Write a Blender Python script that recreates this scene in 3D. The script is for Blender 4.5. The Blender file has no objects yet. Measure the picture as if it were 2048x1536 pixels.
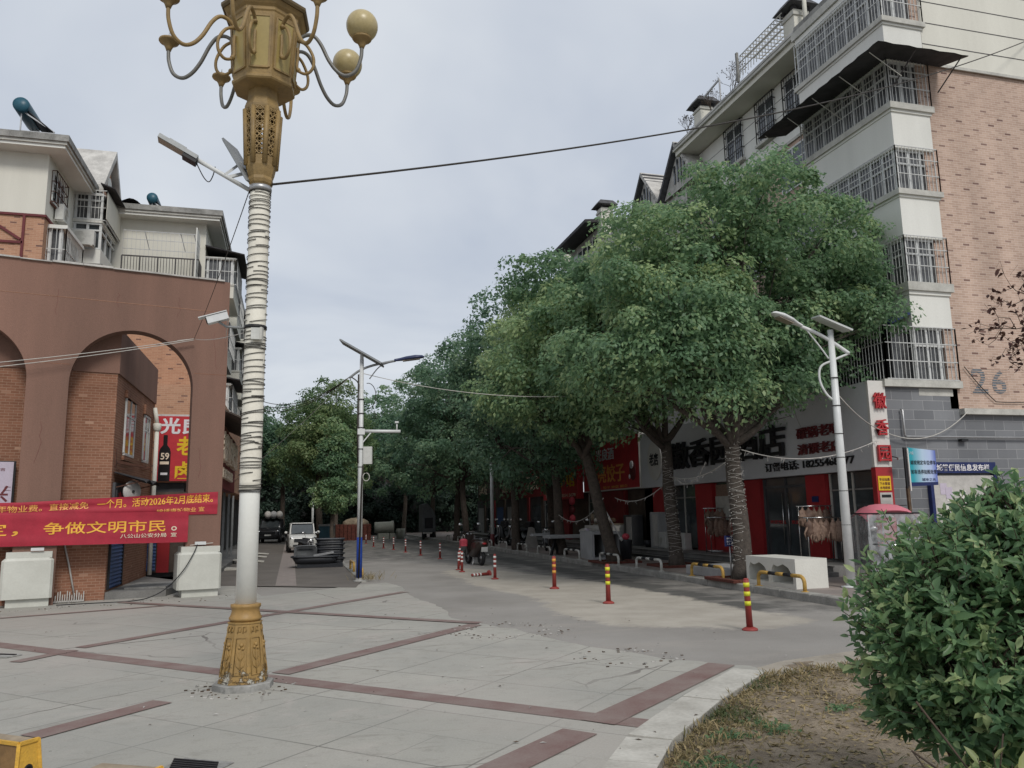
import bpy, math, random
import numpy as np
from mathutils import Vector, Matrix
R = math.radians
sc = bpy.context.scene
COL = sc.collection
random.seed(7); rng = np.random.default_rng(7)

# ------------------------------------------------------------------ camera
CAMH = 1.75
cam = bpy.data.cameras.new('camera'); cam.sensor_width = 36; cam.lens = 28.125
cam.clip_start = .05; cam.clip_end = 2000
camo = bpy.data.objects.new('camera', cam); COL.objects.link(camo)
CAMM = Matrix.Rotation(R(-15.4), 3, 'Z') @ Matrix.Rotation(R(99.2), 3, 'X') @ Matrix.Rotation(R(-1.0), 3, 'Z')
camo.matrix_world = Matrix.Translation((0, 0, CAMH)) @ CAMM.to_4x4()
sc.camera = camo
sc.view_settings.view_transform = 'Standard'; sc.view_settings.look = 'None'
sc.view_settings.gamma = 1; sc.view_settings.exposure = 0.38

# ------------------------------------------------------------------ sky and sun
SUN_EL, SUN_AZ = 44, 173      # azimuth clockwise from +Y
w = bpy.data.worlds.new('World'); sc.world = w; w.use_nodes = True
nt = w.node_tree; nt.nodes.clear()
def N(t, typ, **kw):
    n = t.nodes.new(typ)
    for k, v in kw.items(): setattr(n, k, v)
    return n
sky = N(nt, 'ShaderNodeTexSky', sky_type='NISHITA', sun_disc=False)
sky.sun_elevation = R(SUN_EL); sky.sun_rotation = R(SUN_AZ); sky.dust_density = 3; sky.air_density = 1.2
tc = N(nt, 'ShaderNodeTexCoord'); sep = N(nt, 'ShaderNodeSeparateXYZ')
nt.links.new(tc.outputs['Generated'], sep.inputs[0])
zz = N(nt, 'ShaderNodeMath', operation='ADD'); zz.inputs[1].default_value = .22
zm = N(nt, 'ShaderNodeMath', operation='MAXIMUM'); zm.inputs[1].default_value = 0
nt.links.new(sep.outputs[2], zm.inputs[0]); nt.links.new(zm.outputs[0], zz.inputs[0])
dx = N(nt, 'ShaderNodeMath', operation='DIVIDE'); dy = N(nt, 'ShaderNodeMath', operation='DIVIDE')
for d, k in ((dx, 0), (dy, 1)):
    nt.links.new(sep.outputs[k], d.inputs[0]); nt.links.new(zz.outputs[0], d.inputs[1])
cmb = N(nt, 'ShaderNodeCombineXYZ'); nt.links.new(dx.outputs[0], cmb.inputs[0]); nt.links.new(dy.outputs[0], cmb.inputs[1])
nz = N(nt, 'ShaderNodeTexNoise'); nz.inputs['Scale'].default_value = 1.15; nz.inputs['Detail'].default_value = 5
nz.inputs['Roughness'].default_value = .5; nz.inputs['Distortion'].default_value = .35
nt.links.new(cmb.outputs[0], nz.inputs['Vector'])
cr = N(nt, 'ShaderNodeValToRGB')
cr.color_ramp.elements[0].position = .36; cr.color_ramp.elements[0].color = (.48, .53, .62, 1)
cr.color_ramp.elements[1].position = .64; cr.color_ramp.elements[1].color = (.69, .725, .77, 1)
nt.links.new(nz.outputs['Fac'], cr.inputs[0])
sca = N(nt, 'ShaderNodeVectorMath', operation='SCALE'); sca.inputs['Scale'].default_value = 8.2
nt.links.new(cr.outputs[0], sca.inputs[0])
mx = N(nt, 'ShaderNodeMix', data_type='RGBA'); mx.inputs[0].default_value = .93
nt.links.new(sky.outputs[0], mx.inputs[6]); nt.links.new(sca.outputs[0], mx.inputs[7])
bg = N(nt, 'ShaderNodeBackground'); bg.inputs[1].default_value = .1
nt.links.new(mx.outputs[2], bg.inputs[0])
wo = N(nt, 'ShaderNodeOutputWorld'); nt.links.new(bg.outputs[0], wo.inputs[0])
sl = bpy.data.lights.new('sun', 'SUN'); sl.energy = 1.5; sl.angle = R(16); sl.color = (1, .965, .91)
slo = bpy.data.objects.new('sun', sl); COL.objects.link(slo)
a = R(SUN_AZ); el = R(SUN_EL)
sdir = Vector((math.sin(a) * math.cos(el), math.cos(a) * math.cos(el), math.sin(el)))
slo.rotation_euler = sdir.to_track_quat('Z', 'Y').to_euler(); slo.location = sdir * 60

# ------------------------------------------------------------------ measuring helpers: a sight line met with a real plane
CN = np.array(CAMM); CO = np.array([0, 0, CAMH])
def ray(px, py): return CN @ np.array([(px - 1024) / 1600., -(py - 768) / 1600., -1.])
def G(px, py, z=0.):
    d = ray(px, py); return CO + d * ((z - CAMH) / d[2])
def XP(px, py, x):
    d = ray(px, py); return CO + d * (x / d[0])
def YP(px, py, y):
    d = ray(px, py); return CO + d * (y / d[1])
def VZ(b, px, py):
    d = ray(px, py); b = np.array(b[:2], float); return CAMH + d[2] * np.dot(b, b) / np.dot(b, d[:2])

# ------------------------------------------------------------------ materials
MATS = {}
def mat(name, col, rough=.8, var=.18, scale=2.5, bump=0., metal=0., fine=30., spec=.4, dirt=None, bscale=None, streak=False, alpha=1.):
    m = bpy.data.materials.new(name); m.use_nodes = True; t = m.node_tree
    b = t.nodes['Principled BSDF']; L = t.links.new
    co = N(t, 'ShaderNodeTexCoord'); mp = N(t, 'ShaderNodeMapping'); L(co.outputs['Object'], mp.inputs[0])
    if streak: mp.inputs['Scale'].default_value = (1, 1, .12)
    n1 = N(t, 'ShaderNodeTexNoise'); n1.inputs['Scale'].default_value = scale; n1.inputs['Detail'].default_value = 6
    n1.inputs['Roughness'].default_value = .62
    L(mp.outputs[0], n1.inputs['Vector'])
    n2 = N(t, 'ShaderNodeTexNoise'); n2.inputs['Scale'].default_value = fine; n2.inputs['Detail'].default_value = 3
    L(co.outputs['Object'], n2.inputs['Vector'])
    ad = N(t, 'ShaderNodeMath', operation='MULTIPLY_ADD'); ad.inputs[1].default_value = .35
    L(n2.outputs['Fac'], ad.inputs[0]); L(n1.outputs['Fac'], ad.inputs[2])
    r = N(t, 'ShaderNodeValToRGB'); e = r.color_ramp.elements
    dk = dirt if dirt else tuple(c * (1 - var) for c in col)
    e[0].position = .42; e[0].color = (*dk, 1) if not dirt else (*[c * (1 - var) + d * var for c, d in zip(col, dirt)], 1)
    e[1].position = .92; e[1].color = (*[min(1, c * (1 + var * .7)) for c in col], 1)
    L(ad.outputs[0], r.inputs[0]); L(r.outputs[0], b.inputs['Base Color'])
    b.inputs['Roughness'].default_value = rough; b.inputs['Metallic'].default_value = metal
    b.inputs['Specular IOR Level'].default_value = spec; b.inputs['Alpha'].default_value = alpha
    if bump:
        bp = N(t, 'ShaderNodeBump'); bp.inputs['Strength'].default_value = bump; bp.inputs['Distance'].default_value = .02
        n3 = N(t, 'ShaderNodeTexNoise'); n3.inputs['Scale'].default_value = bscale or fine; n3.inputs['Detail'].default_value = 4
        L(co.outputs['Object'], n3.inputs['Vector']); L(n3.outputs['Fac'], bp.inputs['Height']); L(bp.outputs[0], b.inputs['Normal'])
    MATS[name] = m; return m
def rgb(r, g, b):   # sRGB 0-255 of a paint chip to linear
    f = lambda c: (c / 255 / 12.92) if c / 255 < .04045 else ((c / 255 + .055) / 1.055) ** 2.4
    return (f(r), f(g), f(b))
def brickmat(name, col, col2, mortar, w, h, ms=.012, axis='xy', dark=None, period=(5, 3), bump=.3, var=.12, stains=.25, offs=0.):
    """courses laid along u (x+y, so it fits any axis-aligned wall) and z; dark = colour of the accent bricks"""
    m = bpy.data.materials.new(name); m.use_nodes = True; t = m.node_tree; L = t.links.new
    b = t.nodes['Principled BSDF']; b.inputs['Roughness'].default_value = .85; b.inputs['Specular IOR Level'].default_value = .25
    co = N(t, 'ShaderNodeTexCoord'); s = N(t, 'ShaderNodeSeparateXYZ'); L(co.outputs['Object'], s.inputs[0])
    def M(op, a, b_=None, c=None):
        n = N(t, 'ShaderNodeMath', operation=op)
        for i, v in enumerate((a, b_, c)):
            if v is None: continue
            if isinstance(v, (int, float)): n.inputs[i].default_value = v
            else: L(v, n.inputs[i])
        return n.outputs[0]
    u = M('ADD', s.outputs[0], s.outputs[1]); u = M('ADD', u, 500 + offs)
    row = M('FLOOR', M('DIVIDE', M('ADD', s.outputs[2], 50), h))
    fz = M('FRACT', M('DIVIDE', M('ADD', s.outputs[2], 50), h))
    us = M('ADD', M('DIVIDE', u, w), M('MULTIPLY', M('MODULO', row, 2), .5))
    colm = M('FLOOR', us); fu = M('FRACT', us)
    # mortar mask
    mz = M('LESS_THAN', fz, ms / h); mu = M('LESS_THAN', fu, ms / w); mort = M('MAXIMUM', mz, mu)
    cb = N(t, 'ShaderNodeCombineXYZ'); L(colm, cb.inputs[0]); L(row, cb.inputs[1])
    wn = N(t, 'ShaderNodeTexWhiteNoise', noise_dimensions='2D'); L(cb.outputs[0], wn.inputs['Vector'])
    mixa = N(t, 'ShaderNodeMix', data_type='RGBA'); mixa.inputs[6].default_value = (*col, 1); mixa.inputs[7].default_value = (*col2, 1)
    L(wn.outputs['Value'], mixa.inputs[0]); out = mixa.outputs[2]
    if dark:
        k = M('MODULO', M('ADD', colm, M('MULTIPLY', row, 1)), period[0])
        isr = M('LESS_THAN', M('MODULO', row, period[1]), .5)
        keep = M('MULTIPLY', isr, M('LESS_THAN', k, .5))
        keep = M('MULTIPLY', keep, M('GREATER_THAN', wn.outputs['Value'], .22))
        keep = M('MULTIPLY', keep, M('MULTIPLY_ADD', wn.outputs['Value'], .75, .2))
        mixd = N(t, 'ShaderNodeMix', data_type='RGBA'); mixd.inputs[7].default_value = (*dark, 1)
        L(keep, mixd.inputs[0]); L(out, mixd.inputs[6]); out = mixd.outputs[2]
    mm = N(t, 'ShaderNodeMix', data_type='RGBA'); mm.inputs[7].default_value = (*mortar, 1); L(mort, mm.inputs[0]); L(out, mm.inputs[6])
    # streaky weathering
    mp = N(t, 'ShaderNodeMapping'); mp.inputs['Scale'].default_value = (1, 1, .18); L(co.outputs['Object'], mp.inputs[0])
    n1 = N(t, 'ShaderNodeTexNoise'); n1.inputs['Scale'].default_value = 1.1; n1.inputs['Detail'].default_value = 6; L(mp.outputs[0], n1.inputs['Vector'])
    st = M('MULTIPLY_ADD', n1.outputs['Fac'], stains * 2, 1 - stains)
    hs = N(t, 'ShaderNodeHueSaturation'); L(st, hs.inputs['Value']); L(mm.outputs[2], hs.inputs['Color'])
    L(hs.outputs[0], b.inputs['Base Color'])
    if bump:
        bp = N(t, 'ShaderNodeBump'); bp.inputs['Strength'].default_value = bump; bp.inputs['Distance'].default_value = .015
        inv = M('SUBTRACT', 1, mort); n3 = N(t, 'ShaderNodeTexNoise'); n3.inputs['Scale'].default_value = 9; L(co.outputs['Object'], n3.inputs['Vector'])
        L(M('MULTIPLY_ADD', n3.outputs['Fac'], .5, inv), bp.inputs['Height']); L(bp.outputs[0], b.inputs['Normal'])
    MATS[name] = m; return m

mat('white_wall', (.68, .675, .63), .9, .16, .7, .1, streak=True, dirt=(.2, .19, .16))
mat('cream_wall', (.63, .615, .545), .9, .14, .8, .1, streak=True, dirt=(.25, .22, .18))
mat('grey_trim', (.47, .46, .42), .9, .3, 3, .1, dirt=(.08, .08, .07))
mat('dirty_concrete', (.26, .255, .24), .95, .75, 2.2, .3, dirt=(.05, .05, .045))
mat('roof_tile', (.085, .085, .09), .9, .5, 6, .3)
mat('bar_white', (.55, .55, .53), .5, .25, 12, metal=.2)
mat('bar_dark', (.06, .055, .055), .6, .3, 10)
mat('rust_iron', (.10, .045, .03), .9, .5, 14)
mat('frame_white', (.6, .61, .6), .5, .12, 6)
mat('glass', (.055, .065, .07), .08, .5, 1.2, spec=.8)
mat('glass_curtain', (.085, .087, .09), .25, .7, 2.2, spec=.6, streak=False)
mat('sheet_dark', (.035, .033, .036), .8, .5, 3)
mat('navy', (.012, .022, .10), .55, .3, 5)
mat('ac_white', (.52, .52, .49), .55, .2, 5)
mat('black', (.012, .012, .014), .5, .3, 8)
mat('rubber', (.018, .018, .019), .8, .3, 8)
mat('chrome', (.6, .6, .6), .25, .1, 6, metal=1)
mat('steel', (.42, .42, .42), .4, .2, 9, metal=.7)
mat('gold_paint', (.25, .165, .062), .55, .45, 4, .12, spec=.4, dirt=(.085, .06, .035))
mat('gold_panel', (.33, .25, .085), .45, .2, 2.2, spec=.5, dirt=(.12, .10, .05))
mat('gold_dark', (.11, .075, .03), .55, .35, 5)
mat('gold_orange', (.31, .185, .06), .5, .4, 5, .1, dirt=(.10, .07, .03))
mat('worn_pedestal', (.29, .18, .06), .6, .4, 5, .12, dirt=(.12, .085, .04))
def peel(m):
    # paint flaking off toward the foot, in patches with a shape of their own
    t = m.node_tree; L = t.links.new; b = t.nodes['Principled BSDF']; src = b.inputs['Base Color'].links[0].from_socket
    co = N(t, 'ShaderNodeTexCoord'); s = N(t, 'ShaderNodeSeparateXYZ'); L(co.outputs['Object'], s.inputs[0])
    n = N(t, 'ShaderNodeTexNoise'); n.inputs['Scale'].default_value = 9; n.inputs['Detail'].default_value = 7; n.inputs['Roughness'].default_value = .7; L(co.outputs['Object'], n.inputs['Vector'])
    z = N(t, 'ShaderNodeMapRange'); z.inputs[1].default_value = .07; z.inputs[2].default_value = .42; z.inputs[3].default_value = .09; z.inputs[4].default_value = -.12; L(s.outputs[2], z.inputs[0])
    a = N(t, 'ShaderNodeMath', operation='ADD'); L(n.outputs['Fac'], a.inputs[0]); L(z.outputs[0], a.inputs[1])
    prev = src
    for lo, c in ((.56, (.13, .085, .035)), (.63, (.42, .40, .34)), (.70, (.10, .085, .07))):
        g = N(t, 'ShaderNodeMath', operation='GREATER_THAN'); g.inputs[1].default_value = lo; L(a.outputs[0], g.inputs[0])
        x = N(t, 'ShaderNodeMix', data_type='RGBA'); L(g.outputs[0], x.inputs[0]); L(prev, x.inputs[6]); x.inputs[7].default_value = (*c, 1); prev = x.outputs[2]
    L(prev, b.inputs['Base Color'])
peel(MATS['worn_pedestal'])
mat('grey_pipe', (.17, .165, .15), .5, .25, 6, metal=.3)
mat('globe', (.42, .34, .17), .35, .3, 5, spec=.5, dirt=(.2, .15, .06))
mat('pole_white', (.80, .80, .75), .45, .09, 3, .03, dirt=(.3, .25, .18))
mat('pole_wrap', (.74, .71, .62), .7, .2, 3, .25, dirt=(.36, .27, .14), bscale=12)
mat('wire_dark', (.035, .03, .025), .7, .2, 8)
mat('wire_light', (.5, .48, .44), .7, .2, 8)
mat('lamp_grey', (.27, .28, .28), .45, .2, 5, metal=.3)
mat('lens', (.26, .22, .17), .3, .2, 9)
mat('solar_cell', (.012, .016, .035), .2, .2, 14)
mat('lamp_white', (.62, .63, .62), .4, .12, 4)
mat('lamp_navy', (.03, .04, .10), .4, .2, 4)
mat('blue_paint', (.012, .045, .25), .45, .35, 5)
mat('arcade_brown', (.195, .108, .080), .9, .75, .45, .4, fine=70, dirt=(.115, .072, .056), streak=True)
mat('marble', (.52, .52, .47), .4, .2, 1.6, .05, dirt=(.26, .25, .2))
mat('banner_red', (.36, .022, .042), .7, .2, 3, .1)
mat('banner_gold', (.80, .42, .05), .6, .12, 6)
mat('letter_cream', (.75, .62, .48), .6, .15, 6)
mat('sign_red', (.50, .034, .045), .45, .2, 2)
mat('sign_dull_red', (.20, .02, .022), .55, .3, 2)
mat('letter_yellow', (.75, .48, .02), .5, .12, 6)
mat('letter_orange', (.80, .38, .10), .5, .15, 6)
mat('letter_white', (.72, .70, .72), .5, .1, 6)
mat('letter_red', (.42, .025, .03), .5, .2, 5)
mat('letter_maroon', (.13, .022, .025), .6, .2, 5)
mat('letter_black', (.015, .015, .018), .5, .2, 5)
mat('sign_grey', (.60, .61, .63), .45, .12, .8, spec=.5)
mat('sign_white', (.64, .62, .58), .5, .1, 2)
mat('shop_red', (.35, .024, .028), .5, .22, 1.6)
mat('shop_dark', (.075, .076, .08), .6, .5, 1.4)
mat('shop_brown', (.10, .075, .06), .8, .5, 2)
mat('shutter_blue', (.03, .08, .22), .6, .5, 4, dirt=(.1, .09, .08))
mat('bottle', (.014, .013, .014), .3, .2, 5)
mat('lilac_poster', (.50, .44, .52), .5, .2, .9)
mat('board_teal', (.02, .32, .38), .5, .2, 1.5)
mat('wood_old', (.10, .065, .04), .9, .5, 10, .2)
mat('plywood', (.30, .24, .17), .9, .4, 4, .1)
mat('white_block', (.60, .59, .54), .85, .14, 2, .2, dirt=(.25, .22, .16))
mat('grey_block', (.36, .36, .36), .9, .2, 2.4, .2)
mat('yellow_paint', (.42, .26, .06), .7, .6, 7, .12, dirt=(.2, .12, .04))
mat('yellow_worn', (.58, .33, .04), .65, .35, 11, .3, dirt=(.16, .10, .05), fine=80)
mat('brown_side', (.20, .115, .045), .8, .4, 6, .2)
mat('post_red', (.25, .034, .028), .55, .3, 7, dirt=(.16, .06, .05))
mat('band_yellow', (.62, .60, .03), .45, .1, 9)
mat('band_orange', (.60, .30, .05), .45, .1, 9)
mat('band_white', (.66, .66, .64), .45, .1, 9)
mat('stripe_white', (.50, .49, .45), .6, .25, 9)
mat('kerb', (.29, .28, .255), .95, .4, 3, .3)
mat('bark', (.085, .068, .055), .95, .5, 9, .8, fine=26)
mat('bark_wrapped', (.075, .062, .052), .95, .5, 9, .8, fine=26)
mat('car_white', (.56, .56, .53), .25, .08, 2, spec=.6)
mat('car_dark', (.02, .021, .024), .25, .2, 3, spec=.6)
mat('lamp_dark', (.11, .115, .12), .6, .4, 3)
mat('tub_black', (.024, .026, .031), .4, .3, 4)
mat('tub_grey', (.10, .105, .11), .6, .3, 4)
mat('moto_black', (.02, .02, .022), .3, .3, 5, spec=.6)
mat('moto_brown', (.035, .022, .018), .35, .3, 5, spec=.6)
mat('bag_red', (.55, .07, .10), .6, .3, 6)
mat('plate', (.6, .6, .58), .5, .12, 20)
mat('meat', (.24, .165, .125), .7, .6, 16, .5, dirt=(.10, .055, .04))
mat('meat_dark', (.16, .10, .075), .6, .5, 9, .3)
mat('canopy_pink', (.66, .20, .25), .45, .12, 3)
mat('dark_tread', (.075, .073, .072), .85, .4, 1.5, .1)
mat('platform', (.18, .175, .165), .85, .4, 1.5, .15)
mat('brick_pile', (.11, .035, .025), .95, .5, 6, .4)
mat('pipe_conc', (.30, .31, .27), .9, .3, 2, .2)
mat('gable_grey', (.46, .445, .415), .95, .55, 1.8, .2, dirt=(.11, .10, .095))
mat('twig', (.07, .05, .035), .9, .4, 12)
mat('cloth_pink', (.55, .30, .28), .8, .25, 5)
mat('heater_blue', (.02, .09, .13), .4, .2, 4)
mat('number_blue', (.135, .155, .175), .85, .5, 14)
mat('foam', (.48, .46, .43), .9, .2, 6)

brickmat('brick_salmon', (.40, .28, .22), (.50, .365, .29), (.55, .45, .38), .22, .066, .011, dark=(.13, .068, .058), period=(5, 3), stains=.40, var=.2)
brickmat('brick_left', (.40, .215, .135), (.47, .265, .17), (.50, .34, .24), .20, .062, .010, dark=(.10, .05, .05), period=(4, 3), stains=.18)
brickmat('brick_tan', (.205, .092, .056), (.265, .125, .078), (.33, .215, .15), .20, .062, .010, dark=(.40, .24, .165), period=(9, 5), stains=.3)
brickmat('stone_blocks', (.15, .155, .165), (.205, .21, .22), (.33, .33, .33), .62, .245, .012, bump=.5, stains=.3)
brickmat('side_tiles', (.225, .195, .178), (.30, .25, .225), (.14, .125, .11), .4, .2, .012, bump=.3, stains=.35)

def glassy(name, col=(.8, .82, .84), tr=.55, rough=.15):
    m = bpy.data.materials.new(name); m.use_nodes = True; t = m.node_tree; L = t.links.new
    b = t.nodes['Principled BSDF']; b.inputs['Base Color'].default_value = (*col, 1); b.inputs['Roughness'].default_value = rough
    tr_ = N(t, 'ShaderNodeBsdfTransparent'); ms = N(t, 'ShaderNodeMixShader')
    co = N(t, 'ShaderNodeTexCoord'); n = N(t, 'ShaderNodeTexNoise'); n.inputs['Scale'].default_value = 7; n.inputs['Detail'].default_value = 5
    L(co.outputs['Object'], n.inputs['Vector'])
    r = N(t, 'ShaderNodeMapRange'); r.inputs[1].default_value = .3; r.inputs[2].default_value = .7
    r.inputs[3].default_value = tr + .25; r.inputs[4].default_value = tr - .2
    L(n.outputs['Fac'], r.inputs[0]); L(r.outputs[0], ms.inputs[0]); L(b.outputs[0], ms.inputs[1]); L(tr_.outputs[0], ms.inputs[2])
    L(ms.outputs[0], t.nodes['Material Output'].inputs[0]); MATS[name] = m
glassy('clear_plastic', (.55, .57, .58), .6)
glassy('door_glass', (.05, .055, .06), .45, .06)

def leafmat(name, dark, mid, light, trans=.25, rough=.45):
    m = bpy.data.materials.new(name); m.use_nodes = True; t = m.node_tree; L = t.links.new
    b = t.nodes['Principled BSDF']; at = N(t, 'ShaderNodeAttribute', attribute_name='tint')
    r = N(t, 'ShaderNodeValToRGB'); e = r.color_ramp.elements
    e[0].position = .1; e[0].color = (*dark, 1); e[1].position = .95; e[1].color = (*light, 1)
    k = e.new(.55); k.color = (*mid, 1)
    L(at.outputs['Fac'], r.inputs[0]); L(r.outputs[0], b.inputs['Base Color'])
    b.inputs['Roughness'].default_value = rough; b.inputs['Specular IOR Level'].default_value = .35
    tl = N(t, 'ShaderNodeBsdfTranslucent'); hs = N(t, 'ShaderNodeHueSaturation'); hs.inputs['Value'].default_value = 1.3
    L(r.outputs[0], hs.inputs['Color']); L(hs.outputs[0], tl.inputs[0])
    ms = N(t, 'ShaderNodeMixShader'); ms.inputs[0].default_value = trans
    L(b.outputs[0], ms.inputs[1]); L(tl.outputs[0], ms.inputs[2]); L(ms.outputs[0], t.nodes['Material Output'].inputs[0])
    MATS[name] = m
leafmat('leaf_camphor', (.088, .165, .092), (.175, .285, .148), (.37, .46, .225), .47, .45)
leafmat('leaf_far', (.066, .13, .085), (.13, .225, .135), (.22, .31, .17), .44, .45)
leafmat('leaf_olive', (.085, .15, .07), (.16, .245, .11), (.25, .31, .14), .45, .5)
leafmat('leaf_shrub', (.085, .165, .085), (.18, .30, .145), (.46, .54, .27), .5, .36)
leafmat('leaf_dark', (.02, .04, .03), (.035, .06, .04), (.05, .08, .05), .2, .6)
leafmat('leaf_pale', (.06, .12, .05), (.14, .20, .08), (.30, .32, .13), .3)
leafmat('leaf_red', (.05, .022, .02), (.085, .035, .028), (.12, .06, .04))
leafmat('grass_dry', (.06, .085, .03), (.16, .13, .06), (.36, .28, .15), .2, .8)

# ------------------------------------------------------------------ mesh builder
class MB:
    def __init__(s, M=None): s.v = []; s.f = []; s.m = []; s.s = []; s.mats = []; s.M = M; s.n = 0
    def mi(s, m):
        if m not in s.mats: s.mats.append(m)
        return s.mats.index(m)
    def add(s, vs, fs, m, smooth=False):
        k = s.mi(m); o = s.n
        if s.M is not None: vs = [s.M @ Vector(v) for v in vs]
        s.v.extend([tuple(v) for v in vs]); s.n += len(vs)
        for f in fs: s.f.append([i + o for i in f]); s.m.append(k); s.s.append(smooth)
        return s
    def box(s, x0, x1, y0, y1, z0, z1, m):
        if x0 > x1: x0, x1 = x1, x0
        if y0 > y1: y0, y1 = y1, y0
        v = [(x0, y0, z0), (x1, y0, z0), (x1, y1, z0), (x0, y1, z0), (x0, y0, z1), (x1, y0, z1), (x1, y1, z1), (x0, y1, z1)]
        return s.add(v, [(0, 3, 2, 1), (4, 5, 6, 7), (0, 1, 5, 4), (1, 2, 6, 5), (2, 3, 7, 6), (3, 0, 4, 7)], m)
    def bbox(s, x0, x1, y0, y1, z0, z1, m, c=.02):
        """box with chamfered vertical and top edges"""
        p = lambda d: [(x0 + c + d, y0 + d), (x1 - c - d, y0 + d), (x1 - d, y0 + c + d), (x1 - d, y1 - c - d), (x1 - c - d, y1 - d), (x0 + c + d, y1 - d), (x0 + d, y1 - c - d), (x0 + d, y0 + c + d)]
        v = [(a, b, z0) for a, b in p(0)] + [(a, b, z1 - c) for a, b in p(0)] + [(a, b, z1) for a, b in p(c)]
        f = [tuple(range(7, -1, -1)), tuple(range(16, 24))]
        for i in range(8):
            j = (i + 1) % 8; f += [(i, j, j + 8, i + 8), (i + 8, j + 8, j + 16, i + 16)]
        return s.add(v, f, m)
    def obox(s, c, ax, ay, az, m):
        c, ax, ay, az = map(Vector, (c, ax, ay, az)); v = []
        for k in (-1, 1):
            for i, j in ((-1, -1), (1, -1), (1, 1), (-1, 1)): v.append(c + ax * i + ay * j + az * k)
        return s.add(v, [(0, 3, 2, 1), (4, 5, 6, 7), (0, 1, 5, 4), (1, 2, 6, 5), (2, 3, 7, 6), (3, 0, 4, 7)], m)
    def bar(s, a, b, t, m, t2=None):
        """square bar from a to b"""
        a, b = Vector(a), Vector(b); d = (b - a); L = d.length
        if L < 1e-6: return s
        d.normalize(); u = d.cross(Vector((0, 0, 1)))
        if u.length < 1e-3: u = d.cross(Vector((0, 1, 0)))
        u.normalize(); w_ = d.cross(u); return s.obox((a + b) / 2, d * (L / 2), u * t / 2, w_ * (t2 or t) / 2, m)
    def poly(s, pts, m): return s.add(pts, [tuple(range(len(pts)))], m)
    def extr(s, pts, vec, m):
        vec = Vector(vec); n = len(pts); P = [Vector(p) for p in pts]; v = P + [p + vec for p in P]
        f = [tuple(range(n - 1, -1, -1)), tuple(range(n, 2 * n))] + [(i, (i + 1) % n, (i + 1) % n + n, i + n) for i in range(n)]
        return s.add(v, f, m)
    def tube(s, pts, r, m, seg=8, smooth=True, caps=True):
        P = [Vector(p) for p in pts]; n = len(P); rs = r if isinstance(r, (list, tuple)) else [r] * n
        v = []; f = []; up = None
        for i, p in enumerate(P):
            d = (P[min(i + 1, n - 1)] - P[max(i - 1, 0)])
            if d.length < 1e-9: d = Vector((0, 0, 1))
            d.normalize()
            if up is None:
                up = Vector((0, 0, 1)) if abs(d.z) < .9 else Vector((1, 0, 0))
            u = up - d * up.dot(d)
            if u.length < 1e-4: u = d.orthogonal()
            u.normalize(); up = u; q = d.cross(u)
            for k in range(seg):
                t = 2 * math.pi * k / seg; v.append(p + (u * math.cos(t) + q * math.sin(t)) * rs[i])
        for i in range(n - 1):
            for k in range(seg):
                j = (k + 1) % seg; f.append((i * seg + k, i * seg + j, (i + 1) * seg + j, (i + 1) * seg + k))
        if caps: f += [tuple(range(seg - 1, -1, -1)), tuple(range((n - 1) * seg, n * seg))]
        return s.add(v, f, m, smooth)
    def lathe(s, prof, c, m, seg=24, ph=0., smooth=True, axis=None):
        c = Vector(c); v = []; f = []
        X, Y, Z = (Vector((1, 0, 0)), Vector((0, 1, 0)), Vector((0, 0, 1)))
        if axis is not None:
            Z = Vector(axis).normalized(); X = Z.orthogonal().normalized(); Y = Z.cross(X)
        for r_, z_ in prof:
            for k in range(seg):
                t = ph + 2 * math.pi * k / seg; v.append(c + X * (r_ * math.cos(t)) + Y * (r_ * math.sin(t)) + Z * z_)
        n = len(prof)
        for i in range(n - 1):
            for k in range(seg):
                j = (k + 1) % seg; f.append((i * seg + k, i * seg + j, (i + 1) * seg + j, (i + 1) * seg + k))
        if prof[0][0] > 1e-4: f.append(tuple(range(seg - 1, -1, -1)))
        if prof[-1][0] > 1e-4: f.append(tuple(range((n - 1) * seg, n * seg)))
        return s.add(v, f, m, smooth)
    def ball(s, c, r, m, seg=16, rings=10):
        rx, ry, rz = r if isinstance(r, (tuple, list)) else (r, r, r); c = Vector(c); v = []; f = []
        for i in range(rings + 1):
            th = math.pi * i / rings
            for k in range(seg):
                ph = 2 * math.pi * k / seg
                v.append(c + Vector((rx * math.sin(th) * math.cos(ph), ry * math.sin(th) * math.sin(ph), -rz * math.cos(th))))
        for i in range(rings):
            for k in range(seg):
                j = (k + 1) % seg; f.append((i * seg + k, i * seg + j, (i + 1) * seg + j, (i + 1) * seg + k))
        return s.add(v, f, m, True)
    def text(s, body, o, u, v, wdt, hgt, m, depth=.01, bold=.012):
        """lettering whose lower left is o, reading along u, upright along v, wdt x hgt metres"""
        c = bpy.data.curves.new('t', 'FONT'); c.body = body; c.offset = bold; c.extrude = .05; c.resolution_u = 3
        ob = bpy.data.objects.new('t', c); COL.objects.link(ob)
        me = bpy.data.meshes.new_from_object(ob.evaluated_get(bpy.context.evaluated_depsgraph_get()))
        bpy.data.objects.remove(ob); bpy.data.curves.remove(c)
        P = np.array([x.co[:] for x in me.vertices]); F = [tuple(p.vertices) for p in me.polygons]; bpy.data.meshes.remove(me)
        if len(P) == 0: return s
        lo = P.min(0); hi = P.max(0); o = Vector(o); u = Vector(u).normalized(); v = Vector(v).normalized(); n = u.cross(v)
        sx = wdt / max(1e-6, hi[0] - lo[0]); sy = hgt / max(1e-6, hi[1] - lo[1])
        vs = [o + u * ((p[0] - lo[0]) * sx) + v * ((p[1] - lo[1]) * sy) + n * ((p[2] - lo[2]) / .1 * depth) for p in P]
        return s.add(vs, F, m)
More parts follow.
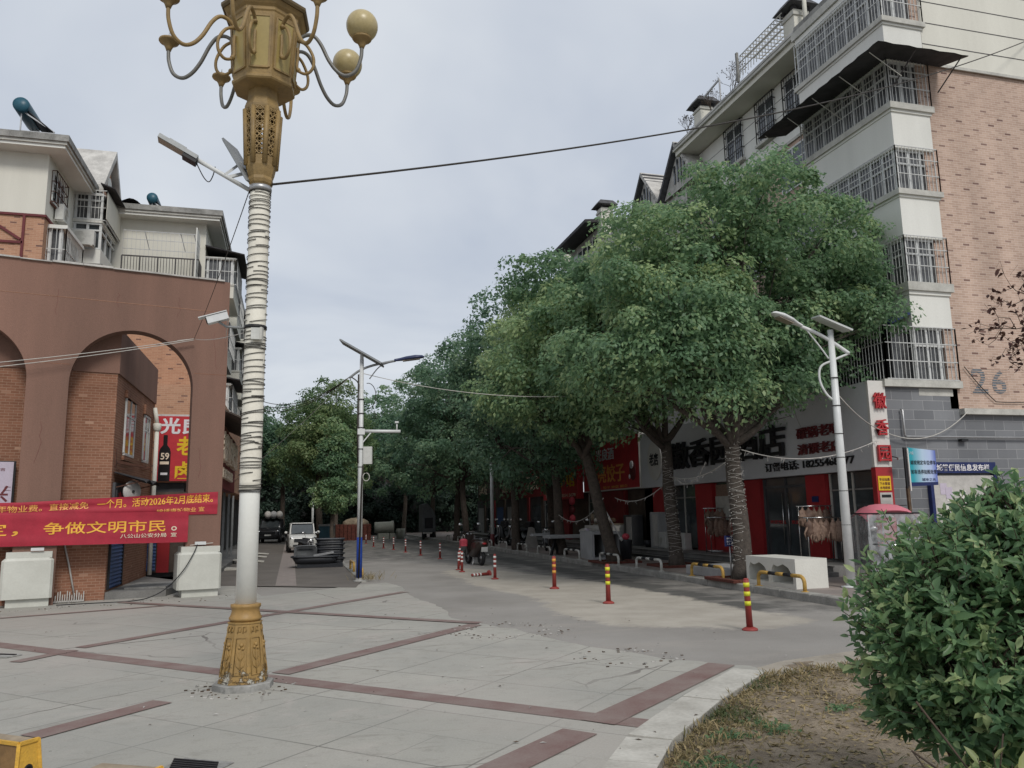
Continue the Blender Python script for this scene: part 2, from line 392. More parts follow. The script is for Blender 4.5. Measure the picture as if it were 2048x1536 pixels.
    def build(s, name, parent=None, local=False):
        me = bpy.data.meshes.new(name); V = np.array(s.v, float).reshape(-1, 3)
        if parent is not None and not local:
            off = Vector((0, 0, 0)); p = parent
            while p is not None: off += p.location; p = p.parent
            V = V - np.array(off)
        me.from_pydata(V.tolist(), [], s.f)
        for m in s.mats: me.materials.append(MATS[m])
        me.polygons.foreach_set('material_index', s.m); me.polygons.foreach_set('use_smooth', s.s); me.update()
        o = bpy.data.objects.new(name, me); COL.objects.link(o)
        if parent is not None: o.parent = parent
        return o

def tag(o, label=None, cat=None, group=None, kind=None):
    if label: o['label'] = label
    if cat: o['category'] = cat
    if group: o['group'] = group
    if kind: o['kind'] = kind
    return o
def thing(name, label, cat, loc=(0, 0, 0), rz=0., group=None):
    o = bpy.data.objects.new(name, None); COL.objects.link(o); o.location = loc; o.rotation_euler = (0, 0, rz)
    o.empty_display_size = .2
    return tag(o, label, cat, group)
def copy_tree(o, parent=None):
    c = o.copy(); COL.objects.link(c); c.parent = parent
    for ch in list(o.children): copy_tree(ch, c)
    return c
def catmull(P, n=6):
    P = [Vector(p) for p in P]; out = []
    for i in range(len(P) - 1):
        p0 = P[max(i - 1, 0)]; p1 = P[i]; p2 = P[i + 1]; p3 = P[min(i + 2, len(P) - 1)]
        for k in range(n):
            t = k / n
            out.append(.5 * ((2 * p1) + (p2 - p0) * t + (2 * p0 - 5 * p1 + 4 * p2 - p3) * t * t + (3 * p1 - p0 - 3 * p2 + p3) * t ** 3))
    out.append(P[-1]); return out
def sagline(a, b, sag, n=16):
    a, b = Vector(a), Vector(b); return [a.lerp(b, i / n) - Vector((0, 0, sag * 4 * (i / n) * (1 - i / n))) for i in range(n + 1)]
def cable(name, label, runs, r=.008, m='wire_dark', cat='cable', group=None):
    b = MB()
    for pts in runs: b.tube(pts, r, m, 5)
    return tag(b.build(name), label, cat, group)
# ================================================================== THE SETTING
def groundmat():
    # road: asphalt, trowelled dust and the sandy patch where the attribute 'sand' says it lies
    m = bpy.data.materials.new('road'); m.use_nodes = True; t = m.node_tree; L = t.links.new; b = t.nodes['Principled BSDF']
    b.inputs['Roughness'].default_value = .92; b.inputs['Specular IOR Level'].default_value = .2
    co = N(t, 'ShaderNodeTexCoord')
    def nz(s, d=6, rough=.6, sc_=(1, 1, 1), dist=0):
        mp = N(t, 'ShaderNodeMapping'); mp.inputs['Scale'].default_value = sc_; mp.inputs['Rotation'].default_value = (0, 0, .25); L(co.outputs['Object'], mp.inputs[0])
        n = N(t, 'ShaderNodeTexNoise'); n.inputs['Scale'].default_value = s; n.inputs['Detail'].default_value = d; n.inputs['Roughness'].default_value = rough
        n.inputs['Distortion'].default_value = dist; L(mp.outputs[0], n.inputs['Vector']); return n.outputs['Fac']
    def mixc(f, a, c):
        x = N(t, 'ShaderNodeMix', data_type='RGBA'); L(f, x.inputs[0])
        for i, q in ((6, a), (7, c)):
            if isinstance(q, tuple): x.inputs[i].default_value = (*q, 1)
            else: L(q, x.inputs[i])
        return x.outputs[2]
    def ramp(f, p0, p1):
        r = N(t, 'ShaderNodeMapRange'); r.inputs[1].default_value = p0; r.inputs[2].default_value = p1; L(f, r.inputs[0]); return r.outputs[0]
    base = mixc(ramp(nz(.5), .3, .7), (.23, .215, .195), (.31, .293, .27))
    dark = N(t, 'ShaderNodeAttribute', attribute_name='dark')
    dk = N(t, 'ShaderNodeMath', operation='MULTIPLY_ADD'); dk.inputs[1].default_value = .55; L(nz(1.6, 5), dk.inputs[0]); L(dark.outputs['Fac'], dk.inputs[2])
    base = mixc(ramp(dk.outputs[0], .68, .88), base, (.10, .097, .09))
    base = mixc(ramp(nz(.9, 8, .7, (.35, 2.2, 1), .6), .54, .72), base, (.31, .285, .255))
    sand = N(t, 'ShaderNodeAttribute', attribute_name='sand')
    sd = N(t, 'ShaderNodeMath', operation='MULTIPLY_ADD'); sd.inputs[1].default_value = .62; L(nz(1.5, 9, .75), sd.inputs[0]); L(sand.outputs['Fac'], sd.inputs[2])
    sc_ = mixc(ramp(nz(1.3, 7), .3, .7), (.325, .295, .25), (.43, .395, .34))
    base = mixc(ramp(sd.outputs[0], .72, .82), base, sc_)
    gr = N(t, 'ShaderNodeHueSaturation'); v = N(t, 'ShaderNodeMath', operation='MULTIPLY_ADD'); v.inputs[1].default_value = .8; v.inputs[2].default_value = .6
    L(nz(60, 4, .75), v.inputs[0]); L(v.outputs[0], gr.inputs['Value']); L(base, gr.inputs['Color']); L(gr.outputs[0], b.inputs['Base Color'])
    bp = N(t, 'ShaderNodeBump'); bp.inputs['Strength'].default_value = .35; bp.inputs['Distance'].default_value = .02; L(nz(35, 5, .7), bp.inputs['Height']); L(bp.outputs[0], b.inputs['Normal'])
    MATS['road'] = m
    # plaza slabs: concrete with joints on the 45 degree grid
    m = bpy.data.materials.new('plaza'); m.use_nodes = True; t = m.node_tree; L = t.links.new; b = t.nodes['Principled BSDF']
    b.inputs['Roughness'].default_value = .85; b.inputs['Specular IOR Level'].default_value = .25; co = N(t, 'ShaderNodeTexCoord')
    mp0 = N(t, 'ShaderNodeMapping'); mp0.inputs['Rotation'].default_value = (0, 0, R(45)); mp0.inputs['Location'].default_value = (.62, .35, 0); L(co.outputs['Object'], mp0.inputs[0])
    br = N(t, 'ShaderNodeTexBrick'); br.inputs['Scale'].default_value = 1; br.inputs['Mortar Size'].default_value = .010; br.inputs['Brick Width'].default_value = 1.32; br.inputs['Row Height'].default_value = 1.32
    br.offset = 0; br.inputs['Color1'].default_value = (.345, .332, .292, 1); br.inputs['Color2'].default_value = (.40, .382, .338, 1); br.inputs['Mortar'].default_value = (.15, .14, .125, 1); br.inputs['Mortar Smooth'].default_value = .1
    L(mp0.outputs[0], br.inputs['Vector'])
    br2 = N(t, 'ShaderNodeTexBrick'); br2.inputs['Scale'].default_value = 1; br2.inputs['Mortar Size'].default_value = .005; br2.inputs['Brick Width'].default_value = 1.32; br2.inputs['Row Height'].default_value = .66
    br2.inputs['Color1'].default_value = (0, 0, 0, 1); br2.inputs['Color2'].default_value = (0, 0, 0, 1); br2.inputs['Mortar'].default_value = (1, 1, 1, 1); L(mp0.outputs[0], br2.inputs['Vector'])
    jm = N(t, 'ShaderNodeMath', operation='MULTIPLY'); L(br2.outputs['Fac'], jm.inputs[0]); L(ramp(nz(.55, 3), .40, .62), jm.inputs[1])
    slab = mixc(jm.outputs[0], br.outputs['Color'], (.19, .18, .16))
    n1 = nz(.35, 7, .65); base = mixc(ramp(n1, .35, .75), slab, (.275, .272, .248))
    base = mixc(ramp(nz(.8, 7, .7, (1, 1, 1), .5), .55, .72), base, (.40, .365, .33))
    base = mixc(ramp(nz(1.7, 8, .75, (.5, 2.6, 1), .8), .57, .70), base, (.225, .208, .18))
    base = mixc(ramp(nz(4.5, 9, .8, (1, 1, 1), .4), .52, .74), base, (.255, .243, .212))
    base = mixc(ramp(nz(.22, 5, .6), .50, .66), base, (.36, .335, .30))
    vs = N(t, 'ShaderNodeTexVoronoi'); vs.inputs['Scale'].default_value = 3.1; L(co.outputs['Object'], vs.inputs['Vector'])
    sp = N(t, 'ShaderNodeMath', operation='LESS_THAN'); sp.inputs[1].default_value = .035; L(vs.outputs['Distance'], sp.inputs[0]); base = mixc(sp.outputs[0], base, (.17, .16, .145))
    # hairline cracks
    vo = N(t, 'ShaderNodeTexVoronoi', feature='DISTANCE_TO_EDGE'); vo.inputs['Scale'].default_value = .33
    nzv = N(t, 'ShaderNodeTexNoise'); nzv.inputs['Scale'].default_value = 2.5; L(co.outputs['Object'], nzv.inputs['Vector'])
    mv = N(t, 'ShaderNodeMix', data_type='RGBA'); mv.inputs[0].default_value = .12; L(co.outputs['Object'], mv.inputs[6]); L(nzv.outputs['Color'], mv.inputs[7]); L(mv.outputs[2], vo.inputs['Vector'])
    ck = N(t, 'ShaderNodeMath', operation='LESS_THAN'); ck.inputs[1].default_value = .0035; L(vo.outputs['Distance'], ck.inputs[0])
    ck2 = N(t, 'ShaderNodeMath', operation='MULTIPLY'); L(ck.outputs[0], ck2.inputs[0]); L(ramp(nz(.3, 3), .5, .6), ck2.inputs[1])
    base = mixc(ck2.outputs[0], base, (.17, .155, .14))
    gr = N(t, 'ShaderNodeHueSaturation'); v = N(t, 'ShaderNodeMath', operation='MULTIPLY_ADD'); v.inputs[1].default_value = .55; v.inputs[2].default_value = .725
    L(nz(55, 5, .8), v.inputs[0]); L(v.outputs[0], gr.inputs['Value']); L(base, gr.inputs['Color']); L(gr.outputs[0], b.inputs['Base Color'])
    bp = N(t, 'ShaderNodeBump'); bp.inputs['Strength'].default_value = .15; bp.inputs['Distance'].default_value = .01; L(nz(40, 4, .7), bp.inputs['Height']); L(bp.outputs[0], b.inputs['Normal'])
    MATS['plaza'] = m
groundmat()
mat('band_stone', (.105, .060, .053), .75, .8, 2.4, .1, fine=70, dirt=(.27, .225, .20))
mat('edge_concrete', (.40, .385, .345), .9, .5, 2.4, .15, dirt=(.22, .2, .165))
mat('soil', (.22, .178, .128), .95, .8, 2.6, .9, fine=55, dirt=(.06, .045, .03))
mat('dust_ground', (.32, .285, .235), .95, .3, 2, .3)
mat('tactile', (.25, .215, .195), .9, .2, 4, .1)

# base sheet to the horizon
b = MB(); b.poly([(-900, -900, -.16), (900, -900, -.16), (900, 900, -.16), (-900, 900, -.16)], 'dirty_concrete')
tag(b.build('ground'), kind='structure')

# road sheet with its sand and dark attributes
def inpoly(P, x, y):
    ins = np.zeros(x.shape, bool); n = len(P)
    for i in range(n):
        x1, y1 = P[i]; x2, y2 = P[(i + 1) % n]
        c = ((y1 > y) != (y2 > y)) & (x < (x2 - x1) * (y - y1) / (y2 - y1 + 1e-12) + x1); ins ^= c
    return ins
def pdist(P, x, y):
    d = np.full(x.shape, 1e9); n = len(P)
    for i in range(n):
        a = np.array(P[i]); c = np.array(P[(i + 1) % n]); e = c - a
        t_ = np.clip(((x - a[0]) * e[0] + (y - a[1]) * e[1]) / (e @ e + 1e-12), 0, 1)
        d = np.minimum(d, np.hypot(x - a[0] - t_ * e[0], y - a[1] - t_ * e[1]))
    return np.where(inpoly(P, x, y), d, -d)
SAND = [tuple(G(*p)[:2]) for p in ((1622, 1241), (1560, 1228), (1480, 1218), (1340, 1188), (1230, 1170), (1110, 1152), (1010, 1142), (930, 1136), (890, 1142), (960, 1170), (1080, 1195), (1130, 1228), (1250, 1248), (1400, 1252), (1520, 1252))]
xs = np.concatenate([np.arange(-3, 16, .3), [18, 24, 40]]); ys = np.concatenate([np.arange(4, 48, .3), np.arange(48, 86, 2.)])
X, Y = np.meshgrid(xs, ys); nx, ny = len(xs), len(ys)
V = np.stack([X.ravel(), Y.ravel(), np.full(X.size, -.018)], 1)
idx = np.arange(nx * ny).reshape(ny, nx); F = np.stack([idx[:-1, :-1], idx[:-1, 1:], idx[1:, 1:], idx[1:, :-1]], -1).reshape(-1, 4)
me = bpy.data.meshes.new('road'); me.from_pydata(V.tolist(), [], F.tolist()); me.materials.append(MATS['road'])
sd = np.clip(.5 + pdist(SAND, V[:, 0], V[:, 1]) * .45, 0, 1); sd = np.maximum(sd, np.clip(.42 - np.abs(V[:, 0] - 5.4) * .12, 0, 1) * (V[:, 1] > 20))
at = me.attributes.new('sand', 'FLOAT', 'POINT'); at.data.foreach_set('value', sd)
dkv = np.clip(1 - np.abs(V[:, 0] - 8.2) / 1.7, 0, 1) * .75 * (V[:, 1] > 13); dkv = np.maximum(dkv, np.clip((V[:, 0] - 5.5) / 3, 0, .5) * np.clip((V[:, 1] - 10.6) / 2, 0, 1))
dkv = np.maximum(dkv, np.clip((V[:, 1] - 21) / 14, 0, 1) * .55); at = me.attributes.new('dark', 'FLOAT', 'POINT'); at.data.foreach_set('value', dkv)  # far stretch coloured darker to stand for the shade under the trees
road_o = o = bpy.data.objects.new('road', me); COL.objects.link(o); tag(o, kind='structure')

# plaza: one slab with a ragged edge to the road
edge = [G(*p) for p in ((523, 1192), (640, 1180), (718, 1169), (772, 1165), (800, 1172), (822, 1190), (840, 1200), (868, 1207), (892, 1222), (905, 1236), (960, 1246), (1000, 1254), (1030, 1258), (1078, 1270), (1120, 1281), (1150, 1288), (1200, 1296), (1260, 1304), (1330, 1318), (1400, 1322), (1446, 1329), (1500, 1331), (1533, 1343))]
curb = [G(*p) for p in ((1533, 1343), (1440, 1402), (1345, 1482), (1318, 1530))]
cdir = (curb[-1] - curb[-2]); endc = curb[-1] + cdir / np.linalg.norm(cdir) * 6
rag = []
for i, p in enumerate(edge[:-1]):
    q = edge[i + 1]; k = max(1, int(np.hypot(*(q - p)[:2]) / .18))
    for j in range(k):
        r = p + (q - p) * j / k; jit = .035 if 3 < i < 17 else .008
        rag.append((r[0] + random.uniform(-jit, jit), r[1] + random.uniform(-jit, jit), 0))
pz = rag + [tuple(p[:2]) + (0,) for p in curb] + [tuple(endc[:2]) + (0,), (-30, -6, 0), (-30, 30, 0), (-6.5, 30, 0), (-2.35, 23.4, 0), (-1.1, 22.6, 0)]
b = MB(); b.poly(pz, 'plaza'); n = len(pz)
for i in range(n):
    p, q = pz[i], pz[(i + 1) % n]
    b.poly([(p[0], p[1], -.15), (q[0], q[1], -.15), (q[0], q[1], -.0005), (p[0], p[1], -.0005)], 'edge_concrete')
tag(b.build('plaza_paving'), kind='structure')
# brown stone bands, 4 mm above the slabs
def band(b, a, c, wid=.28, z=.004):
    a, c = np.array(a[:2]), np.array(c[:2]); d = (c - a) / np.linalg.norm(c - a); n_ = np.array([-d[1], d[0]]) * wid / 2
    b.poly([(*(a - n_), z), (*(c - n_), z), (*(c + n_), z), (*(a + n_), z)], 'band_stone')
b = MB()
band(b, G(-60, 1283), G(1325, 1452), .28)
band(b, G(1195, 1446), G(1443, 1329), .32, .008); band(b, G(905, 1585), G(1160, 1464), .32, .008)
band(b, G(30, 1325), G(147, 1301), .2, .008); band(b, G(160, 1296), G(545, 1229), .22, .008)
band(b, G(548, 1229), G(810, 1184), .22, .008)
band(b, G(560, 1348), G(950, 1250), .27, .008)
band(b, G(60, 1475), G(325, 1404), .26, .008)
band(b, G(240, 1205), G(960, 1247), .22, .012)
band(b, G(0, 1237), G(330, 1212), .16, .008)
tag(b.build('paving_bands'), kind='structure')
# pale edging strip along the planting bed
b = MB()
for i in range(len(curb)):
    p = curb[i]; q = curb[i + 1] if i + 1 < len(curb) else endc
    d = (q - p)[:2]; d = d / np.linalg.norm(d); n_ = np.array([d[1], -d[0]]) * -1
    if n_[0] > 0: n_ = -n_
    L_ = np.hypot(*(q - p)[:2]); k = max(1, int(L_ / .62))
    for j in range(k):
        a0 = p[:2] + d * (L_ * j / k + .004); a1 = p[:2] + d * (L_ * (j + 1) / k - .004); h = .007 + .004 * (j % 2)
        b.extr([(*a0, h - .14), (*a1, h - .14), (*(a1 + n_ * .36), h - .14), (*(a0 + n_ * .36), h - .14)], (0, 0, .14), 'edge_concrete')
tag(b.build('planter_kerb'), kind='structure')
# planting bed (bumpy soil grid) and the dusty verge beside the road
bedpoly = [tuple(p[:2]) for p in curb] + [tuple(endc[:2]), (14, -3), (14, 8.6), (7.5, 8.5), (6.2, 8.25), (5.3, 8.02)]
import bmesh
bm = bmesh.new(); bm.from_mesh(road_o.data); vv = np.array([v.co[:2] for v in bm.verts]); din = pdist(bedpoly, vv[:, 0], vv[:, 1]); bm.verts.ensure_lookup_table()
bmesh.ops.delete(bm, geom=[f for f in bm.faces if max(din[v.index] for v in f.verts) > -.02], context='FACES'); bm.to_mesh(road_o.data); bm.free()
gx = np.arange(1.2, 14, .12); gy = np.arange(-1, 8.8, .12); X, Y = np.meshgrid(gx, gy)
from mathutils import noise as MN
Zs = np.array([MN.fractal((x * 1.3, y * 1.3, 0), 1, 2, 4) * .045 for x, y in zip(X.ravel(), Y.ravel())])
bedgrow = bedpoly; dd = pdist(bedpoly, X.ravel(), Y.ravel()) + .35; Zs = Zs - .07 + np.clip((Y.ravel() - 7.35) / .6, 0, 1) * .052
V = np.stack([X.ravel(), Y.ravel(), Zs], 1); idx = np.arange(X.size).reshape(X.shape)
F = [f for f in np.stack([idx[:-1, :-1], idx[:-1, 1:], idx[1:, 1:], idx[1:, :-1]], -1).reshape(-1, 4) if dd[f].min() > -.02]
me = bpy.data.meshes.new('bed_soil'); me.from_pydata(V.tolist(), [], [list(f) for f in F]); me.materials.append(MATS['soil'])
me.polygons.foreach_set('use_smooth', [True] * len(me.polygons)); o = bpy.data.objects.new('bed_soil', me); COL.objects.link(o); tag(o, kind='structure')
b = MB(); b.poly([(4.9, 7.9, -.012), (6.2, 8.05, -.012), (14, 8.3, -.012), (16, 8.3, -.012), (16, 9.3, -.012), (7, 8.95, -.012), (5.6, 8.62, -.012), (5.0, 8.3, -.012)], 'dust_ground'); b.poly([(14.2, -4, -.014), (40, -4, -.014), (40, 9.3, -.014), (14.2, 9.3, -.014)], 'dust_ground')
tag(b.build('sandy_verge'), kind='structure')
# right pavement with kerb, left pavement with kerb
b = MB()
b.poly([(9.85, 12.9, .128), (30, 12.9, .128), (30, 80, .128), (9.85, 80, .128)], 'side_tiles')
tag(b.build('right_pavement'), kind='structure')
b = MB(); y = 12.7
while y < 80:
    h = random.uniform(-.006, .006); b.bbox(9.6, 9.86, y + .004, y + .986, -.1, .135 + h, 'kerb', .02); y += .99
x = 9.87
while x < 26: b.bbox(x + .004, x + .986, 12.66, 12.92, -.1, .135, 'kerb', .02); x += .99
tag(b.build('right_kerb'), kind='structure')
b = MB()
b.poly([(-2.45, 23.3, .004), (-1.0, 22.5, .004), (1.6, 20.75, .004), (1.85, 22.4, .004), (1.85, 66, .004), (-2.45, 66, .004)], 'side_tiles')
b.poly([(-.35, 22.2, .008), (.18, 21.9, .008), (.18, 60, .008), (-.35, 60, .008)], 'tactile')
tag(b.build('left_pavement'), kind='structure')
b = MB(); y = 22.4
while y < 66: b.bbox(1.86, 2.02, y + .004, y + .986, -.1, .03, 'kerb', .015); y += .99
tag(b.build('left_kerb'), kind='structure')
b = MB(); b.poly([(-14, 66.2, .004), (9.4, 66.2, .004), (9.4, 67.6, .004), (-14, 67.6, .004)], 'edge_concrete'); tag(b.build('far_crossing_strip'), kind='structure')
# fallen leaves and grit on the paving, plus speck rings added as contact shading
LPX, LPY = -.44, 9.22
def flake(x, y, z, s, a, m): pass
b = MB()
for _ in range(170):
    x, y = random.uniform(-6, 6), random.uniform(5.6, 15)
    s = random.choice((.012, .018, .03)); a_ = random.uniform(0, 6.28); q = random.uniform(.3, .6)
    c_, s_ = math.cos(a_) * s, math.sin(a_) * s
    b.add([(x - c_, y - s_, .009), (x + s_ * q, y - c_ * q, .014), (x + c_, y + s_, .011), (x - s_ * q, y + c_ * q, .016)], [(0, 1, 2, 3)], random.choice(('twig', 'wood_old', 'foam', 'dirty_concrete')))
for cx_, cy_, r_, n_k in ((LPX, LPY, .42, 90), (-2.0, 20.0, .8, 60), (-5.2, 19.2, .8, 60), (3.2, 12.2, .7, 120), (4.0, 9.4, .5, 60), (-3.7, 19.6, .7, 60)):
    for _ in range(n_k):
        a2 = random.uniform(0, 6.28); rr = r_ * random.uniform(.75, 1.35) ** 1; x, y = cx_ + rr * math.cos(a2), cy_ + rr * math.sin(a2); s = random.choice((.006, .01, .016)); b.box(x - s, x + s, y - s * .7, y + s * .7, .001, .002 + s * .5, random.choice(('twig', 'dirty_concrete', 'foam', 'wood_old')))
tag(b.build('litter_and_shade_specks'), kind='stuff', label='scattered dead leaf bits and grit on the paving, with added rings as contact shade', cat='litter')

# ================================================================== ORNATE LAMP POST
LP = np.array([-.44, 9.22])
lp = thing('ornate_lamp_post', 'tall golden lamp post with lantern box and curling arms on a white shaft', 'lamp post', (LP[0], LP[1], 0))
PH = R(22.5 - 15.4 + 8)
ow = MB(); ow.lathe([(.315, 0), (.315, .06), (.295, .068)], (*LP, 0), 'dirty_concrete', 8, PH, False); ow.build('base_slab', lp)
ped = MB(); ped.lathe([(.258, .07), (.172, .655), (.18, .66), (.18, .675), (.14, .68)], (*LP, 0), 'worn_pedestal', 8, PH, False)
pedo = ped.build('pedestal', lp)
rel = MB()
for k in range(8):
    a0 = PH + k * math.pi / 4; a1 = a0 + math.pi / 4
    def fp(u, z, out=.004):
        r_ = .258 + (.172 - .258) * (z - .07) / .585
        p = Vector((math.cos(a0), math.sin(a0), 0)) * r_ * (1 - u) + Vector((math.cos(a1), math.sin(a1), 0)) * r_ * u
        n_ = Vector((math.cos((a0 + a1) / 2), math.sin((a0 + a1) / 2), .14)) * out
        return Vector((LP[0], LP[1], z)) + p + n_
    for pts in ([(.16, .16), (.16, .52), (.84, .52), (.84, .16), (.16, .16)], [(.5, .17), (.5, .3), (.53, .44)], [(.5, .22), (.3, .25), (.24, .31)], [(.5, .22), (.7, .25), (.76, .31)],
                [(.5, .3), (.34, .34), (.3, .39)], [(.5, .3), (.68, .34), (.72, .38)], [(.16, .06 + .04), (.84, .1)], [(.2, .57), (.2, .63), (.42, .63), (.42, .585), (.3, .585), (.3, .61)], [(.58, .57), (.58, .63), (.8, .63), (.8, .585), (.68, .585), (.68, .61)]):
        rel.tube([fp(*p) for p in pts], .0055, 'worn_pedestal', 5)
    c_ = fp(.53, .455); rel.ball(c_, .022, 'worn_pedestal', 8, 6); rel.ball(fp(.4, .43), .016, 'worn_pedestal', 8, 6); rel.ball(fp(.64, .42), .016, 'worn_pedestal', 8, 6)
rel.build('relief', pedo)
cl = MB(); cl.lathe([(.15, .68), (.168, .70), (.168, .715), (.155, .735), (.142, .775), (.145, .81), (.155, .825), (.155, .85), (.13, .856)], (*LP, 0), 'gold_orange', 28); cl.build('collar', lp)
sh = MB(); sh.lathe([(.108, .85), (.106, 2.1), (.104, 5.6)], (*LP, 0), 'pole_white', 28); sho = sh.build('shaft', lp)
wr = MB(); zz_ = 2.05; prof = []
while zz_ < 5.52: prof.append((.112 + random.uniform(-.002, .002), zz_)); zz_ += .09
wr.lathe(prof, (*LP, 0), 'pole_wrap', 28); wr.build('wrapping', sho)
wi = MB(); z = 2.03
while z < 5.5:
    dz = random.choice((.02, .05, .07, .05, .09)); a0 = random.uniform(0, 6.28); tilt = random.uniform(-.018, .018); ph = random.uniform(0, 6.28)
    pts = [(LP[0] + .1205 * math.cos(a0 + t_ * 2 * math.pi / 20), LP[1] + .1205 * math.sin(a0 + t_ * 2 * math.pi / 20), z + dz * t_ / 20 + tilt * math.sin(ph + t_ * .314)) for t_ in range(21)]
    wi.tube(pts, .0044, 'wire_dark', 5, caps=False); z += dz
for zc in (2.03, 2.05, 2.08): wi.lathe([(.116, zc - .004), (.119, zc), (.116, zc + .004)], (*LP, 0), 'wire_dark', 24)
wi.build('wound_wire', sho)
nk = MB(); nk.lathe([(.112, 5.53), (.135, 5.557), (.145, 5.594), (.138, 5.631), (.155, 5.686), (.170, 5.759), (.170, 5.777)], (*LP, 0), 'gold_paint', 8, PH, False)
nko = nk.build('neck_base', lp); nk = MB(); nk.lathe([(.20, 6.436), (.21, 6.454), (.21, 6.482), (.178, 6.582), (.17, 6.729)], (*LP, 0), 'gold_paint', 8, PH, False)

nk.build('neck_cap', lp)
# pierced lattice: eight corner posts with openwork between them
lt = MB()
for k in range(8):
    a0 = PH + k * math.pi / 4; a1 = a0 + math.pi / 4
    rr = lambda z: .168 + (.202 - .168) * (z - 5.768) / (6.445 - 5.768)
    P_ = lambda u, z: Vector((LP[0], LP[1], z)) + (Vector((math.cos(a0), math.sin(a0), 0)) * (1 - u) + Vector((math.cos(a1), math.sin(a1), 0)) * u) * rr(z)
    lt.tube([P_(0, 5.768), P_(0, 6.445)], .03, 'gold_paint', 6)
    for za, zb in ((5.768, 5.869), (6.408, 6.445)): lt.add([P_(.0, za), P_(1, za), P_(1, zb), P_(0, zb)], [(0, 1, 2, 3)], 'gold_paint')
    lt.add([P_(.12, 6.216), P_(.88, 6.216), P_(.88, 6.244), P_(.12, 6.244)], [(0, 1, 2, 3)], 'gold_paint')
    z0 = 5.869
    for i in range(5):
        zc = z0 + .06 + i * .118; h_ = .058
        cc = P_(.5, zc)
        lt.tube([P_(.5 + .17 * math.cos(t_), zc + .026 * math.sin(t_)) for t_ in np.linspace(0, 6.219, 9)], .006, 'gold_paint', 4)
        for p, q in (((.12, zc), (.5, zc + h_)), ((.5, zc + h_), (.88, zc)), ((.88, zc), (.5, zc - h_)), ((.5, zc - h_), (.12, zc)), ((.12, zc - h_), (.36, zc - .02)), ((.88, zc - h_), (.64, zc - .02)), ((.12, zc + h_), (.36, zc + .02)), ((.88, zc + h_), (.64, zc + .02))):
            lt.bar(P_(*p), P_(*q), .012, 'gold_paint')
lt.build('lattice', nko)
lb = MB(); lb.lathe([(.18, 6.692), (.352, 6.715), (.365, 6.733), (.365, 6.761), (.35, 6.774), (.412, 7.516), (.425, 7.534), (.425, 7.570), (.455, 7.598), (.48, 7.635), (.50, 7.662), (.50, 7.699), (.30, 7.882), (.1, 8.110), (.06, 8.248), (0.001, 8.339)], (*LP, 0), 'gold_paint', 8, PH, False)
lbo = lb.build('lantern_box', lp)
cn = MB(); cn.lathe([(.505, 7.644), (.522, 7.671), (.522, 7.703), (.49, 7.717)], (*LP, 0), 'gold_dark', 8, PH, False); cn.build('cornice', lbo)
for k in range(8):
    a0 = PH + k * math.pi / 4; a1 = a0 + math.pi / 4; am = (a0 + a1) / 2
    def LPt(u, z, out):
        r_ = .35 + .062 * (z - 6.784) / .8
        return Vector((LP[0], LP[1], z)) + (Vector((math.cos(a0), math.sin(a0), 0)) * (1 - u) + Vector((math.cos(a1), math.sin(a1), 0)) * u) * r_ + Vector((math.cos(am), math.sin(am), 0)) * out
    pn = MB(); q = [LPt(.12, 6.848, .006), LPt(.88, 6.848, .006), LPt(.88, 7.461, .006), LPt(.12, 7.461, .006)]
    pn.extr(q, Vector((math.cos(am), math.sin(am), 0)) * .004, 'gold_panel')
    for i in range(4): pn.bar(q[i], q[(i + 1) % 4], .022, 'gold_paint', .02)
    pn.build('panel', lbo)
    for i in range(5): pass
# dentils under the cornice belong to the box
CZ = 7.27
for k in range(8):
    az = R(-15 + 45 * k); dr = Vector((math.cos(az), math.sin(az), 0)); base = Vector((LP[0], LP[1], CZ))
    pr = lambda r_, z_: base + dr * r_ + Vector((0, 0, z_))
    ar = MB()
    ar.tube(catmull([pr(.38, .10), pr(.47, .165), pr(.57, .16), (pr(.66, .05)), pr(.76, -.16), pr(.86, -.30), pr(.97, -.36), pr(1.08, -.30), pr(1.14, -.14), pr(1.15, 0)], 6), .0225, 'grey_pipe' if k in (0, 3, 4, 1) else 'gold_paint', 8)
    ar.tube(catmull([pr(.38, .10), pr(.49, .04), pr(.575, -.12), pr(.57, -.26), pr(.49, -.33), pr(.39, -.27), pr(.39, -.12), pr(.385, .0)], 5), .0185, 'gold_paint', 8)
    for q_ in ((.40, .10), (.40, -.28)): ar.ball(pr(*q_), .03, 'gold_paint', 8, 6)
    aro = ar.build('arm', lp)
    cu = MB(); cu.lathe([(.026, -.01), (.036, .02), (.05, .05), (.075, .085), (.108, .10), (.116, .112), (.112, .13), (.09, .134)], pr(1.15, 0), 'gold_paint', 20); cu.build('lamp_cup', aro)
    if k in (0, 1):
        gl = MB(); gl.ball(pr(1.15, .28), .188, 'globe', 28, 18); gl.build('globe', aro)
    else:
        gl = MB(); gl.lathe([(.018, .13), (.02, .17), (.012, .185)], pr(1.15, 0), 'lamp_white', 10)
        for s_ in (-.008, .008): gl.tube([pr(1.15 + s_, .18), pr(1.15 + s_ * .5, .23)], .003, 'steel', 4)
        gl.build('bulb_holder', aro)

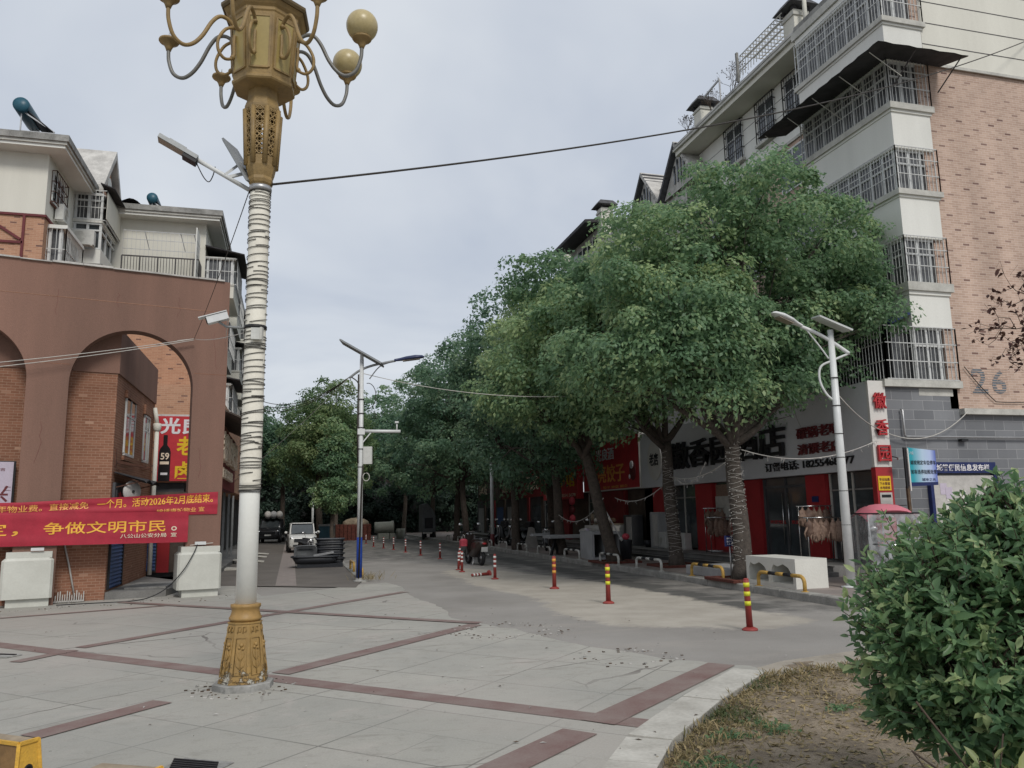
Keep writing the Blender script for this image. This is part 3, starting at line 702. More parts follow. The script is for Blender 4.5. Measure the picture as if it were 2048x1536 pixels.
# solar floodlight strapped to the shaft
right = Vector((.964, -.266, 0)); fwd = Vector((.266, .964, 0)); up = Vector((0, 0, 1))
fb = Vector((LP[0], LP[1], 5.50)) - right * .13
fl = thing('solar_floodlight', 'grey floodlight with its own small solar panel strapped to the golden lamp post', 'street light', fb)
fd = (-right * .93 + up * .50 - fwd * .35); fdn = fd.normalized()
b = MB(); b.tube([fb, fb + fd * .60], .026, 'lamp_white', 10); b.lathe([(.125, -.03), (.128, 0), (.125, .03)], (LP[0], LP[1], 5.5), 'steel', 20); b.build('arm', fl)
sidev = fdn.cross(up).normalized(); nv = sidev.cross(fdn).normalized()
hc = fb + fd * .78
b = MB(); b.obox(hc, fdn * .23, sidev * .08, nv * .024, 'lamp_grey'); b.obox(hc + nv * .03 + fdn * .02, fdn * .10, sidev * .06, nv * .012, 'lamp_grey')
b.obox(hc - fdn * .16 - nv * .04, fdn * .08, sidev * .07, nv * .025, 'black'); ho = b.build('lamp_head', fl)
b = MB(); b.obox(hc - nv * .027 + fdn * .07, fdn * .155, sidev * .07, nv * .004, 'lens'); b.build('lens', ho)
pc = fb + fd * .12 + up * .27 + fwd * .08; pu = (up * .86 - right * .50).normalized(); pv = (fwd * .95 + right * .12 + up * .05); pv = (pv - pu * pv.dot(pu)).normalized(); pn_ = pu.cross(pv)
b = MB(); b.obox(pc, pu * .30, pv * .18, pn_ * .012, 'lamp_grey'); po = b.build('solar_panel', fl)
b = MB(); b.obox(pc + pn_ * .015, pu * .285, pv * .165, pn_ * .003, 'solar_cell'); b.build('cells', po)
b = MB(); b.bar(fb + fd * .28, pc + pu * .02, .06, 'lamp_white', .03); b.bar(fb + fd * .24, pc - pu * .12, .05, 'lamp_white', .03); b.build('bracket', fl)
b = MB(); b.tube(catmull([hc - fdn * .24 - nv * .04, fb + fd * .50 - up * .16, fb + fd * .44 - up * .18, fb + fd * .40 - up * .08, fb + fd * .38 + up * .04], 6), .006, 'black', 6); b.build('lead', fl)

# camera and junction box on the shaft
cb_ = Vector((LP[0], LP[1], 3.86)); cdirv = (-right * .86 - up * .30 - fwd * .25).normalized()
sc_ = thing('security_camera', 'white bullet security camera bracketed to the wire wrapped lamp shaft', 'camera', cb_)
cc = cb_ - right * .40 + up * .10 - fwd * .08; sv = cdirv.cross(up).normalized(); nv2 = sv.cross(cdirv)
b = MB(); b.obox(cc, cdirv * .115, sv * .045, nv2 * .04, 'lamp_white'); b.build('housing', sc_)
b = MB(); b.obox(cc + nv2 * .05 + cdirv * .04, cdirv * .155, sv * .055, nv2 * .005, 'lamp_white'); b.build('sunshield', sc_)
b = MB(); b.lathe([(.036, 0), (.036, .012), (.02, .013)], cc + cdirv * .115, 'black', 14, axis=cdirv); b.build('lens', sc_)
b = MB(); b.tube([cb_ - right * .1, cb_ - right * .33 + up * .02, cc - nv2 * .045], .014, 'lamp_grey', 8); b.lathe([(.121, -.02), (.123, 0), (.121, .02)], cb_, 'black', 20); b.build('bracket', sc_)
jb = MB(); jc = Vector((LP[0], LP[1], 3.76)) + right * .06 - fwd * .14
jb.obox(jc, right * .05 + fwd * .01, fwd * .03, up * .065, 'ac_white'); jb.obox(jc + right * .055 - fwd * .0, right * .012, fwd * .03, up * .07, 'grey_trim')
tag(jb.build('junction_box'), 'small pale cable box tied to the lamp shaft beside the security camera', 'junction box')
# ================================================================== ARCADE (left), a brown rendered arched screen wall
AA = Vector((-5.55, 19.32, 0)); AU = Vector((.9739, .2265, 0)).normalized(); AW = Vector((-AU.y, AU.x, 0))
AM = Matrix(((AU.x, AW.x, 0, AA.x), (AU.y, AW.y, 0, AA.y), (0, 0, 1, 0), (0, 0, 0, 1)))
def T(s, w_, z): return AM @ Vector((s, w_, z))
arc = thing('arcade_wall', 'brown rendered arcade of tall round arches on white marble plinths', 'arcade', T(4.06, 0, 0))
TH, TOP, SPR, RAD, PER = .42, 7.5, 4.80, 1.29, 3.39
b = MB(AM)
for k in range(4):
    c_ = 2.02 - PER * k
    b.box(c_ + RAD, c_ + PER - RAD if k else 4.06, 0, TH, 0, TOP, 'arcade_brown')
    n_ = 40; pts = [(c_ + RAD * math.cos(math.pi * i / n_), SPR + RAD * math.sin(math.pi * i / n_)) for i in range(n_ + 1)]
    for i in range(n_):
        (s0, z0), (s1, z1) = pts[i], pts[i + 1]
        b.add([(s0, 0, z0), (s1, 0, z1), (s1, 0, TOP), (s0, 0, TOP), (s0, TH, z0), (s1, TH, z1), (s1, TH, TOP), (s0, TH, TOP)], [(0, 3, 2, 1)[::-1], (4, 5, 6, 7)[::-1], (0, 1, 5, 4), (3, 7, 6, 2)], 'arcade_brown')
b.box(2.02 - PER * 3 - RAD - .8, 2.02 - PER * 3 - RAD, 0, TH, 0, TOP, 'arcade_brown')
b.build('wall', arc)
b = MB(AM)
for i in range(22):
    s0 = -9.6 + i * .615; dz = random.uniform(-.02, .02); b.box(s0 + .004, s0 + .611, -.05 + random.uniform(-.01, .01), TH + .05, TOP + dz * .3, TOP + .035 + dz, 'gable_grey')
b.build('coping', arc)
b = MB(AM); b.box(-9.6, 4.058, -.003, .0, 6.72, 6.735, 'brick_tan'); b.box(3.31, 4.058, -.003, .0, 5.17, 5.18, 'brick_tan'); b.box(-.08, .73, -.003, 0, 5.2, 5.21, 'brick_tan')
for sx, sz, hh in ((2.9, 7.0, .5), (.4, 6.9, .6), (3.75, 6.2, .9), (-1.5, 7.0, .45), (1.6, 6.95, .35), (3.5, 3.4, .7), (.25, 3.9, .9)):
    pts = [(sx, -.0015, sz)]
    for k in range(6): pts.append((pts[-1][0] + random.uniform(-.05, .05), -.0015, pts[-1][2] - hh / 6))
    for p, q in zip(pts, pts[1:]): b.bar(p, q, .004, 'letter_maroon')
b.build('render_joints', arc)
for k in range(3):
    s0, s1 = 3.31 - PER * k, (4.06 if k == 0 else 4.06 - PER * k)
    pb = MB(AM); pb.box(s0 - .05, s1 - .02, -.12, TH + .1, 0, .17, 'marble')
    pb.bbox(s0 - .17, s1 + .03, -.2, TH + .2, .17, 1.0, 'marble', .05); pb.box(s0 - .1, s1 - .01, -.14, TH + .14, 1.0, 1.13, 'marble'); pb.build('plinth', arc)
# floodlight tube on the near plinth
b = MB(AM); b.obox((3.62, -.08, 1.2), (.12, 0, 0), (0, .03, 0), (0, 0, .035), 'lamp_white'); b.bar((3.4, -.05, 1.16), (3.9, -.05, 1.2), .015, 'wire_light')
tag(b.build('light_fitting'), 'small white strip light lying on the right hand marble plinth', 'light')
b = MB(AM); b.tube(catmull([(3.55, -.14, 1.17), (3.45, -.24, .95), (3.25, -.26, .6), (2.95, -.2, .25), (2.6, -.2, .06), (2.2, -.3, .012), (1.4, -.25, .012), (.8, -.22, .012)], 6), .011, 'black', 6)
tag(b.build('ground_cable'), 'black cable drooping from the marble plinth along the foot of the brick building', 'cable')
b = MB(AM); b.obox((.38, -.16, 1.18), (.12, 0, 0), (0, .03, 0), (0, 0, .03), 'lamp_white'); tag(b.build('light_fitting'), 'strip light under the red banner on the second marble plinth', 'light')

# banners: pleated cloth with lettering that follows it
def banner(name, label, s0, s1, zt, zb, off, rows, amp=.02):
    b = MB(AM); nS, nZ = 60, 10; v = []; f = []
    def W(s, q):
        return off - amp * (math.sin(q * 9 + s * .7) * .5 + math.sin(q * 17 - s * 1.9) * .35 + math.sin(s * 3.1 + q * 3) * .25)
    for i in range(nS + 1):
        s = s0 + (s1 - s0) * i / nS; t0, b0 = zt(s), zb(s)
        for j in range(nZ + 1):
            q = j / nZ; v.append((s, W(s, q), t0 + (b0 - t0) * q))
    o_ = len(v); v += [(x, y + .006, z) for x, y, z in v]
    for i in range(nS):
        for j in range(nZ):
            k = i * (nZ + 1) + j; f += [(k, k + 1, k + nZ + 2, k + nZ + 1), (o_ + k, o_ + k + nZ + 1, o_ + k + nZ + 2, o_ + k + 1)]
    b.add(v, f, 'banner_red', True)
    for body, sa, sb, za, zb_, m in rows:
        tb = MB(); tb.text(body, (0, 0, 0), (1, 0, 0), (0, 1, 0), sb - sa, zb_ - za, m, .002, .009)
        vs = []
        for x, y, z in tb.v:
            s = sa + x; t0, b0 = zt(s), zb(s); zl = za + y + (t0 - zt((sa + sb) / 2)); q = (t0 - zl) / (t0 - b0)
            vs.append((s, W(s, q) - .006 - z, zl))
        b.add(vs, tb.f, m)
    return tag(b.build(name), label, 'banner', 'red cloth banners on the arcade')
banner('cloth_banner', 'upper red banner with orange characters, creased across its row of text', -6, 3.97, lambda s: 2.38 + (s - 4) * .055 if s > 0 else 2.16 + s * .003, lambda s: 1.86 + (s - 4) * .01, -.03,
       [('年物业费。直接减免', -.42, 1.28, 1.97, 2.12, 'letter_orange'), ('一个月。活动2026年2月底结束。', 1.45, 3.86, 2.07, 2.27, 'banner_gold'), ('锦绣康城物业 宣', 2.66, 3.68, 1.90, 2.01, 'letter_orange')], .022)
banner('cloth_banner', 'lower red banner with big yellow characters spaced wide apart', -6, 3.34, lambda s: 1.93 + (s - 3) * .006, lambda s: 1.235 + (s - 3) * -.004, -.075,
       [('定，', -.72, .0, 1.46, 1.73, 'banner_gold'), ('争做文明市民', .46, 2.86, 1.48, 1.74, 'banner_gold'), ('。', 2.98, 3.10, 1.50, 1.60, 'letter_cream'), ('八公山公安分局  宣', 1.94, 3.10, 1.36, 1.455, 'letter_cream')], .012)
# poster leaning in the next arch
b = MB(AM); b.box(-2.2, -.16, .36, .42, 1.6, 3.06, 'black'); b.box(-2.17, -.2, .33, .358, 1.62, 3.04, 'lilac_poster'); b.text('兴', (-.62, .329, 2.18), (1, 0, 0), (0, 0, 1), .36, .36, 'letter_maroon', .002, .02)
b.text('开业大吉', (-.75, .329, 2.84), (1, 0, 0), (0, 0, 1), .4, .07, 'letter_maroon', .002, .01); b.bar((-.34, .326, 2.5), (-.22, .326, 2.5), .006, 'letter_maroon'); b.bar((-.34, .326, 2.43), (-.22, .326, 2.43), .006, 'letter_maroon')
tag(b.build('poster_board'), 'lilac and white poster board with a purple character in the left arch', 'poster')

# ------------------------------------------------------------------ tan brick building behind the arches
tb_ = thing('brick_building', 'two storey tan brick building with white windows standing behind the arcade', 'building', T(0, 1, 0))
c1 = T(1.72, .56, 0); c0 = T(-9, .56, 0); SX = c1.x; SY1 = 25.6
def side(z): return None
b = MB(); b.extr([c0, c1, (SX, SY1, 0), (c0.x, SY1, 0)], (0, 0, 6.05), 'brick_tan'); b.build('wall', tb_)
b = MB(); cp = T(1.75, .53, 5.15); b.extr([T(-9, .53, 5.15), cp, (cp.x, SY1 + .03, 5.15), (c0.x, SY1 + .03, 5.15)], (0, 0, 1.05), 'arcade_brown'); b.build('parapet', tb_)
def frame_win(parent, x, y0, y1, z0, z1, nrm=1, name='window', m='frame_white', bars=2, depth=.05):
    """window in a wall of constant x, facing +x (nrm=1) or -x"""
    e = nrm; b = MB(); t_ = .06
    for a_, c_ in (((y0, z0), (y1, z0)), ((y0, z1), (y1, z1))): b.box(x + e * .003, x + e * depth, a_[0], c_[0], a_[1] - t_ / 2, a_[1] + t_ / 2, m)
    for k in range(bars + 1):
        y = y0 + (y1 - y0) * k / bars; b.box(x + e * .004, x + e * (depth - .004), y - t_ / 2, y + t_ / 2, z0 + t_ / 2, z1 - t_ / 2, m)
    zt = z0 + (z1 - z0) * .68; b.box(x + e * .005, x + e * (depth - .007), y0 + t_ / 2, y1 - t_ / 2, zt - t_ / 3, zt + t_ / 3, m)
    o = b.build(name, parent); g = MB(); g.box(x + e * .002, x + e * (depth - .02), y0 + t_ / 2, y1 - t_ / 2, z0 + t_ / 2, z1 - t_ / 2, 'glass'); g.build('pane', o); return o
frame_win(tb_, SX, 21.3, 22.5, 3.35, 4.75); frame_win(tb_, SX, 23.9, 24.7, 3.35, 4.6)
b = MB()
for y0, y1 in ((21.2, 22.6), (23.8, 24.8)): b.box(SX + .003, SX + .07, y0 - .03, y1 + .03, 4.72 if y0 < 22 else 4.64, 4.9, 'brick_tan'); b.box(SX + .003, SX + .06, y0, y1, 3.2, 3.3, 'brick_tan')
b.build('window_lintel', tb_)
def shutter(parent, x, y0, y1, z0, z1):
    b = MB(); n_ = int((z1 - z0) / .085)
    for i in range(n_):
        z = z0 + (z1 - z0) * i / n_; zz = (z1 - z0) / n_
        b.add([(x + .01, y0, z), (x + .01, y1, z), (x + .035, y1, z + zz * .5), (x + .035, y0, z + zz * .5), (x + .01, y1, z + zz), (x + .01, y0, z + zz)], [(0, 1, 2, 3), (3, 2, 4, 5)], 'shutter_blue')
    b.box(x + .005, x + .05, y0 - .05, y0, z0, z1, 'black'); b.box(x + .005, x + .05, y1, y1 + .05, z0, z1, 'black')
    return b.build('roller_shutter', parent)
shutter(tb_, SX, 20.45, 21.9, .2, 1.75)
b = MB(); b.box(SX + .004, SX + .06, 20.4, 22.6, 1.76, 2.62, 'shop_dark'); b.box(SX + .062, SX + .09, 20.5, 21.7, 1.95, 2.45, 'sheet_dark')
b.text('米', (SX + .095, 20.6, 2.02), (0, 1, 0), (0, 0, 1), .5, .4, 'letter_red', .004, .01); b.build('shop_opening', tb_)
b = MB(); b.box(SX + .003, SX + .10, 22.7, 23.3, 1.55, 2.1, 'shutter_blue'); b.build('meter_box', tb_)
b = MB(); b.tube([(SX + .14, 25.3, .2), (SX + .14, 25.3, 4.3)], .06, 'cream_wall', 10); b.lathe([(.06, 0), (.11, .05), (.12, .22), (.1, .24)], (SX + .14, 25.3, 4.3), 'cream_wall', 10); b.tube([(SX + .14, 25.3, 4.5), (SX + .05, 25.3, 5.0)], .06, 'cream_wall', 10); b.build('drainpipe', tb_)
b = MB(); b.bar((SX, 20.6, 3.1), (SX + .55, 21.2, 3.02), .05, 'rust_iron'); b.bar((SX, 21.2, 3.15), (SX + .6, 21.5, 3.0), .04, 'rust_iron'); b.bar((SX, 20.5, 3.0), (SX, 20.5, 3.4), .06, 'rust_iron'); b.bar((SX, 20.9, 2.95), (SX + .6, 21.4, 3.0), .03, 'rust_iron')
tag(b.build('rusty_bracket', tb_), None)
# sheet canopy over the blue shutter, and the round white disc beneath it
aw = thing('shop_awning', 'small sagging dark sheet awning above the blue shutter behind the arch', 'awning', (SX, 21, 2.8))
b = MB(); n_ = 14; v = []; f = []
for i in range(n_ + 1):
    y = 20.4 + 2.3 * i / n_; dz = .02 * (i % 2); v += [(SX + .01, y, 2.86 + dz), (SX + .65, y + .1, 2.66 + dz - .04 * math.sin(i))]
for i in range(n_): k = 2 * i; f.append((k, k + 1, k + 3, k + 2))
o_ = len(v); b.add(v + [(x, y, z - .015) for x, y, z in v], f + [tuple(o_ + i for i in reversed(q)) for q in f], 'sheet_dark'); b.build('sheet', aw)
b = MB(); b.bar((SX, 20.5, 2.5), (SX + .6, 20.6, 2.66), .025, 'rust_iron'); b.bar((SX, 22.6, 2.5), (SX + .6, 22.7, 2.66), .025, 'rust_iron'); b.build('bracket', aw)
b = MB(); b.lathe([(.001, -.03), (.24, -.03), (.26, 0), (.24, .03), (.001, .03)], (SX + .36, 20.75, 2.42), 'foam', 20, axis=(.8, -.6, 0)); b.ball((SX + .395, 20.72, 2.42), .035, 'black', 8, 6)
tag(b.build('fan_disc'), 'pale round disc hanging under the dark awning behind the arch', 'fan')
b = MB(); b.extr([(SX + .02, 20.2, 0), (SX + 1.25, 20.5, 0), (SX + 1.5, 22.6, 0), (SX + .02, 25.4, 0)], (0, 0, .16), 'platform'); b.box(SX + .3, SX + 1.2, 20.8, 22.4, .163, .2, 'dirty_concrete')
tag(b.build('entrance_step'), 'low cracked concrete step in front of the blue shutter', 'step')
b = MB(AM); b.tube([(1.15, .5, .02), (.98, .53, .8), (.8, .54, 1.5)], .02, 'foam', 6); tag(b.build('leaning_pole'), 'thin pale pole leaning on the tan brick wall beside the left plinth', 'pole')
b = MB(AM)
for i in range(16): b.box(.62 + i * .045, .64 + i * .045, .3, .5, .02, .2 + .05 * math.sin(i * 1.7), 'foam')
b.box(.6, 1.32, .3, .52, .015, .04, 'foam'); tag(b.build('drying_crate'), 'small pale slatted crate lying between left plinth and brick wall', 'crate')

# ------------------------------------------------------------------ left apartment blocks
LX = -2.5
def cage(parent, pts, z0, z1, gap=.11, rails=(0, .33, .66, 1), m='bar_white', t_=.014, name='window_cage'):
    """welded burglar bars over a run of plan points"""
    b = MB()
    for q in rails:
        z = z0 + (z1 - z0) * q
        for p0, p1 in zip(pts, pts[1:]): b.bar((*p0, z), (*p1, z), t_ * 1.7, m)
    for p0, p1 in zip(pts, pts[1:]):
        L_ = math.dist(p0, p1); n_ = max(1, round(L_ / gap))
        for i in range(n_ + 1):
            x = p0[0] + (p1[0] - p0[0]) * i / n_; y = p0[1] + (p1[1] - p0[1]) * i / n_
            b.bar((x, y, z0), (x, y, z1), t_ * (1.9 if i in (0, n_) else 1), m)
    return b.build(name, parent)
def ac_unit(x, y, z, face, label, rz=None, group='outdoor air conditioner units'):
    """outdoor unit whose back is at (x,y), facing angle face"""
    t_ = thing('ac_unit', label, 'air conditioner', (x, y, z), face, group)
    b = MB(); b.bbox(-.4, .4, -.3, -.02, 0, .56, 'ac_white', .015); b.build('casing', t_, True)
    b = MB()
    for r_ in np.linspace(.03, .21, 6): b.tube([(-.1 + r_ * math.cos(a_), -.306, .28 + r_ * math.sin(a_)) for a_ in np.linspace(0, 6.2832, 21)], .005, 'grey_trim', 4)
    b.lathe([(.22, 0), (.2, -.004), (.001, -.004)], (-.1, -.299, .28), 'black', 20, axis=(0, -1, 0)); b.build('fan_grille', t_, True)
    b = MB(); b.box(-.36, -.3, -.32, .02, -.05, 0, 'grey_trim'); b.box(.3, .36, -.32, .02, -.05, 0, 'grey_trim'); b.build('bracket', t_, True); return t_
def eaves(parent, x0, x1, y0, y1, z, ov=.7, rise=1.4, name='roof'):
    """hipped tile roof with a deep boxed eave"""
    b = MB(); X0, X1, Y0, Y1 = x0 - ov, x1 + ov, y0 - ov, y1 + ov
    b.box(X0, X1, Y0, Y1, z, z + .10, 'white_wall'); b.box(X0 - .06, X1 + .06, Y0 - .06, Y1 + .06, z + .102, z + .2, 'grey_trim'); b.box(X0 - .12, X1 + .12, Y0 - .12, Y1 + .12, z + .202, z + .42, 'dirty_concrete')
    hx = min(X1 - X0, Y1 - Y0) / 2 - .3
    v = [(X0, Y0, z + .42), (X1, Y0, z + .42), (X1, Y1, z + .42), (X0, Y1, z + .42), (X0 + hx, Y0 + hx, z + .42 + rise), (X1 - hx, Y0 + hx, z + .42 + rise), (X1 - hx, Y1 - hx, z + .42 + rise), (X0 + hx, Y1 - hx, z + .42 + rise)]
    b.add(v, [(0, 1, 5, 4), (1, 2, 6, 5), (2, 3, 7, 6), (3, 0, 4, 7), (4, 5, 6, 7)], 'roof_tile'); return b.build(name, parent)
# block A: cream gable block, nearest on the left
AX, AY = -8.1, 28.3
ba = thing('apartment_block', 'cream and brick apartment block with caged balcony rising behind the arcade at far left', 'apartment block', (-14, 32, 0))
b = MB(); b.box(-26, AX, AY, 44, 11.74, 13.86, 'cream_wall'); b.box(-26, AX + .003, AY - .003, 44, 0, 11.66, 'brick_left'); b.build('wall', ba)
b = MB(); b.box(-26, AX + .06, AY - .06, 44, 11.662, 11.738, 'letter_maroon'); b.bar((-9.9, AY - .02, 11.6), (-8.75, AY - .02, 10.85), .08, 'letter_maroon'); b.bar((-14, AY - .02, 10.75), (-8.68, AY - .02, 10.75), .08, 'letter_maroon'); b.bar((-8.68, AY - .02, 8.5), (-8.68, AY - .02, 11.66), .08, 'letter_maroon'); b.build('brown_trim', ba)
eaves(ba, -26, AX, AY, 44, 13.86, .62, 1.3)
frame_win(ba, AX, 28.85, 30.1, 12.45, 13.45, name='window', bars=3)
cage(ba, [(AX, 28.75), (AX + .15, 28.75), (AX + .15, 30.2), (AX, 30.2)], 12.4, 13.5, .2, m='rust_iron')
b = MB(); b.bar((AX, 28.7, 12.34), (AX + .2, 30.3, 12.34), .06, 'rust_iron'); b.build('window_ledge', ba)
b = MB(); b.box(AX, AX + .5, 28.75, 30.9, 9.2, 9.32, 'white_wall'); b.box(AX, AX + .6, 28.7, 30.95, 11.46, 11.58, 'white_wall'); b.box(AX + .01, AX + .4, 28.85, 30.8, 9.32, 11.46, 'glass_curtain'); b.build('bay_window', ba)
b = MB()
for y in (28.85, 29.8, 30.75): b.box(AX + .41, AX + .45, y - .05, y + .05, 9.32, 11.46, 'frame_white')
for x in (AX + .06, AX + .38): b.box(x - .04, x + .04, 28.80, 28.845, 9.32, 11.46, 'frame_white')
b.build('bay_frame', ba)
cage(ba, [(AX, 28.7), (AX + .58, 28.7), (AX + .58, 30.9), (AX, 30.9)], 9.32, 11.46, .16)
# caged balcony reaching forward to the street
BX0, BX1, BY0, BY1 = AX, -7.1, 31.6, 37.0
b = MB(); b.box(BX0, BX1, BY0, BY1, 11.15, 11.72, 'white_wall'); b.box(BX0, BX1 + .1, BY0 - .1, BY1, 10.95, 11.15, 'dirty_concrete'); b.box(BX0, BX1 - .12, BY0 + .12, BY1, 9.2, 10.95, 'glass_curtain'); b.box(BX0, BX1, BY0, BY1, 8.4, 9.2, 'cream_wall')
b.box(BX0, BX1 - .12, BY0 + .12, BY1, 11.72, 12.76, 'glass'); b.box(BX0, BX1, BY0, BY1, 12.76, 12.86, 'white_wall'); b.box(BX0, BX1 - .12, BY0 + .12, BY1, 12.86, 13.95, 'glass_curtain'); b.build('balcony', ba)
b = MB()
for z0, z1 in ((11.74, 12.75), (12.87, 13.93)):
    for i in range(3): x = BX0 + .06 + (BX1 - BX0 - .12) * i / 2; b.box(x - .045, x + .045, BY0 + .04, BY0 + .1, z0, z1, 'frame_white')
    for i in range(7): y = BY0 + .1 + (BY1 - BY0 - .15) * i / 6; b.box(BX1 - .1, BX1 - .04, y - .035, y + .035, z0, z1, 'frame_white')
    for z in (z0 + .03, z1 - .03, z0 + (z1 - z0) * .72): b.box(BX0, BX1 - .035, BY0 + .035, BY0 + .105, z - .03, z + .03, 'frame_white'); b.box(BX1 - .105, BX1 - .034, BY0 + .1, BY1, z - .03, z + .03, 'frame_white')
b.build('balcony_glazing', ba)
cage(ba, [(BX0, BY0 - .12), (BX1 + .12, BY0 - .12), (BX1 + .12, BY1)], 12.82, 13.98, .12, (0, .42, .83, 1))
cage(ba, [(BX0, BY0 - .12), (BX1 + .12, BY0 - .12), (BX1 + .12, BY1)], 9.3, 10.9, .15, (0, .5, 1))
b = MB(); b.box(BX1 + .13, BX1 + .15, BY0 - .1, BY1, 12.9, 13.9, 'cream_wall'); b.build('side_screen', ba)
b = MB(); b.extr([(BX1 - .1, BY0 - .2, 14.22), (BX1 + .4, BY0 - .2, 14.05), (BX1 + .4, BY0 - .2, 14.09), (BX1 - .1, BY0 - .2, 14.27)], (0, BY1 - BY0 + .4, 0), 'sheet_dark'); b.build('rain_sheet', ba)
ac_unit(AX + .02, 29.6, 11.95, R(90), 'air conditioner on the cream wall above the caged bay window at far left')
ac_unit(BX0 + .45, BY0 - .14, 11.75, 0, 'air conditioner tucked against the glazed balcony of the cream block')
DY0, DY1, DX, DZ = 32.2, 35.2, -7.45, 14.3
dmo = MB(); dc = (DY0 + DY1) / 2; dmo.add([(DX, DY0, DZ), (DX, DY1, DZ), (DX, dc, DZ + 1.75), (DX - 3, DY0, DZ), (DX - 3, DY1, DZ), (DX - 3, dc, DZ + 1.75)], [(0, 1, 2), (3, 5, 4)], 'brick_left')
dmo.add([(DX + .25, DY0 - .3, DZ - .2), (DX + .25, dc, DZ + 1.9), (DX + .25, DY1 + .3, DZ - .2), (DX - 3.2, DY0 - .3, DZ - .2), (DX - 3.2, dc, DZ + 1.9), (DX - 3.2, DY1 + .3, DZ - .2),
         (DX + .25, DY0 - .3, DZ + .1), (DX + .25, dc, DZ + 2.25), (DX + .25, DY1 + .3, DZ + .1), (DX - 3.2, DY0 - .3, DZ + .1), (DX - 3.2, dc, DZ + 2.25), (DX - 3.2, DY1 + .3, DZ + .1)],
        [(0, 1, 7, 6), (1, 2, 8, 7), (6, 7, 10, 9), (7, 8, 11, 10), (0, 3, 4, 1), (1, 4, 5, 2), (0, 6, 9, 3), (2, 5, 11, 8)], 'gable_grey')
dmo.lathe([(.32, 0), (.38, .02), (.38, .05), (.32, .06)], (DX + .01, dc, DZ + .7), 'white_wall', 20, axis=(1, 0, 0)); dmo.lathe([(.3, .0), (.001, .03)], (DX + .01, dc, DZ + .7), 'glass', 20, axis=(1, 0, 0))
dmo.build('dormer', ba)
def heater(x, y, z, rz, label, s=1):
    t_ = thing('solar_water_heater', label, 'water heater', (x, y, z), rz, 'roof water heaters')
    b = MB(); b.lathe([(.001, -.75 * s), (.24 * s, -.75 * s), (.25 * s, -.7 * s), (.25 * s, .7 * s), (.24 * s, .75 * s), (.001, .75 * s)], (0, 0, .85 * s), 'heater_blue', 20, axis=(0, 1, 0)); b.build('tank', t_, True)
    b = MB()
    for i in range(9): b.tube([(.1 * s, (-.6 + .15 * i) * s, .75 * s), (.95 * s, (-.6 + .15 * i) * s, .05 * s)], .03 * s, 'black', 6)
    b.build('collector_tubes', t_, True)
    b = MB()
    for y_ in (-.6, .6):
        b.bar((0, y_ * s, 0), (0, y_ * s, .75 * s), .04, 'steel'); b.bar((0, y_ * s, 0), (1.0 * s, y_ * s, .0), .04, 'steel'); b.bar((0, y_ * s, .7 * s), (1.0 * s, y_ * s, .05), .04, 'steel')
    b.build('stand', t_, True); return t_
p = YP(45, 262, 29.2); heater(p[0], 29.6, p[2] - .1, 0, 'dark blue solar water heater on the cream block at far left', 1.05)

# block B: end wall with terrace rail, then the long street front
BFX, BEY = -3.7, 34.0
bb = thing('apartment_block', 'cream apartment block whose long shop front recedes along the left pavement', 'apartment block', (-6, 46, 0))
b = MB(); b.box(-14, BFX, BEY, 68, 6.0, 13.85, 'cream_wall'); b.box(-14, LX - .003, 27.2, 68, 2.9, 6.0, 'brick_left'); b.box(-14, LX - .8, 27.4, 68, 0, 2.9, 'shop_dark'); b.build('wall', bb)
b = MB(); b.box(-14, BFX - .1, 32.85, BEY - .003, 6.003, 10.9, 'brick_left'); b.build('lower_wall', bb)
eaves(bb, -14, BFX, BEY, 68, 13.85, .55, 1.0)
b = MB(); b.box(-6.9, BFX, 32.8, BEY - .003, 10.95, 11.12, 'dirty_concrete'); b.build('terrace_slab', bb)
b = MB(); TRL, TRR, TRY = -6.65, -3.82, 33.0
for z in (11.25, 12.0): b.bar((TRL, TRY, z), (TRR, TRY, z), .045, 'bar_dark')
for i in range(27): x = TRL + (TRR - TRL) * i / 26; b.bar((x, TRY, 11.12), (x, TRY, 12.0), .02 if i % 6 else .05, 'bar_dark')
for i in range(9): b.bar((TRR, TRY + i * .11, 11.12), (TRR, TRY + i * .11, 12.0), .02, 'bar_dark')
b.build('terrace_railing', bb)
b = MB()
for z in (12.3, 12.7, 13.05): b.bar((TRL, TRY + .05, z), (TRR - .1, TRY + .05, z), .02, 'steel')
for x in (TRL + .75, TRR - .75, TRR - .25): b.bar((x, TRY + .15, 13.1), (x + .22, TRY + .05, 12.3), .024, 'steel')
for i in range(19): x = TRL + (TRR - TRL) * i / 18; b.bar((x, TRY + .05, 12.0), (x, TRY + .05, 13.05), .009, 'steel')
for z in (11.6, 12.2, 12.8): b.bar((TRR - .1, TRY, z), (TRR - .1, BEY, z), .025, 'steel')
b.build('clothes_frame', bb)
b = MB(); b.box(TRR - .14, TRR - .1, TRY - .1, BEY - .003, 11.12, 13.3, 'white_wall'); b.build('screen_wall', bb)
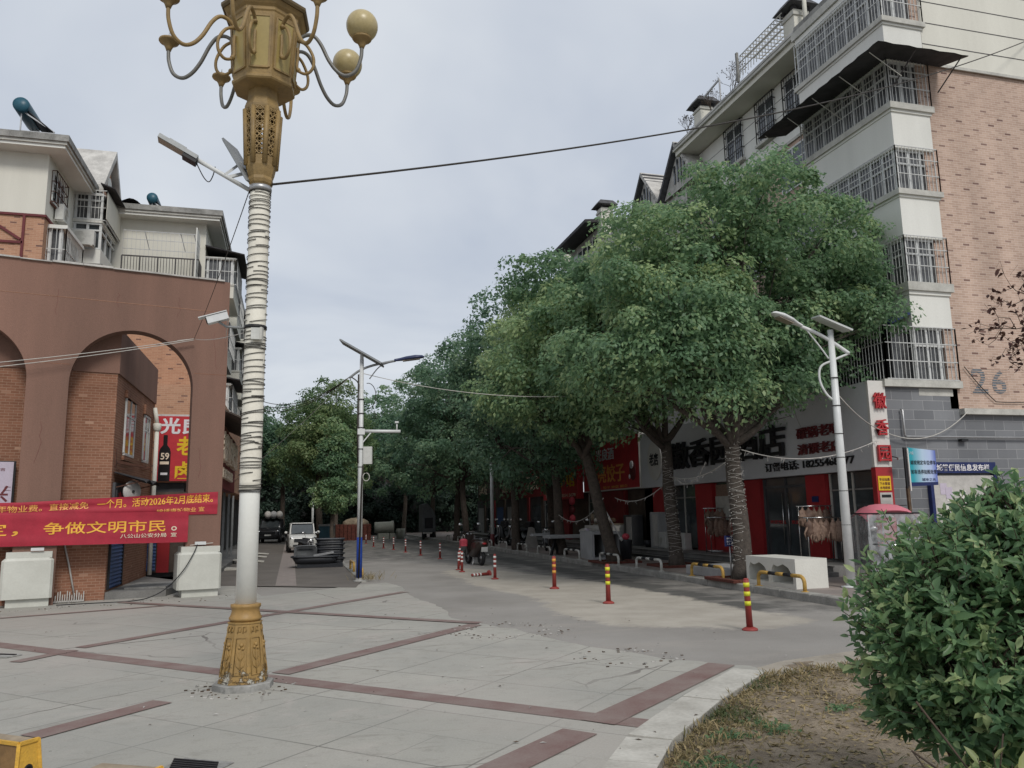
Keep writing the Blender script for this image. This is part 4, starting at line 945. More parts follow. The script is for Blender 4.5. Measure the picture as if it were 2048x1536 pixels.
for k, y0 in enumerate((34.1, 39.5, 45, 50.5, 56, 61.5)):
    for j, z0 in enumerate((10.9, 8.2, 5.6)):
        w_ = (1.15, .95)[(k + j) % 2]; FX_ = BFX; bo = MB(); bo.box(FX_, FX_ + w_, y0, y0 + 3.2, z0 - .12, z0 + .5, 'cream_wall'); bo.box(FX_, FX_ + w_ - .08, y0 + .08, y0 + 3.12, z0 + .5, z0 + 1.5, 'glass_curtain'); bo.box(FX_, FX_ + w_ + .05, y0 - .05, y0 + 3.25, z0 + 1.5, z0 + 1.6, 'grey_trim')
        for i in range(4): bo.box(FX_ + w_ - .07, FX_ + w_ - .02, y0 + .1 + i * 1.0, y0 + .17 + i * 1.0, z0 + .5, z0 + 1.5, 'frame_white')
        for i in range(3): x = FX_ + .1 + (w_ - .2) * i / 2; bo.box(x - .04, x + .04, y0 + .03, y0 + .075, z0 + .5, z0 + 1.5, 'frame_white')
        bo.build('balcony', bb); cage(bb, [(FX_, y0 - .06), (FX_ + w_ + .1, y0 - .06), (FX_ + w_ + .1, y0 + 3.2)], z0 + .45, z0 + 1.55, .15, (0, .5, 1))
        if (k + j) % 2 == 0: rs = MB(); rs.extr([(FX_, y0 - .25, z0 + 1.98), (FX_ + w_ + .4, y0 - .25, z0 + 1.68), (FX_ + w_ + .4, y0 - .25, z0 + 1.73), (FX_, y0 - .25, z0 + 2.03)], (0, 3.7, 0), 'sheet_dark'); rs.build('rain_sheet', bb)
p = YP(306, 432, 33.8); heater(p[0], 34.0, p[2] - .1, 0, 'dark blue solar water heater on the roof edge behind the terrace railing', .85)
p0_ = YP(232, 425, 33.8); p1_ = YP(300, 425, 33.8); rp = []
for i in range(9):
    for j in range(4): rp.append((p0_[0] + (p1_[0] - p0_[0]) * i / 8, 33.7 + j * .6, 14.3 + .35 * math.exp(-((i - 3) ** 2) / 7) * (1 - .15 * j) + random.uniform(-.05, .05) + .05 * j))
b = MB(); b.add(rp, [(i * 4 + j, i * 4 + j + 1, i * 4 + j + 5, i * 4 + j + 4) for i in range(8) for j in range(3)], 'sheet_dark'); tag(b.build('roof_tarpaulin'), 'crumpled dark tarpaulin on the roof behind the terrace', 'tarpaulin')
b = MB()
for i in range(3):
    y = 40.2 + i * .6; x = BFX + 1.35; v = [(x, y, 7.9), (x, y + .5, 7.9), (x + .03, y + .6, 6.6), (x - .05, y - .05, 6.5)]
    b.add(v + [(p[0] + .015, p[1], p[2]) for p in v], [(0, 1, 2, 3), (7, 6, 5, 4)], 'cloth_pink' if i else 'foam')
tag(b.build('laundry'), 'pink washing hung out from the left street front above the shops', 'laundry')
# shop fascia with stand-off letters, posts and glass
fs = thing('shop_fascia', 'dark red fascia with raised cream letters over the left pavement shops', 'shop sign', (LX, 30, 3))
b = MB(); b.box(LX + .004, LX + .28, 25.9, 34, 2.75, 4.75, 'sign_dull_red'); b.extr([(LX, 25.7, 5.2), (LX + .95, 25.7, 4.78), (LX + .95, 25.7, 4.83), (LX, 25.7, 5.26)], (0, 8.4, 0), 'shop_brown')
b.text('老灶卤味馆', (LX + .30, 26.3, 3.55), (0, 1, 0), (0, 0, 1), 6.6, .95, 'letter_cream', .14, .02); b.text('现卤现卖 欢迎光临', (LX + .30, 26.3, 3.05), (0, 1, 0), (0, 0, 1), 5, .32, 'letter_cream', .1, .015); b.build('board', fs)
for y in (26.4, 28.6, 30.8, 33, 35.5, 38): b = MB(); b.box(LX - .05, LX + .03, y, y + .08, .15, 2.75, 'lamp_grey'); b.build('post', fs)
b = MB(); b.box(LX - .78, LX + .35, 25.9, 60, 0, .15, 'platform'); b.extr([(LX + .35, 29.5, 0), (LX + 1.0, 29.7, 0), (LX + .35, 30.6, 0)], (0, 0, .06), 'edge_concrete')
tag(b.build('shop_step'), 'long low concrete step under the left pavement shops', 'step')
for i, y in enumerate((33.5, 37.5, 40.5)):
    b = MB(); b.extr([(LX + .36, y, .13), (LX + 1.5, y + .3, .012), (LX + 1.5, y + 1.2, .012), (LX + .36, y + .9, .13)], (0, 0, .03), 'edge_concrete')
    tag(b.build('door_ramp'), ('nearest', 'middle', 'farthest')[i] + ' of three small concrete ramps at the left shop step', 'ramp', 'concrete door ramps')
# red corner sign seen through the arch
rs = thing('shop_sign', 'red sign with white and yellow characters and a black bottle seen through the arch', 'shop sign', (-3.4, 27.1, 2.4))
SYs = 27.12
def S_(px, py): p = YP(px, py, SYs); return (p[0], p[2])
x0, z1 = S_(315, 832); x1, _ = S_(420, 832); z0 = S_(340, 962)[1]
b = MB(); b.box(x0, x1, SYs, SYs + .1, z0, z1, 'sign_red'); b.box(x0 - .04, x1, SYs + .02, SYs + .12, z1, z1 + .06, 'bar_white')
xa, za = S_(320, 868); xb, zb = S_(414, 836); b.text('光良酒', (xa, SYs - .004, za), (1, 0, 0), (0, 0, 1), (xb - xa) * 1.3, zb - za, 'letter_white', .004, .03)
xa, za = S_(352, 912); xb, zb = S_(385, 873); b.text('老灶', (xa, SYs - .004, za), (1, 0, 0), (0, 0, 1), (xb - xa) * 2.3, zb - za, 'letter_yellow', .004, .03)
xa, za = S_(349, 958); xb, zb = S_(385, 923); b.text('卤味', (xa, SYs - .004, za), (1, 0, 0), (0, 0, 1), (xb - xa) * 2.3, zb - za, 'letter_yellow', .004, .03)
b.build('board', rs)
bt = MB(); cx, cz = S_(327, 962); hz = S_(327, 870)[1] - cz; hw = .17
prof = [(-hw, 0), (hw, 0), (hw, .62), (hw * .85, .70), (hw * .36, .78), (hw * .36, .98), (hw * .3, 1), (-hw * .3, 1), (-hw * .36, .98), (-hw * .36, .78), (-hw * .85, .70), (-hw, .62)]
bt.extr([(cx + p, SYs - .005, cz + q * hz) for p, q in prof], (0, -.01, 0), 'bottle'); bt.text('59', (cx - .12, SYs - .017, cz + hz * .46), (1, 0, 0), (0, 0, 1), .25, hz * .15, 'letter_cream', .003, .02)
bt.box(cx - .13, cx + .13, SYs - .018, SYs - .016, cz + hz * .36, cz + hz * .42, 'letter_cream'); bt.box(cx - .1, cx + .1, SYs - .018, SYs - .016, cz + hz * .13, cz + hz * .18, 'letter_white'); bt.build('bottle', rs)
so = MB(); so.box(-4.6, LX - .01, 27.16, 27.19, .15, 2.6, 'shop_brown'); so.box(-3.95, -3.6, 27.1, 27.155, .15, 2.3, 'shop_red'); so.box(-2.95, -2.75, 27.1, 27.155, .15, 2.3, 'shop_red'); tag(so.build('shop_entrance'), 'dark recessed shop entrance with red jambs under the bottle sign', 'shop front')
sb = MB(); zb_ = .2
for i in range(16): z = zb_ + i * .1; sb.add([(-4.5, 27.09, z), (-3.98, 27.09, z), (-3.98, 27.06, z + .05), (-4.5, 27.06, z + .05), (-3.98, 27.09, z + .1), (-4.5, 27.09, z + .1)], [(0, 1, 2, 3), (3, 2, 4, 5)], 'shutter_blue')
tag(sb.build('roller_shutter'), 'half lowered blue roller shutter beside the red shop entrance behind the arch', 'shutter')
b = MB(); b.box(-2.05, -1.98, 44, 44.9, 2.0, 2.95, 'rust_iron'); b.extr([(LX, 44, 2.0), (-1.75, 44, 2.0), (-1.75, 44, 2.95), (LX, 44, 2.95)], (0, .08, 0), 'rust_iron'); b.text('鲜', (-2.35, 43.99, 2.1), (1, 0, 0), (0, 0, 1), .5, .75, 'letter_orange', .01, .02)
tag(b.build('hanging_sign'), 'small square brown hanging sign with an orange mark over the left pavement', 'shop sign')
# ================================================================== RIGHT APARTMENT BUILDING (number 26)
XS, XB, XE, YW, XW, YB = 14.2, 15.2, 16.45, 16.6, 16.2, 20.3
YEND = 28.9
rb = thing('apartment_building', 'five storey white and salmon brick apartment building painted with the number 26', 'apartment building', (17, 18, 0))
b = MB()
b.box(XW, 34, YW, YEND, 4.2, 16.5, 'brick_salmon')
b.build('brick_wall', rb)
b = MB(); b.box(XE + .02, 34, YW - .05, YW + .6, 13.78, 17.6, 'cream_wall'); b.box(XE + .02, 34, YW - .09, YW - .052, 13.72, 13.80, 'grey_trim')
for z in (14.35, 15.0, 15.65, 16.3, 16.95): b.box(XE + .02, 34, YW - .056, YW - .051, z, z + .025, 'bar_dark')
b.box(XW - .03, XW - .003, YB, YEND, 14.15, 16.5, 'white_wall')
for z in (14.7, 15.3, 15.9): b.box(XW - .034, XW - .031, YB, YEND, z, z + .02, 'bar_dark')
b.box(XW - .06, XW - .031, YB, YEND, 14.1, 14.2, 'grey_trim'); b.build('upper_wall', rb)
b = MB(); b.box(XS, XE, YW, 31, 0, 4.72, 'stone_blocks'); b.box(XE, 34, YW, YW + 3, 0, 4.05, 'stone_blocks'); b.build('stone_wall', rb)
b = MB(); b.box(XE + .003, 34, YW - .16, YW + .1, 4.052, 4.2, 'grey_trim'); b.box(XS - .05, XE + .08, YW - .12, 31, 4.722, 4.90, 'grey_trim'); b.build('stone_ledge', rb)
# corner bay: white spandrels, ledges and glazed bands
b = MB()
WB = [(4.9, 6.3), (7.47, 8.69), (10.0, 11.17), (12.44, 13.72), (14.95, 16.3)]; SP = [(6.3, 7.15), (8.69, 9.79), (11.17, 12.19), (13.72, 14.74), (16.3, 16.55)]
for z0, z1 in SP: b.box(XB, XE, YW - .06, YB, z0, z1, 'white_wall')
b.build('corner_bay', rb)
for z0, z1 in ((7.15, 7.47), (9.79, 10.0), (12.19, 12.44), (14.74, 14.95)): b = MB(); b.box(XB - .09, XE + .09, YW - .16, YB + .1, z0 + (z1 - z0) * .3, z1, 'grey_trim'); b.box(XB - .03, XE + .03, YW - .1, YB + .05, z0, z0 + (z1 - z0) * .3, 'white_wall'); b.build('ledge', rb)
for i, (z0, z1) in enumerate(WB):
    wn_ = MB(); xa, ya = XB + .1, YW + .06
    n_ = 3
    for k in range(n_ + 1): x = xa + (XE - .03 - xa) * k / n_; wn_.box(x - .03, x + .03, ya - .045, ya, z0, z1, 'frame_white')
    n_ = 8
    for k in range(n_ + 1): y = ya + (YB - ya) * k / n_; wn_.box(xa - .045, xa, y - .03, y + .03, z0, z1, 'frame_white')
    for z in (z0 + .03, z0 + (z1 - z0) * .66, z1 - .03): wn_.box(xa - .046, XE - .02, ya - .046, ya - .001, z - .025, z + .025, 'frame_white'); wn_.box(xa - .046, xa - .001, ya, YB, z - .025, z + .025, 'frame_white')
    wo_ = wn_.build('window', rb)
    g = MB(); g.box(xa, XE - .01, ya, YB, z0, z1, 'glass_curtain'); g.build('pane', wo_)
    if i: cage(rb, [(XB - .05, YB), (XB - .05, YW - .11), (XE + .05, YW - .11), (XE + .05, YW)], z0, z1 + .04, .115, (0, .36, .72, 1), t_=.012)
cage(rb, [(XS + .05, 21), (XS + .05, YW - .1), (XE + .02, YW - .1), (XE + .02, YW)], 4.92, 6.28, .115, (0, .34, .68, 1), t_=.014)
b = MB(); b.box(XS + .5, XE - .1, YW + .25, YW + .3, 4.95, 6.28, 'glass_curtain'); b.box(XS + .5, XS + .56, YW + .2, 20, 4.92, 6.28, 'black'); b.box(XE - .05, XE - .01, YW + .01, YW + .3, 4.95, 6.28, 'brick_salmon'); b.build('enclosed_terrace', rb)
b = MB(); b.extr([(XB - .01, YW - .05, 6.62), (XB - .62, YW - .05, 6.34), (XB - .62, YW - .05, 6.44), (XB - .01, YW - .05, 6.70)], (0, 4.5, 0), 'navy'); b.build('blue_canopy', rb)
# awning round the bay on the fourth floor
b = MB()
n_ = 30
def rag_(i): return .025 * math.sin(i * 2.1)
v = []; f = []
for i in range(n_ + 1): y = YW - 1.05 + (YB + .8 - YW + 1.05) * i / n_; v += [(XB - .02, max(y, YW - .07), 13.72), (XB - 1.1, y, 13.47 + rag_(i) * .6)]
for i in range(n_): k = 2 * i; f.append((k, k + 1, k + 3, k + 2))
o_ = len(v); b.add(v + [(x, y, z - .02) for x, y, z in v], f + [tuple(o_ + i for i in reversed(q)) for q in f], 'sheet_dark')
v = []; f = []
for i in range(13): x = XB - 1.1 + (XE + .5 - XB + 1.1) * i / 12; v += [(max(x, XB - .02), YW - .07, 13.73), (x, YW - 1.05, 13.475 + rag_(i + 3) * .6)]
for i in range(12): k = 2 * i; f.append((k, k + 1, k + 3, k + 2))
o_ = len(v); b.add(v + [(x, y, z - .02) for x, y, z in v], f + [tuple(o_ + i for i in reversed(q)) for q in f], 'sheet_dark')
awn_ = b.build('awning', rb)
for y in np.linspace(YW - .6, YB + .5, 5): b = MB(); b.bar((XB - .05, y, 12.9), (XB - 1.0, y, 13.44), .016, 'grey_trim'); b.build('stay', awn_)
for x in (XB + .1, XE + .3): b = MB(); b.bar((x, YW - .12, 12.9), (x, YW - 1.0, 13.44), .025, 'bar_dark'); b.build('stay', awn_)
# windows on the set-back front
for (ya, yb) in ((21.3, 22.3), (23.0, 24.0), (25.1, 26.2)):
    frame_win(rb, XW - .03, ya, yb, 14.95, 16.35, -1, bars=2, depth=.04)
    cage(rb, [(XW, ya - .06), (XW - .14, ya - .06), (XW - .14, yb + .06), (XW, yb + .06)], 14.85, 16.45, .14, (0, .28, .55, .82, 1), m='bar_dark')
for (ya, yb) in ((21.3, 22.3), (23.0, 24.0), (25.1, 26.2)): b = MB(); b.box(XW - .2, XW - .036, ya - .12, yb + .12, 14.74, 14.84, 'grey_trim'); b.build('window_ledge', rb)
for z in (7.6, 10.1, 12.5):
    for (ya, yb) in ((21.5, 22.9), (24.2, 25.4), (26.6, 27.8)): frame_win(rb, XW, ya, yb, z, z + 1.4, -1, bars=2, depth=.04)
# eave, stained parapet, chimneys, roof terrace
b = MB(); b.box(XB + .12, 34, YB, YEND, 16.552, 16.74, 'cream_wall'); b.box(XB + .02, 34, YB, YEND + .05, 16.742, 16.85, 'grey_trim')
b.extr([(XB - .0, YB - .2, 16.852), (XB + .1, YB - .2, 17.05), (XB + .55, YB - .2, 17.32), (XB + 3, YB - .2, 17.32), (XB + 3, YB - .2, 16.852)], (0, YEND - YB + .2, 0), 'dirty_concrete')
b.box(XB - .06, XE + .05, YW - .1, YB + .1, 16.56, 16.8, 'grey_trim'); b.box(XB - .02, 34, YW - .05, YB, 16.8, 17.0, 'dirty_concrete'); b.build('eave', rb)
def chimney(x, y, z0, s=1., h=1.25):
    c = MB(); c.box(x - .4 * s, x + .4 * s, y - .4 * s, y + .4 * s, z0, z0 + h, 'cream_wall'); c.box(x - .46 * s, x + .46 * s, y - .46 * s, y + .46 * s, z0 + h * .82, z0 + h * .9, 'grey_trim')
    for i in (-1, 1):
        for j in (-1, 1): c.box(x + i * .34 * s - .07, x + i * .34 * s + .07, y + j * .34 * s - .07, y + j * .34 * s + .07, z0 + h, z0 + h + .16, 'sheet_dark')
    c.add([(x - .72 * s, y - .72 * s, z0 + h + .14), (x + .72 * s, y - .72 * s, z0 + h + .14), (x + .72 * s, y + .72 * s, z0 + h + .14), (x - .72 * s, y + .72 * s, z0 + h + .14), (x - .45 * s, y - .45 * s, z0 + h + .42), (x + .45 * s, y - .45 * s, z0 + h + .42), (x + .45 * s, y + .45 * s, z0 + h + .42), (x - .45 * s, y + .45 * s, z0 + h + .42)],
          [(3, 2, 1, 0), (4, 5, 6, 7), (0, 1, 5, 4), (1, 2, 6, 5), (2, 3, 7, 6), (3, 0, 4, 7)], 'roof_tile'); return c
chimney(XB + .75, 21.15, 16.9, .75, 1.25).build('chimney', rb); chimney(XB + .75, 27.5, 17.2, .72, .85).build('chimney', rb)
b = MB(); b.box(XB + .06, XB + .14, 23.75, 23.85, 17.1, 18.25, 'dirty_concrete'); b.build('terrace_post', rb); b = MB()
for i in range(13): y = 21.4 + i * .2; b.bar((XB + .25, y, 18.15), (XB + 2.6, y, 18.25), .025, 'grey_trim')
for i in range(9): x = XB + .25 + i * .29; b.bar((x, 21.2, 18.18), (x, 23.85, 18.18), .025, 'grey_trim')
for i in range(15): y = 21.3 + i * .18; b.bar((XB + .2, y, 17.3), (XB + .25, y, 18.15), .02, 'grey_trim')
for z in (17.6, 17.9): b.bar((XB + .22, 21.2, z), (XB + .22, 23.85, z), .03, 'grey_trim')
b.build('trellis', rb); b = MB(); b.bar((XB + .3, 25.4, 17.3), (XB + .3, 25.4, 18.15), .05, 'steel'); b.bar((XB + .3, 25.4, 18.15), (XB + .3, 26.6, 18.05), .06, 'steel'); b.build('bent_pipe', rb); b = MB(); b.tube([(XB + .7, 20.6, 17), (XB + .7, 20.6, 19.2)], .07, 'cream_wall', 10); b.build('vent_pipe', rb)
# painted number
b = MB(); b.text('2', (16.93, YW - .006, 4.62), (1, 0, 0), (0, 0, 1), .5, .66, 'number_blue', .002, .012); b.text('6', (17.58, YW - .006, 4.62), (1, 0, 0), (0, 0, 1), .46, .62, 'number_blue', .002, .012)
for i in range(11): b.box(16.88, 18.1, YW - .0095, YW - .004, 4.60 + i * .066, 4.60 + i * .066 + .016, 'brick_salmon')
b.build('painted_number', rb)
b = MB(); b.tube([(14.6, YW - .05, 4.15), (14.62, YW - .09, 4.13), (14.62, YW - .09, 3.5), (14.66, YW - .09, 3.47), (30, YW - .09, 3.47)], .028, 'steel', 8); b.box(16.3, 16.5, YW - .13, YW - .01, 3.36, 3.42, 'black'); b.build('gas_pipe', rb)
b = MB(); b.poly([(15.25, YW - .004, 4.52), (16.3, YW - .004, 4.52), (16.3, YW - .004, 4.70), (15.25, YW - .004, 4.70)], 'grey_trim'); b.build('render_patch', rb)
ac_unit(XW - .1, 20.75, 14.0, R(-90), 'air conditioner beside the dark awning high on the white building front')
# plants left bare on the roof terrace
def bare_shrub(x, y, z, s, label, group=None, red=False):
    t_ = thing('bare_shrub', label, 'shrub', (x, y, z), 0, group); b = MB()
    def grow(p, d, L_, r, dep):
        q = p + d * L_; b.tube([p, p.lerp(q, .5) + Vector((random.uniform(-.04, .04), random.uniform(-.04, .04), 0)) * s, q], [r, r * .85, r * .65], 'twig', 4, caps=False)
        if dep:
            for _ in range(3): grow(q if random.random() < .6 else p.lerp(q, .7), (d + Vector((random.uniform(-.8, .8), random.uniform(-.8, .8), random.uniform(-.2, .7)))).normalized(), L_ * .72, r * .6, dep - 1)
        elif random.random() < .6: b.ball(q, .022, 'twig', 5, 3)
    for _ in range(4): grow(Vector((x, y, z)), Vector((random.uniform(-.5, .5), random.uniform(-.5, .5), 1)).normalized(), .42 * s, .014, 3)
    b.build('branches', t_); return t_
bare_shrub(XB + .5, 25.0, 17.3, 1.25, 'bare leafless shrub on the roof edge beside the bent pipe', 'bare shrubs on the roof')
bare_shrub(XB + .5, 26.4, 17.25, 1.0, 'bare leafless shrub on the roof just right of the small chimney', 'bare shrubs on the roof')
bare_shrub(XB + .4, 28.2, 17.2, .9, 'bare leafless shrub at the far end of the roof left of the chimney', 'bare shrubs on the roof')

# ------------------------------------------------------------------ shop fronts along the platform
pf = MB(); pf.box(12.62, XS, 17.0, 62, .0, .36, 'platform'); pf.box(12.12, 12.618, 16.8, 62, 0, .235, 'dark_tread'); pf.box(12.56, 12.66, 16.97, 62, .362, .375, 'platform')
pf.box(12.08, 12.2, 16.78, 62, .237, .248, 'platform'); tag(pf.build('shop_platform'), 'long two step stone platform in front of the right hand shops', 'steps')
FX = 14.1
FZ0, FZ1 = .36, 2.75
def shopfront(name, label, segs, ya, yb):
    """segs: (y_near, y_far, kind)"""
    t_ = thing(name, label, 'shop front', (FX, ya, FZ0)); 
    b = MB(); b.box(FX + .12, FX + .2, ya, yb, FZ0, FZ1, 'shop_dark'); b.box(FX - .02, FX + .1, ya, yb, FZ1 - .08, FZ1, 'shop_brown'); b.build('back_wall', t_)
    for y0, y1, kind in segs:
        b = MB()
        if kind == 'pillar': b.box(FX - .14, FX + .11, y0, y1, FZ0 + .002, FZ1 - .082, 'shop_red'); b.build('pillar', t_)
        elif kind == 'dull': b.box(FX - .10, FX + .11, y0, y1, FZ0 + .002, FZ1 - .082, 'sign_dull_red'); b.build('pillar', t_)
        elif kind == 'door':
            for k in range(3): y = y0 + (y1 - y0) * k / 2; b.box(FX - .03, FX + .05, y - .05, y + .05, FZ0 + .002, FZ1 - .09, 'shop_dark')
            b.box(FX - .028, FX + .048, y0, y1, FZ0 + 2.0, FZ0 + 2.08, 'shop_dark'); do = b.build('door', t_)
            g = MB(); g.box(FX, FX + .01, y0 + .05, y1 - .05, FZ0 + .02, FZ1 - .1, 'glass'); g.build('pane', do)
            h = MB(); ym = (y0 + y1) / 2
            for s_ in (-.14, .14): h.tube([(FX - .06, ym + s_, FZ0 + .35), (FX - .06, ym + s_, FZ0 + 1.85)], .017, 'chrome', 8)
            h.build('handle', do)
            st = MB()
            for yy in (y0 + (y1 - y0) * .02, ym + .02): st.text('欢迎光临', (FX - .006, yy + (y1 - y0) * .40, FZ0 + .95), (0, -1, 0), (0, 0, 1), (y1 - y0) * .36, .11, 'letter_red', .003, .02)
            st.build('door_sticker', do)
        elif kind in ('window', 'redwindow'):
            zb = FZ0 + .05
            if kind == 'redwindow': b.box(FX - .12, FX + .1, y0, y1, FZ0 + .002, FZ0 + .98, 'shop_red'); zb = FZ0 + 1.0
            for k in range(3): y = y0 + .03 + (y1 - y0 - .06) * k / 2; b.box(FX - .03, FX + .04, y - .03, y + .03, zb, FZ1 - .09, 'grey_trim' if kind == 'window' else 'shop_red')
            b.box(FX - .028, FX + .038, y0, y1, FZ1 - .55, FZ1 - .51, 'steel'); wo_ = b.build('window', t_)
            g = MB(); g.box(FX, FX + .01, y0, y1, zb, FZ1 - .1, 'glass'); g.build('pane', wo_)
            if kind == 'redwindow':
                m_ = MB(); m_.box(FX - .06, FX - .04, y0 + (y1 - y0) * .5, y1 - .05, zb + .05, zb + .85, 'grey_trim'); m_.build('leaf', wo_)
                p_ = MB(); p_.box(FX - .05, FX - .035, y0 + .1, y1 - .1, FZ1 - .75, FZ1 - .15, 'meat'); p_.build('menu_picture', wo_)
        elif kind == 'open': b.box(FX + .10, FX + .118, y0, y1, FZ0 + .002, FZ1 - .09, 'shop_brown'); b.build('opening', t_)
    return t_
def Yf(px, py=1000, x=FX): return XP(px, py, x)[1]
seq = [(1762, 1662, 'window'), (1662, 1621, 'pillar'), (1621, 1530, 'door'), (1530, 1497, 'pillar'), (1497, 1432, 'redwindow'), (1432, 1398, 'pillar'), (1398, 1345, 'window'), (1345, 1312, 'pillar')]
shopfront('restaurant_front', 'glass doors and bright red pillars under the long grey restaurant sign', [(Yf(a_) + .02, Yf(c_) - .02, k) for a_, c_, k in seq], 16.75, Yf(1312) + .1)
seq = [(1311, 1252, 'open'), (1252, 1200, 'dull'), (1200, 1178, 'window'), (1178, 1140, 'open'), (1140, 1122, 'dull'), (1122, 1090, 'window')]
shopfront('dumpling_front', 'dim dark red shop front under the red dumpling shop sign', [(Yf(a_) + .02, Yf(c_) - .02, k) for a_, c_, k in seq], Yf(1312) + .12, Yf(1090))
b = MB(); y = Yf(1090) + .1; b.box(FX, FX + .2, y, 62, .36, 2.75, 'shop_dark')
fo = thing('dark_shop_row', 'row of dim unlit shop fronts in the shade of the trees', 'shop front', (FX, y, .36)); b.build('wall', fo)
k = 0
while y < 60:
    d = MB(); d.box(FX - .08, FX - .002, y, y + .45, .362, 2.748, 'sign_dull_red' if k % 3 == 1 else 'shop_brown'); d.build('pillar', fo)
    d = MB(); d.box(FX - .03, FX - .002, y + .5, y + 2.4, .362, 2.2, ('shutter_blue', 'shop_dark', 'grey_block')[k % 3] if k % 4 else 'glass'); d.build('door', fo); y += 2.9; k += 1

def signboard(name, label, y0, y1, z0, z1, x, face, texts, group=None, edge=None, depth=.3):
    b = MB(); b.box(x, x + depth, y0, y1, z0, z1, face)
    if edge:
        for a_, c_ in ((z0 - .03, z0 + .02), (z1 - .02, z1 + .03)): b.box(x - .012, x + depth + .01, y0 - .01, y1 + .01, a_, c_, edge)
        for yy in (y0, y1): b.box(x - .013, x + depth, yy - .03, yy + .03, z0 - .02, z1 + .02, edge)
    for body, ya, yb, za, zb, m, dp in texts: b.text(body, (x - dp / 2 - .003, ya, za), (0, -1, 0), (0, 0, 1), ya - yb, zb - za, m, dp, .013)
    o = b.build(name); return tag(o, label, 'shop sign', group)
signboard('shop_sign', 'long grey shop sign with raised black characters and a phone number', 16.66, 30.28, 2.68, 4.86, 13.75, 'sign_grey',
          [('徽香园酒店', 27.4, 20.1, 3.24, 4.22, 'letter_black', .1), ('订餐电话: 18255468877', 21.3, 17.3, 2.84, 3.10, 'letter_black', .03), ('碳锅老味', 19.6, 17.7, 3.66, 3.98, 'letter_maroon', .05), ('清馔老店', 19.6, 17.7, 3.22, 3.52, 'letter_maroon', .05)])
b = MB(); yc = 28.9; prof = [(yc + .62 * math.cos(t_), 3.72 + .78 * math.sin(t_) * (1 if math.sin(t_) > 0 else 1)) for t_ in np.linspace(0, 2 * math.pi, 28, endpoint=False)]
b.extr([(13.74, y, z) for y, z in prof][::-1], (-.05, 0, 0), 'sign_white'); b.text('老店', (13.683, yc + .42, 3.5), (0, -1, 0), (0, 0, 1), .8, .5, 'letter_black', .01, .02)
tag(b.build('round_badge'), 'white oval badge with black characters at the far end of the grey sign', 'shop sign')
signboard('shop_sign', 'red sign with large orange dumpling characters and white lettering above', 30.36, 36.9, 2.72, 4.95, 13.72, 'sign_red',
          [('小亮饺子', 36.0, 31.9, 3.05, 3.85, 'letter_orange', .02), ('光良酒', 35.2, 33.0, 4.05, 4.6, 'letter_white', .02), ('饺子 炒菜 面食', 34.4, 31.6, 2.78, 2.9, 'letter_orange', .01)], edge='sign_white')
b = MB(); b.ball((13.69, 31.0, 3.45), (.03, .34, .42), 'letter_maroon', 12, 8); b.ball((13.67, 31.05, 3.68), (.03, .2, .17), 'letter_white', 10, 6); b.ball((13.67, 31.3, 3.2), (.03, .08, .1), 'letter_white', 8, 6); tag(b.build('dish_picture'), 'maroon dumpling dish picture at the right end of the red sign', 'picture')
signboard('shop_sign', 'bright red sign with a yellow character, half hidden by low leaves', 37.15, 42.6, 2.45, 4.2, 13.45, 'sign_red',
          [('饺子馆', 41.6, 37.5, 3.02, 3.75, 'letter_yellow', .02), ('手工 水饺 外卖 订餐', 42.2, 39.8, 2.54, 2.72, 'letter_cream', .01), ('0554 5678', 39.6, 37.4, 2.54, 2.70, 'letter_cream', .01)], edge='shop_red')
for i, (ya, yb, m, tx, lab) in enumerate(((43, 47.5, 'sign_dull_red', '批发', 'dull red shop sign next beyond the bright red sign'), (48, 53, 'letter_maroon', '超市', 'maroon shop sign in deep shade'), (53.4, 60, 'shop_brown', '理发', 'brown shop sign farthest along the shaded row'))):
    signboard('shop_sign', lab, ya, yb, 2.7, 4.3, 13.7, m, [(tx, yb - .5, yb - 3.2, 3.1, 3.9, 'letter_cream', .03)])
# vertical corner sign and red corner pillar with notices
b = MB(); b.box(13.70, XS, YW - .04, YW + .04, 2.72, 4.86, 'sign_white')
for ch, zc in (('徽', 4.32), ('香', 3.66), ('园', 3.02)): b.text(ch, (13.78, YW - .075, zc - .17), (1, 0, 0), (0, 0, 1), .36, .40, 'letter_red', .06, .01)
tag(b.build('corner_sign'), 'tall white corner sign with three raised red characters', 'shop sign')
b = MB(); b.box(13.72, XS, YW - .03, YW + .12, .36, 2.715, 'shop_red'); tag(b.build('corner_pillar'), 'red pillar at the building corner under the white vertical sign', 'pillar')
b = MB(); b.box(13.76, 14.12, YW - .045, YW - .032, 2.15, 2.5, 'letter_yellow'); 
for i, s_ in enumerate(('专业疏通', '下水管道', '水电维修')): b.text(s_, (13.79, YW - .048, 2.38 - i * .1), (1, 0, 0), (0, 0, 1), .3, .075, 'letter_maroon', .002, .01)
tag(b.build('yellow_notice'), 'small yellow notice on the red corner pillar', 'notice')
b = MB(); b.box(13.78, 14.13, YW - .045, YW - .032, 1.5, 2.1, 'foam'); b.box(13.82, 14.09, YW - .049, YW - .046, 1.98, 2.05, 'black')
for i in range(5): b.box(13.82, 14.09, YW - .048, YW - .046, 1.88 - i * .08, 1.885 - i * .08, 'grey_trim')
tag(b.build('paper_notice'), 'cream paper notice under the yellow one on the red corner pillar', 'notice')
b = MB(); b.bar((XS - .02, YW - .05, 2.98), (XS + .02, YW - .3, 2.92), .02, 'black'); b.obox((XS + .05, YW - .36, 2.92), (.12, -.03, .02), (.02, .05, 0), (0, 0, .03), 'lamp_grey'); tag(b.build('security_camera'), 'small grey security camera beside the white corner sign', 'camera')
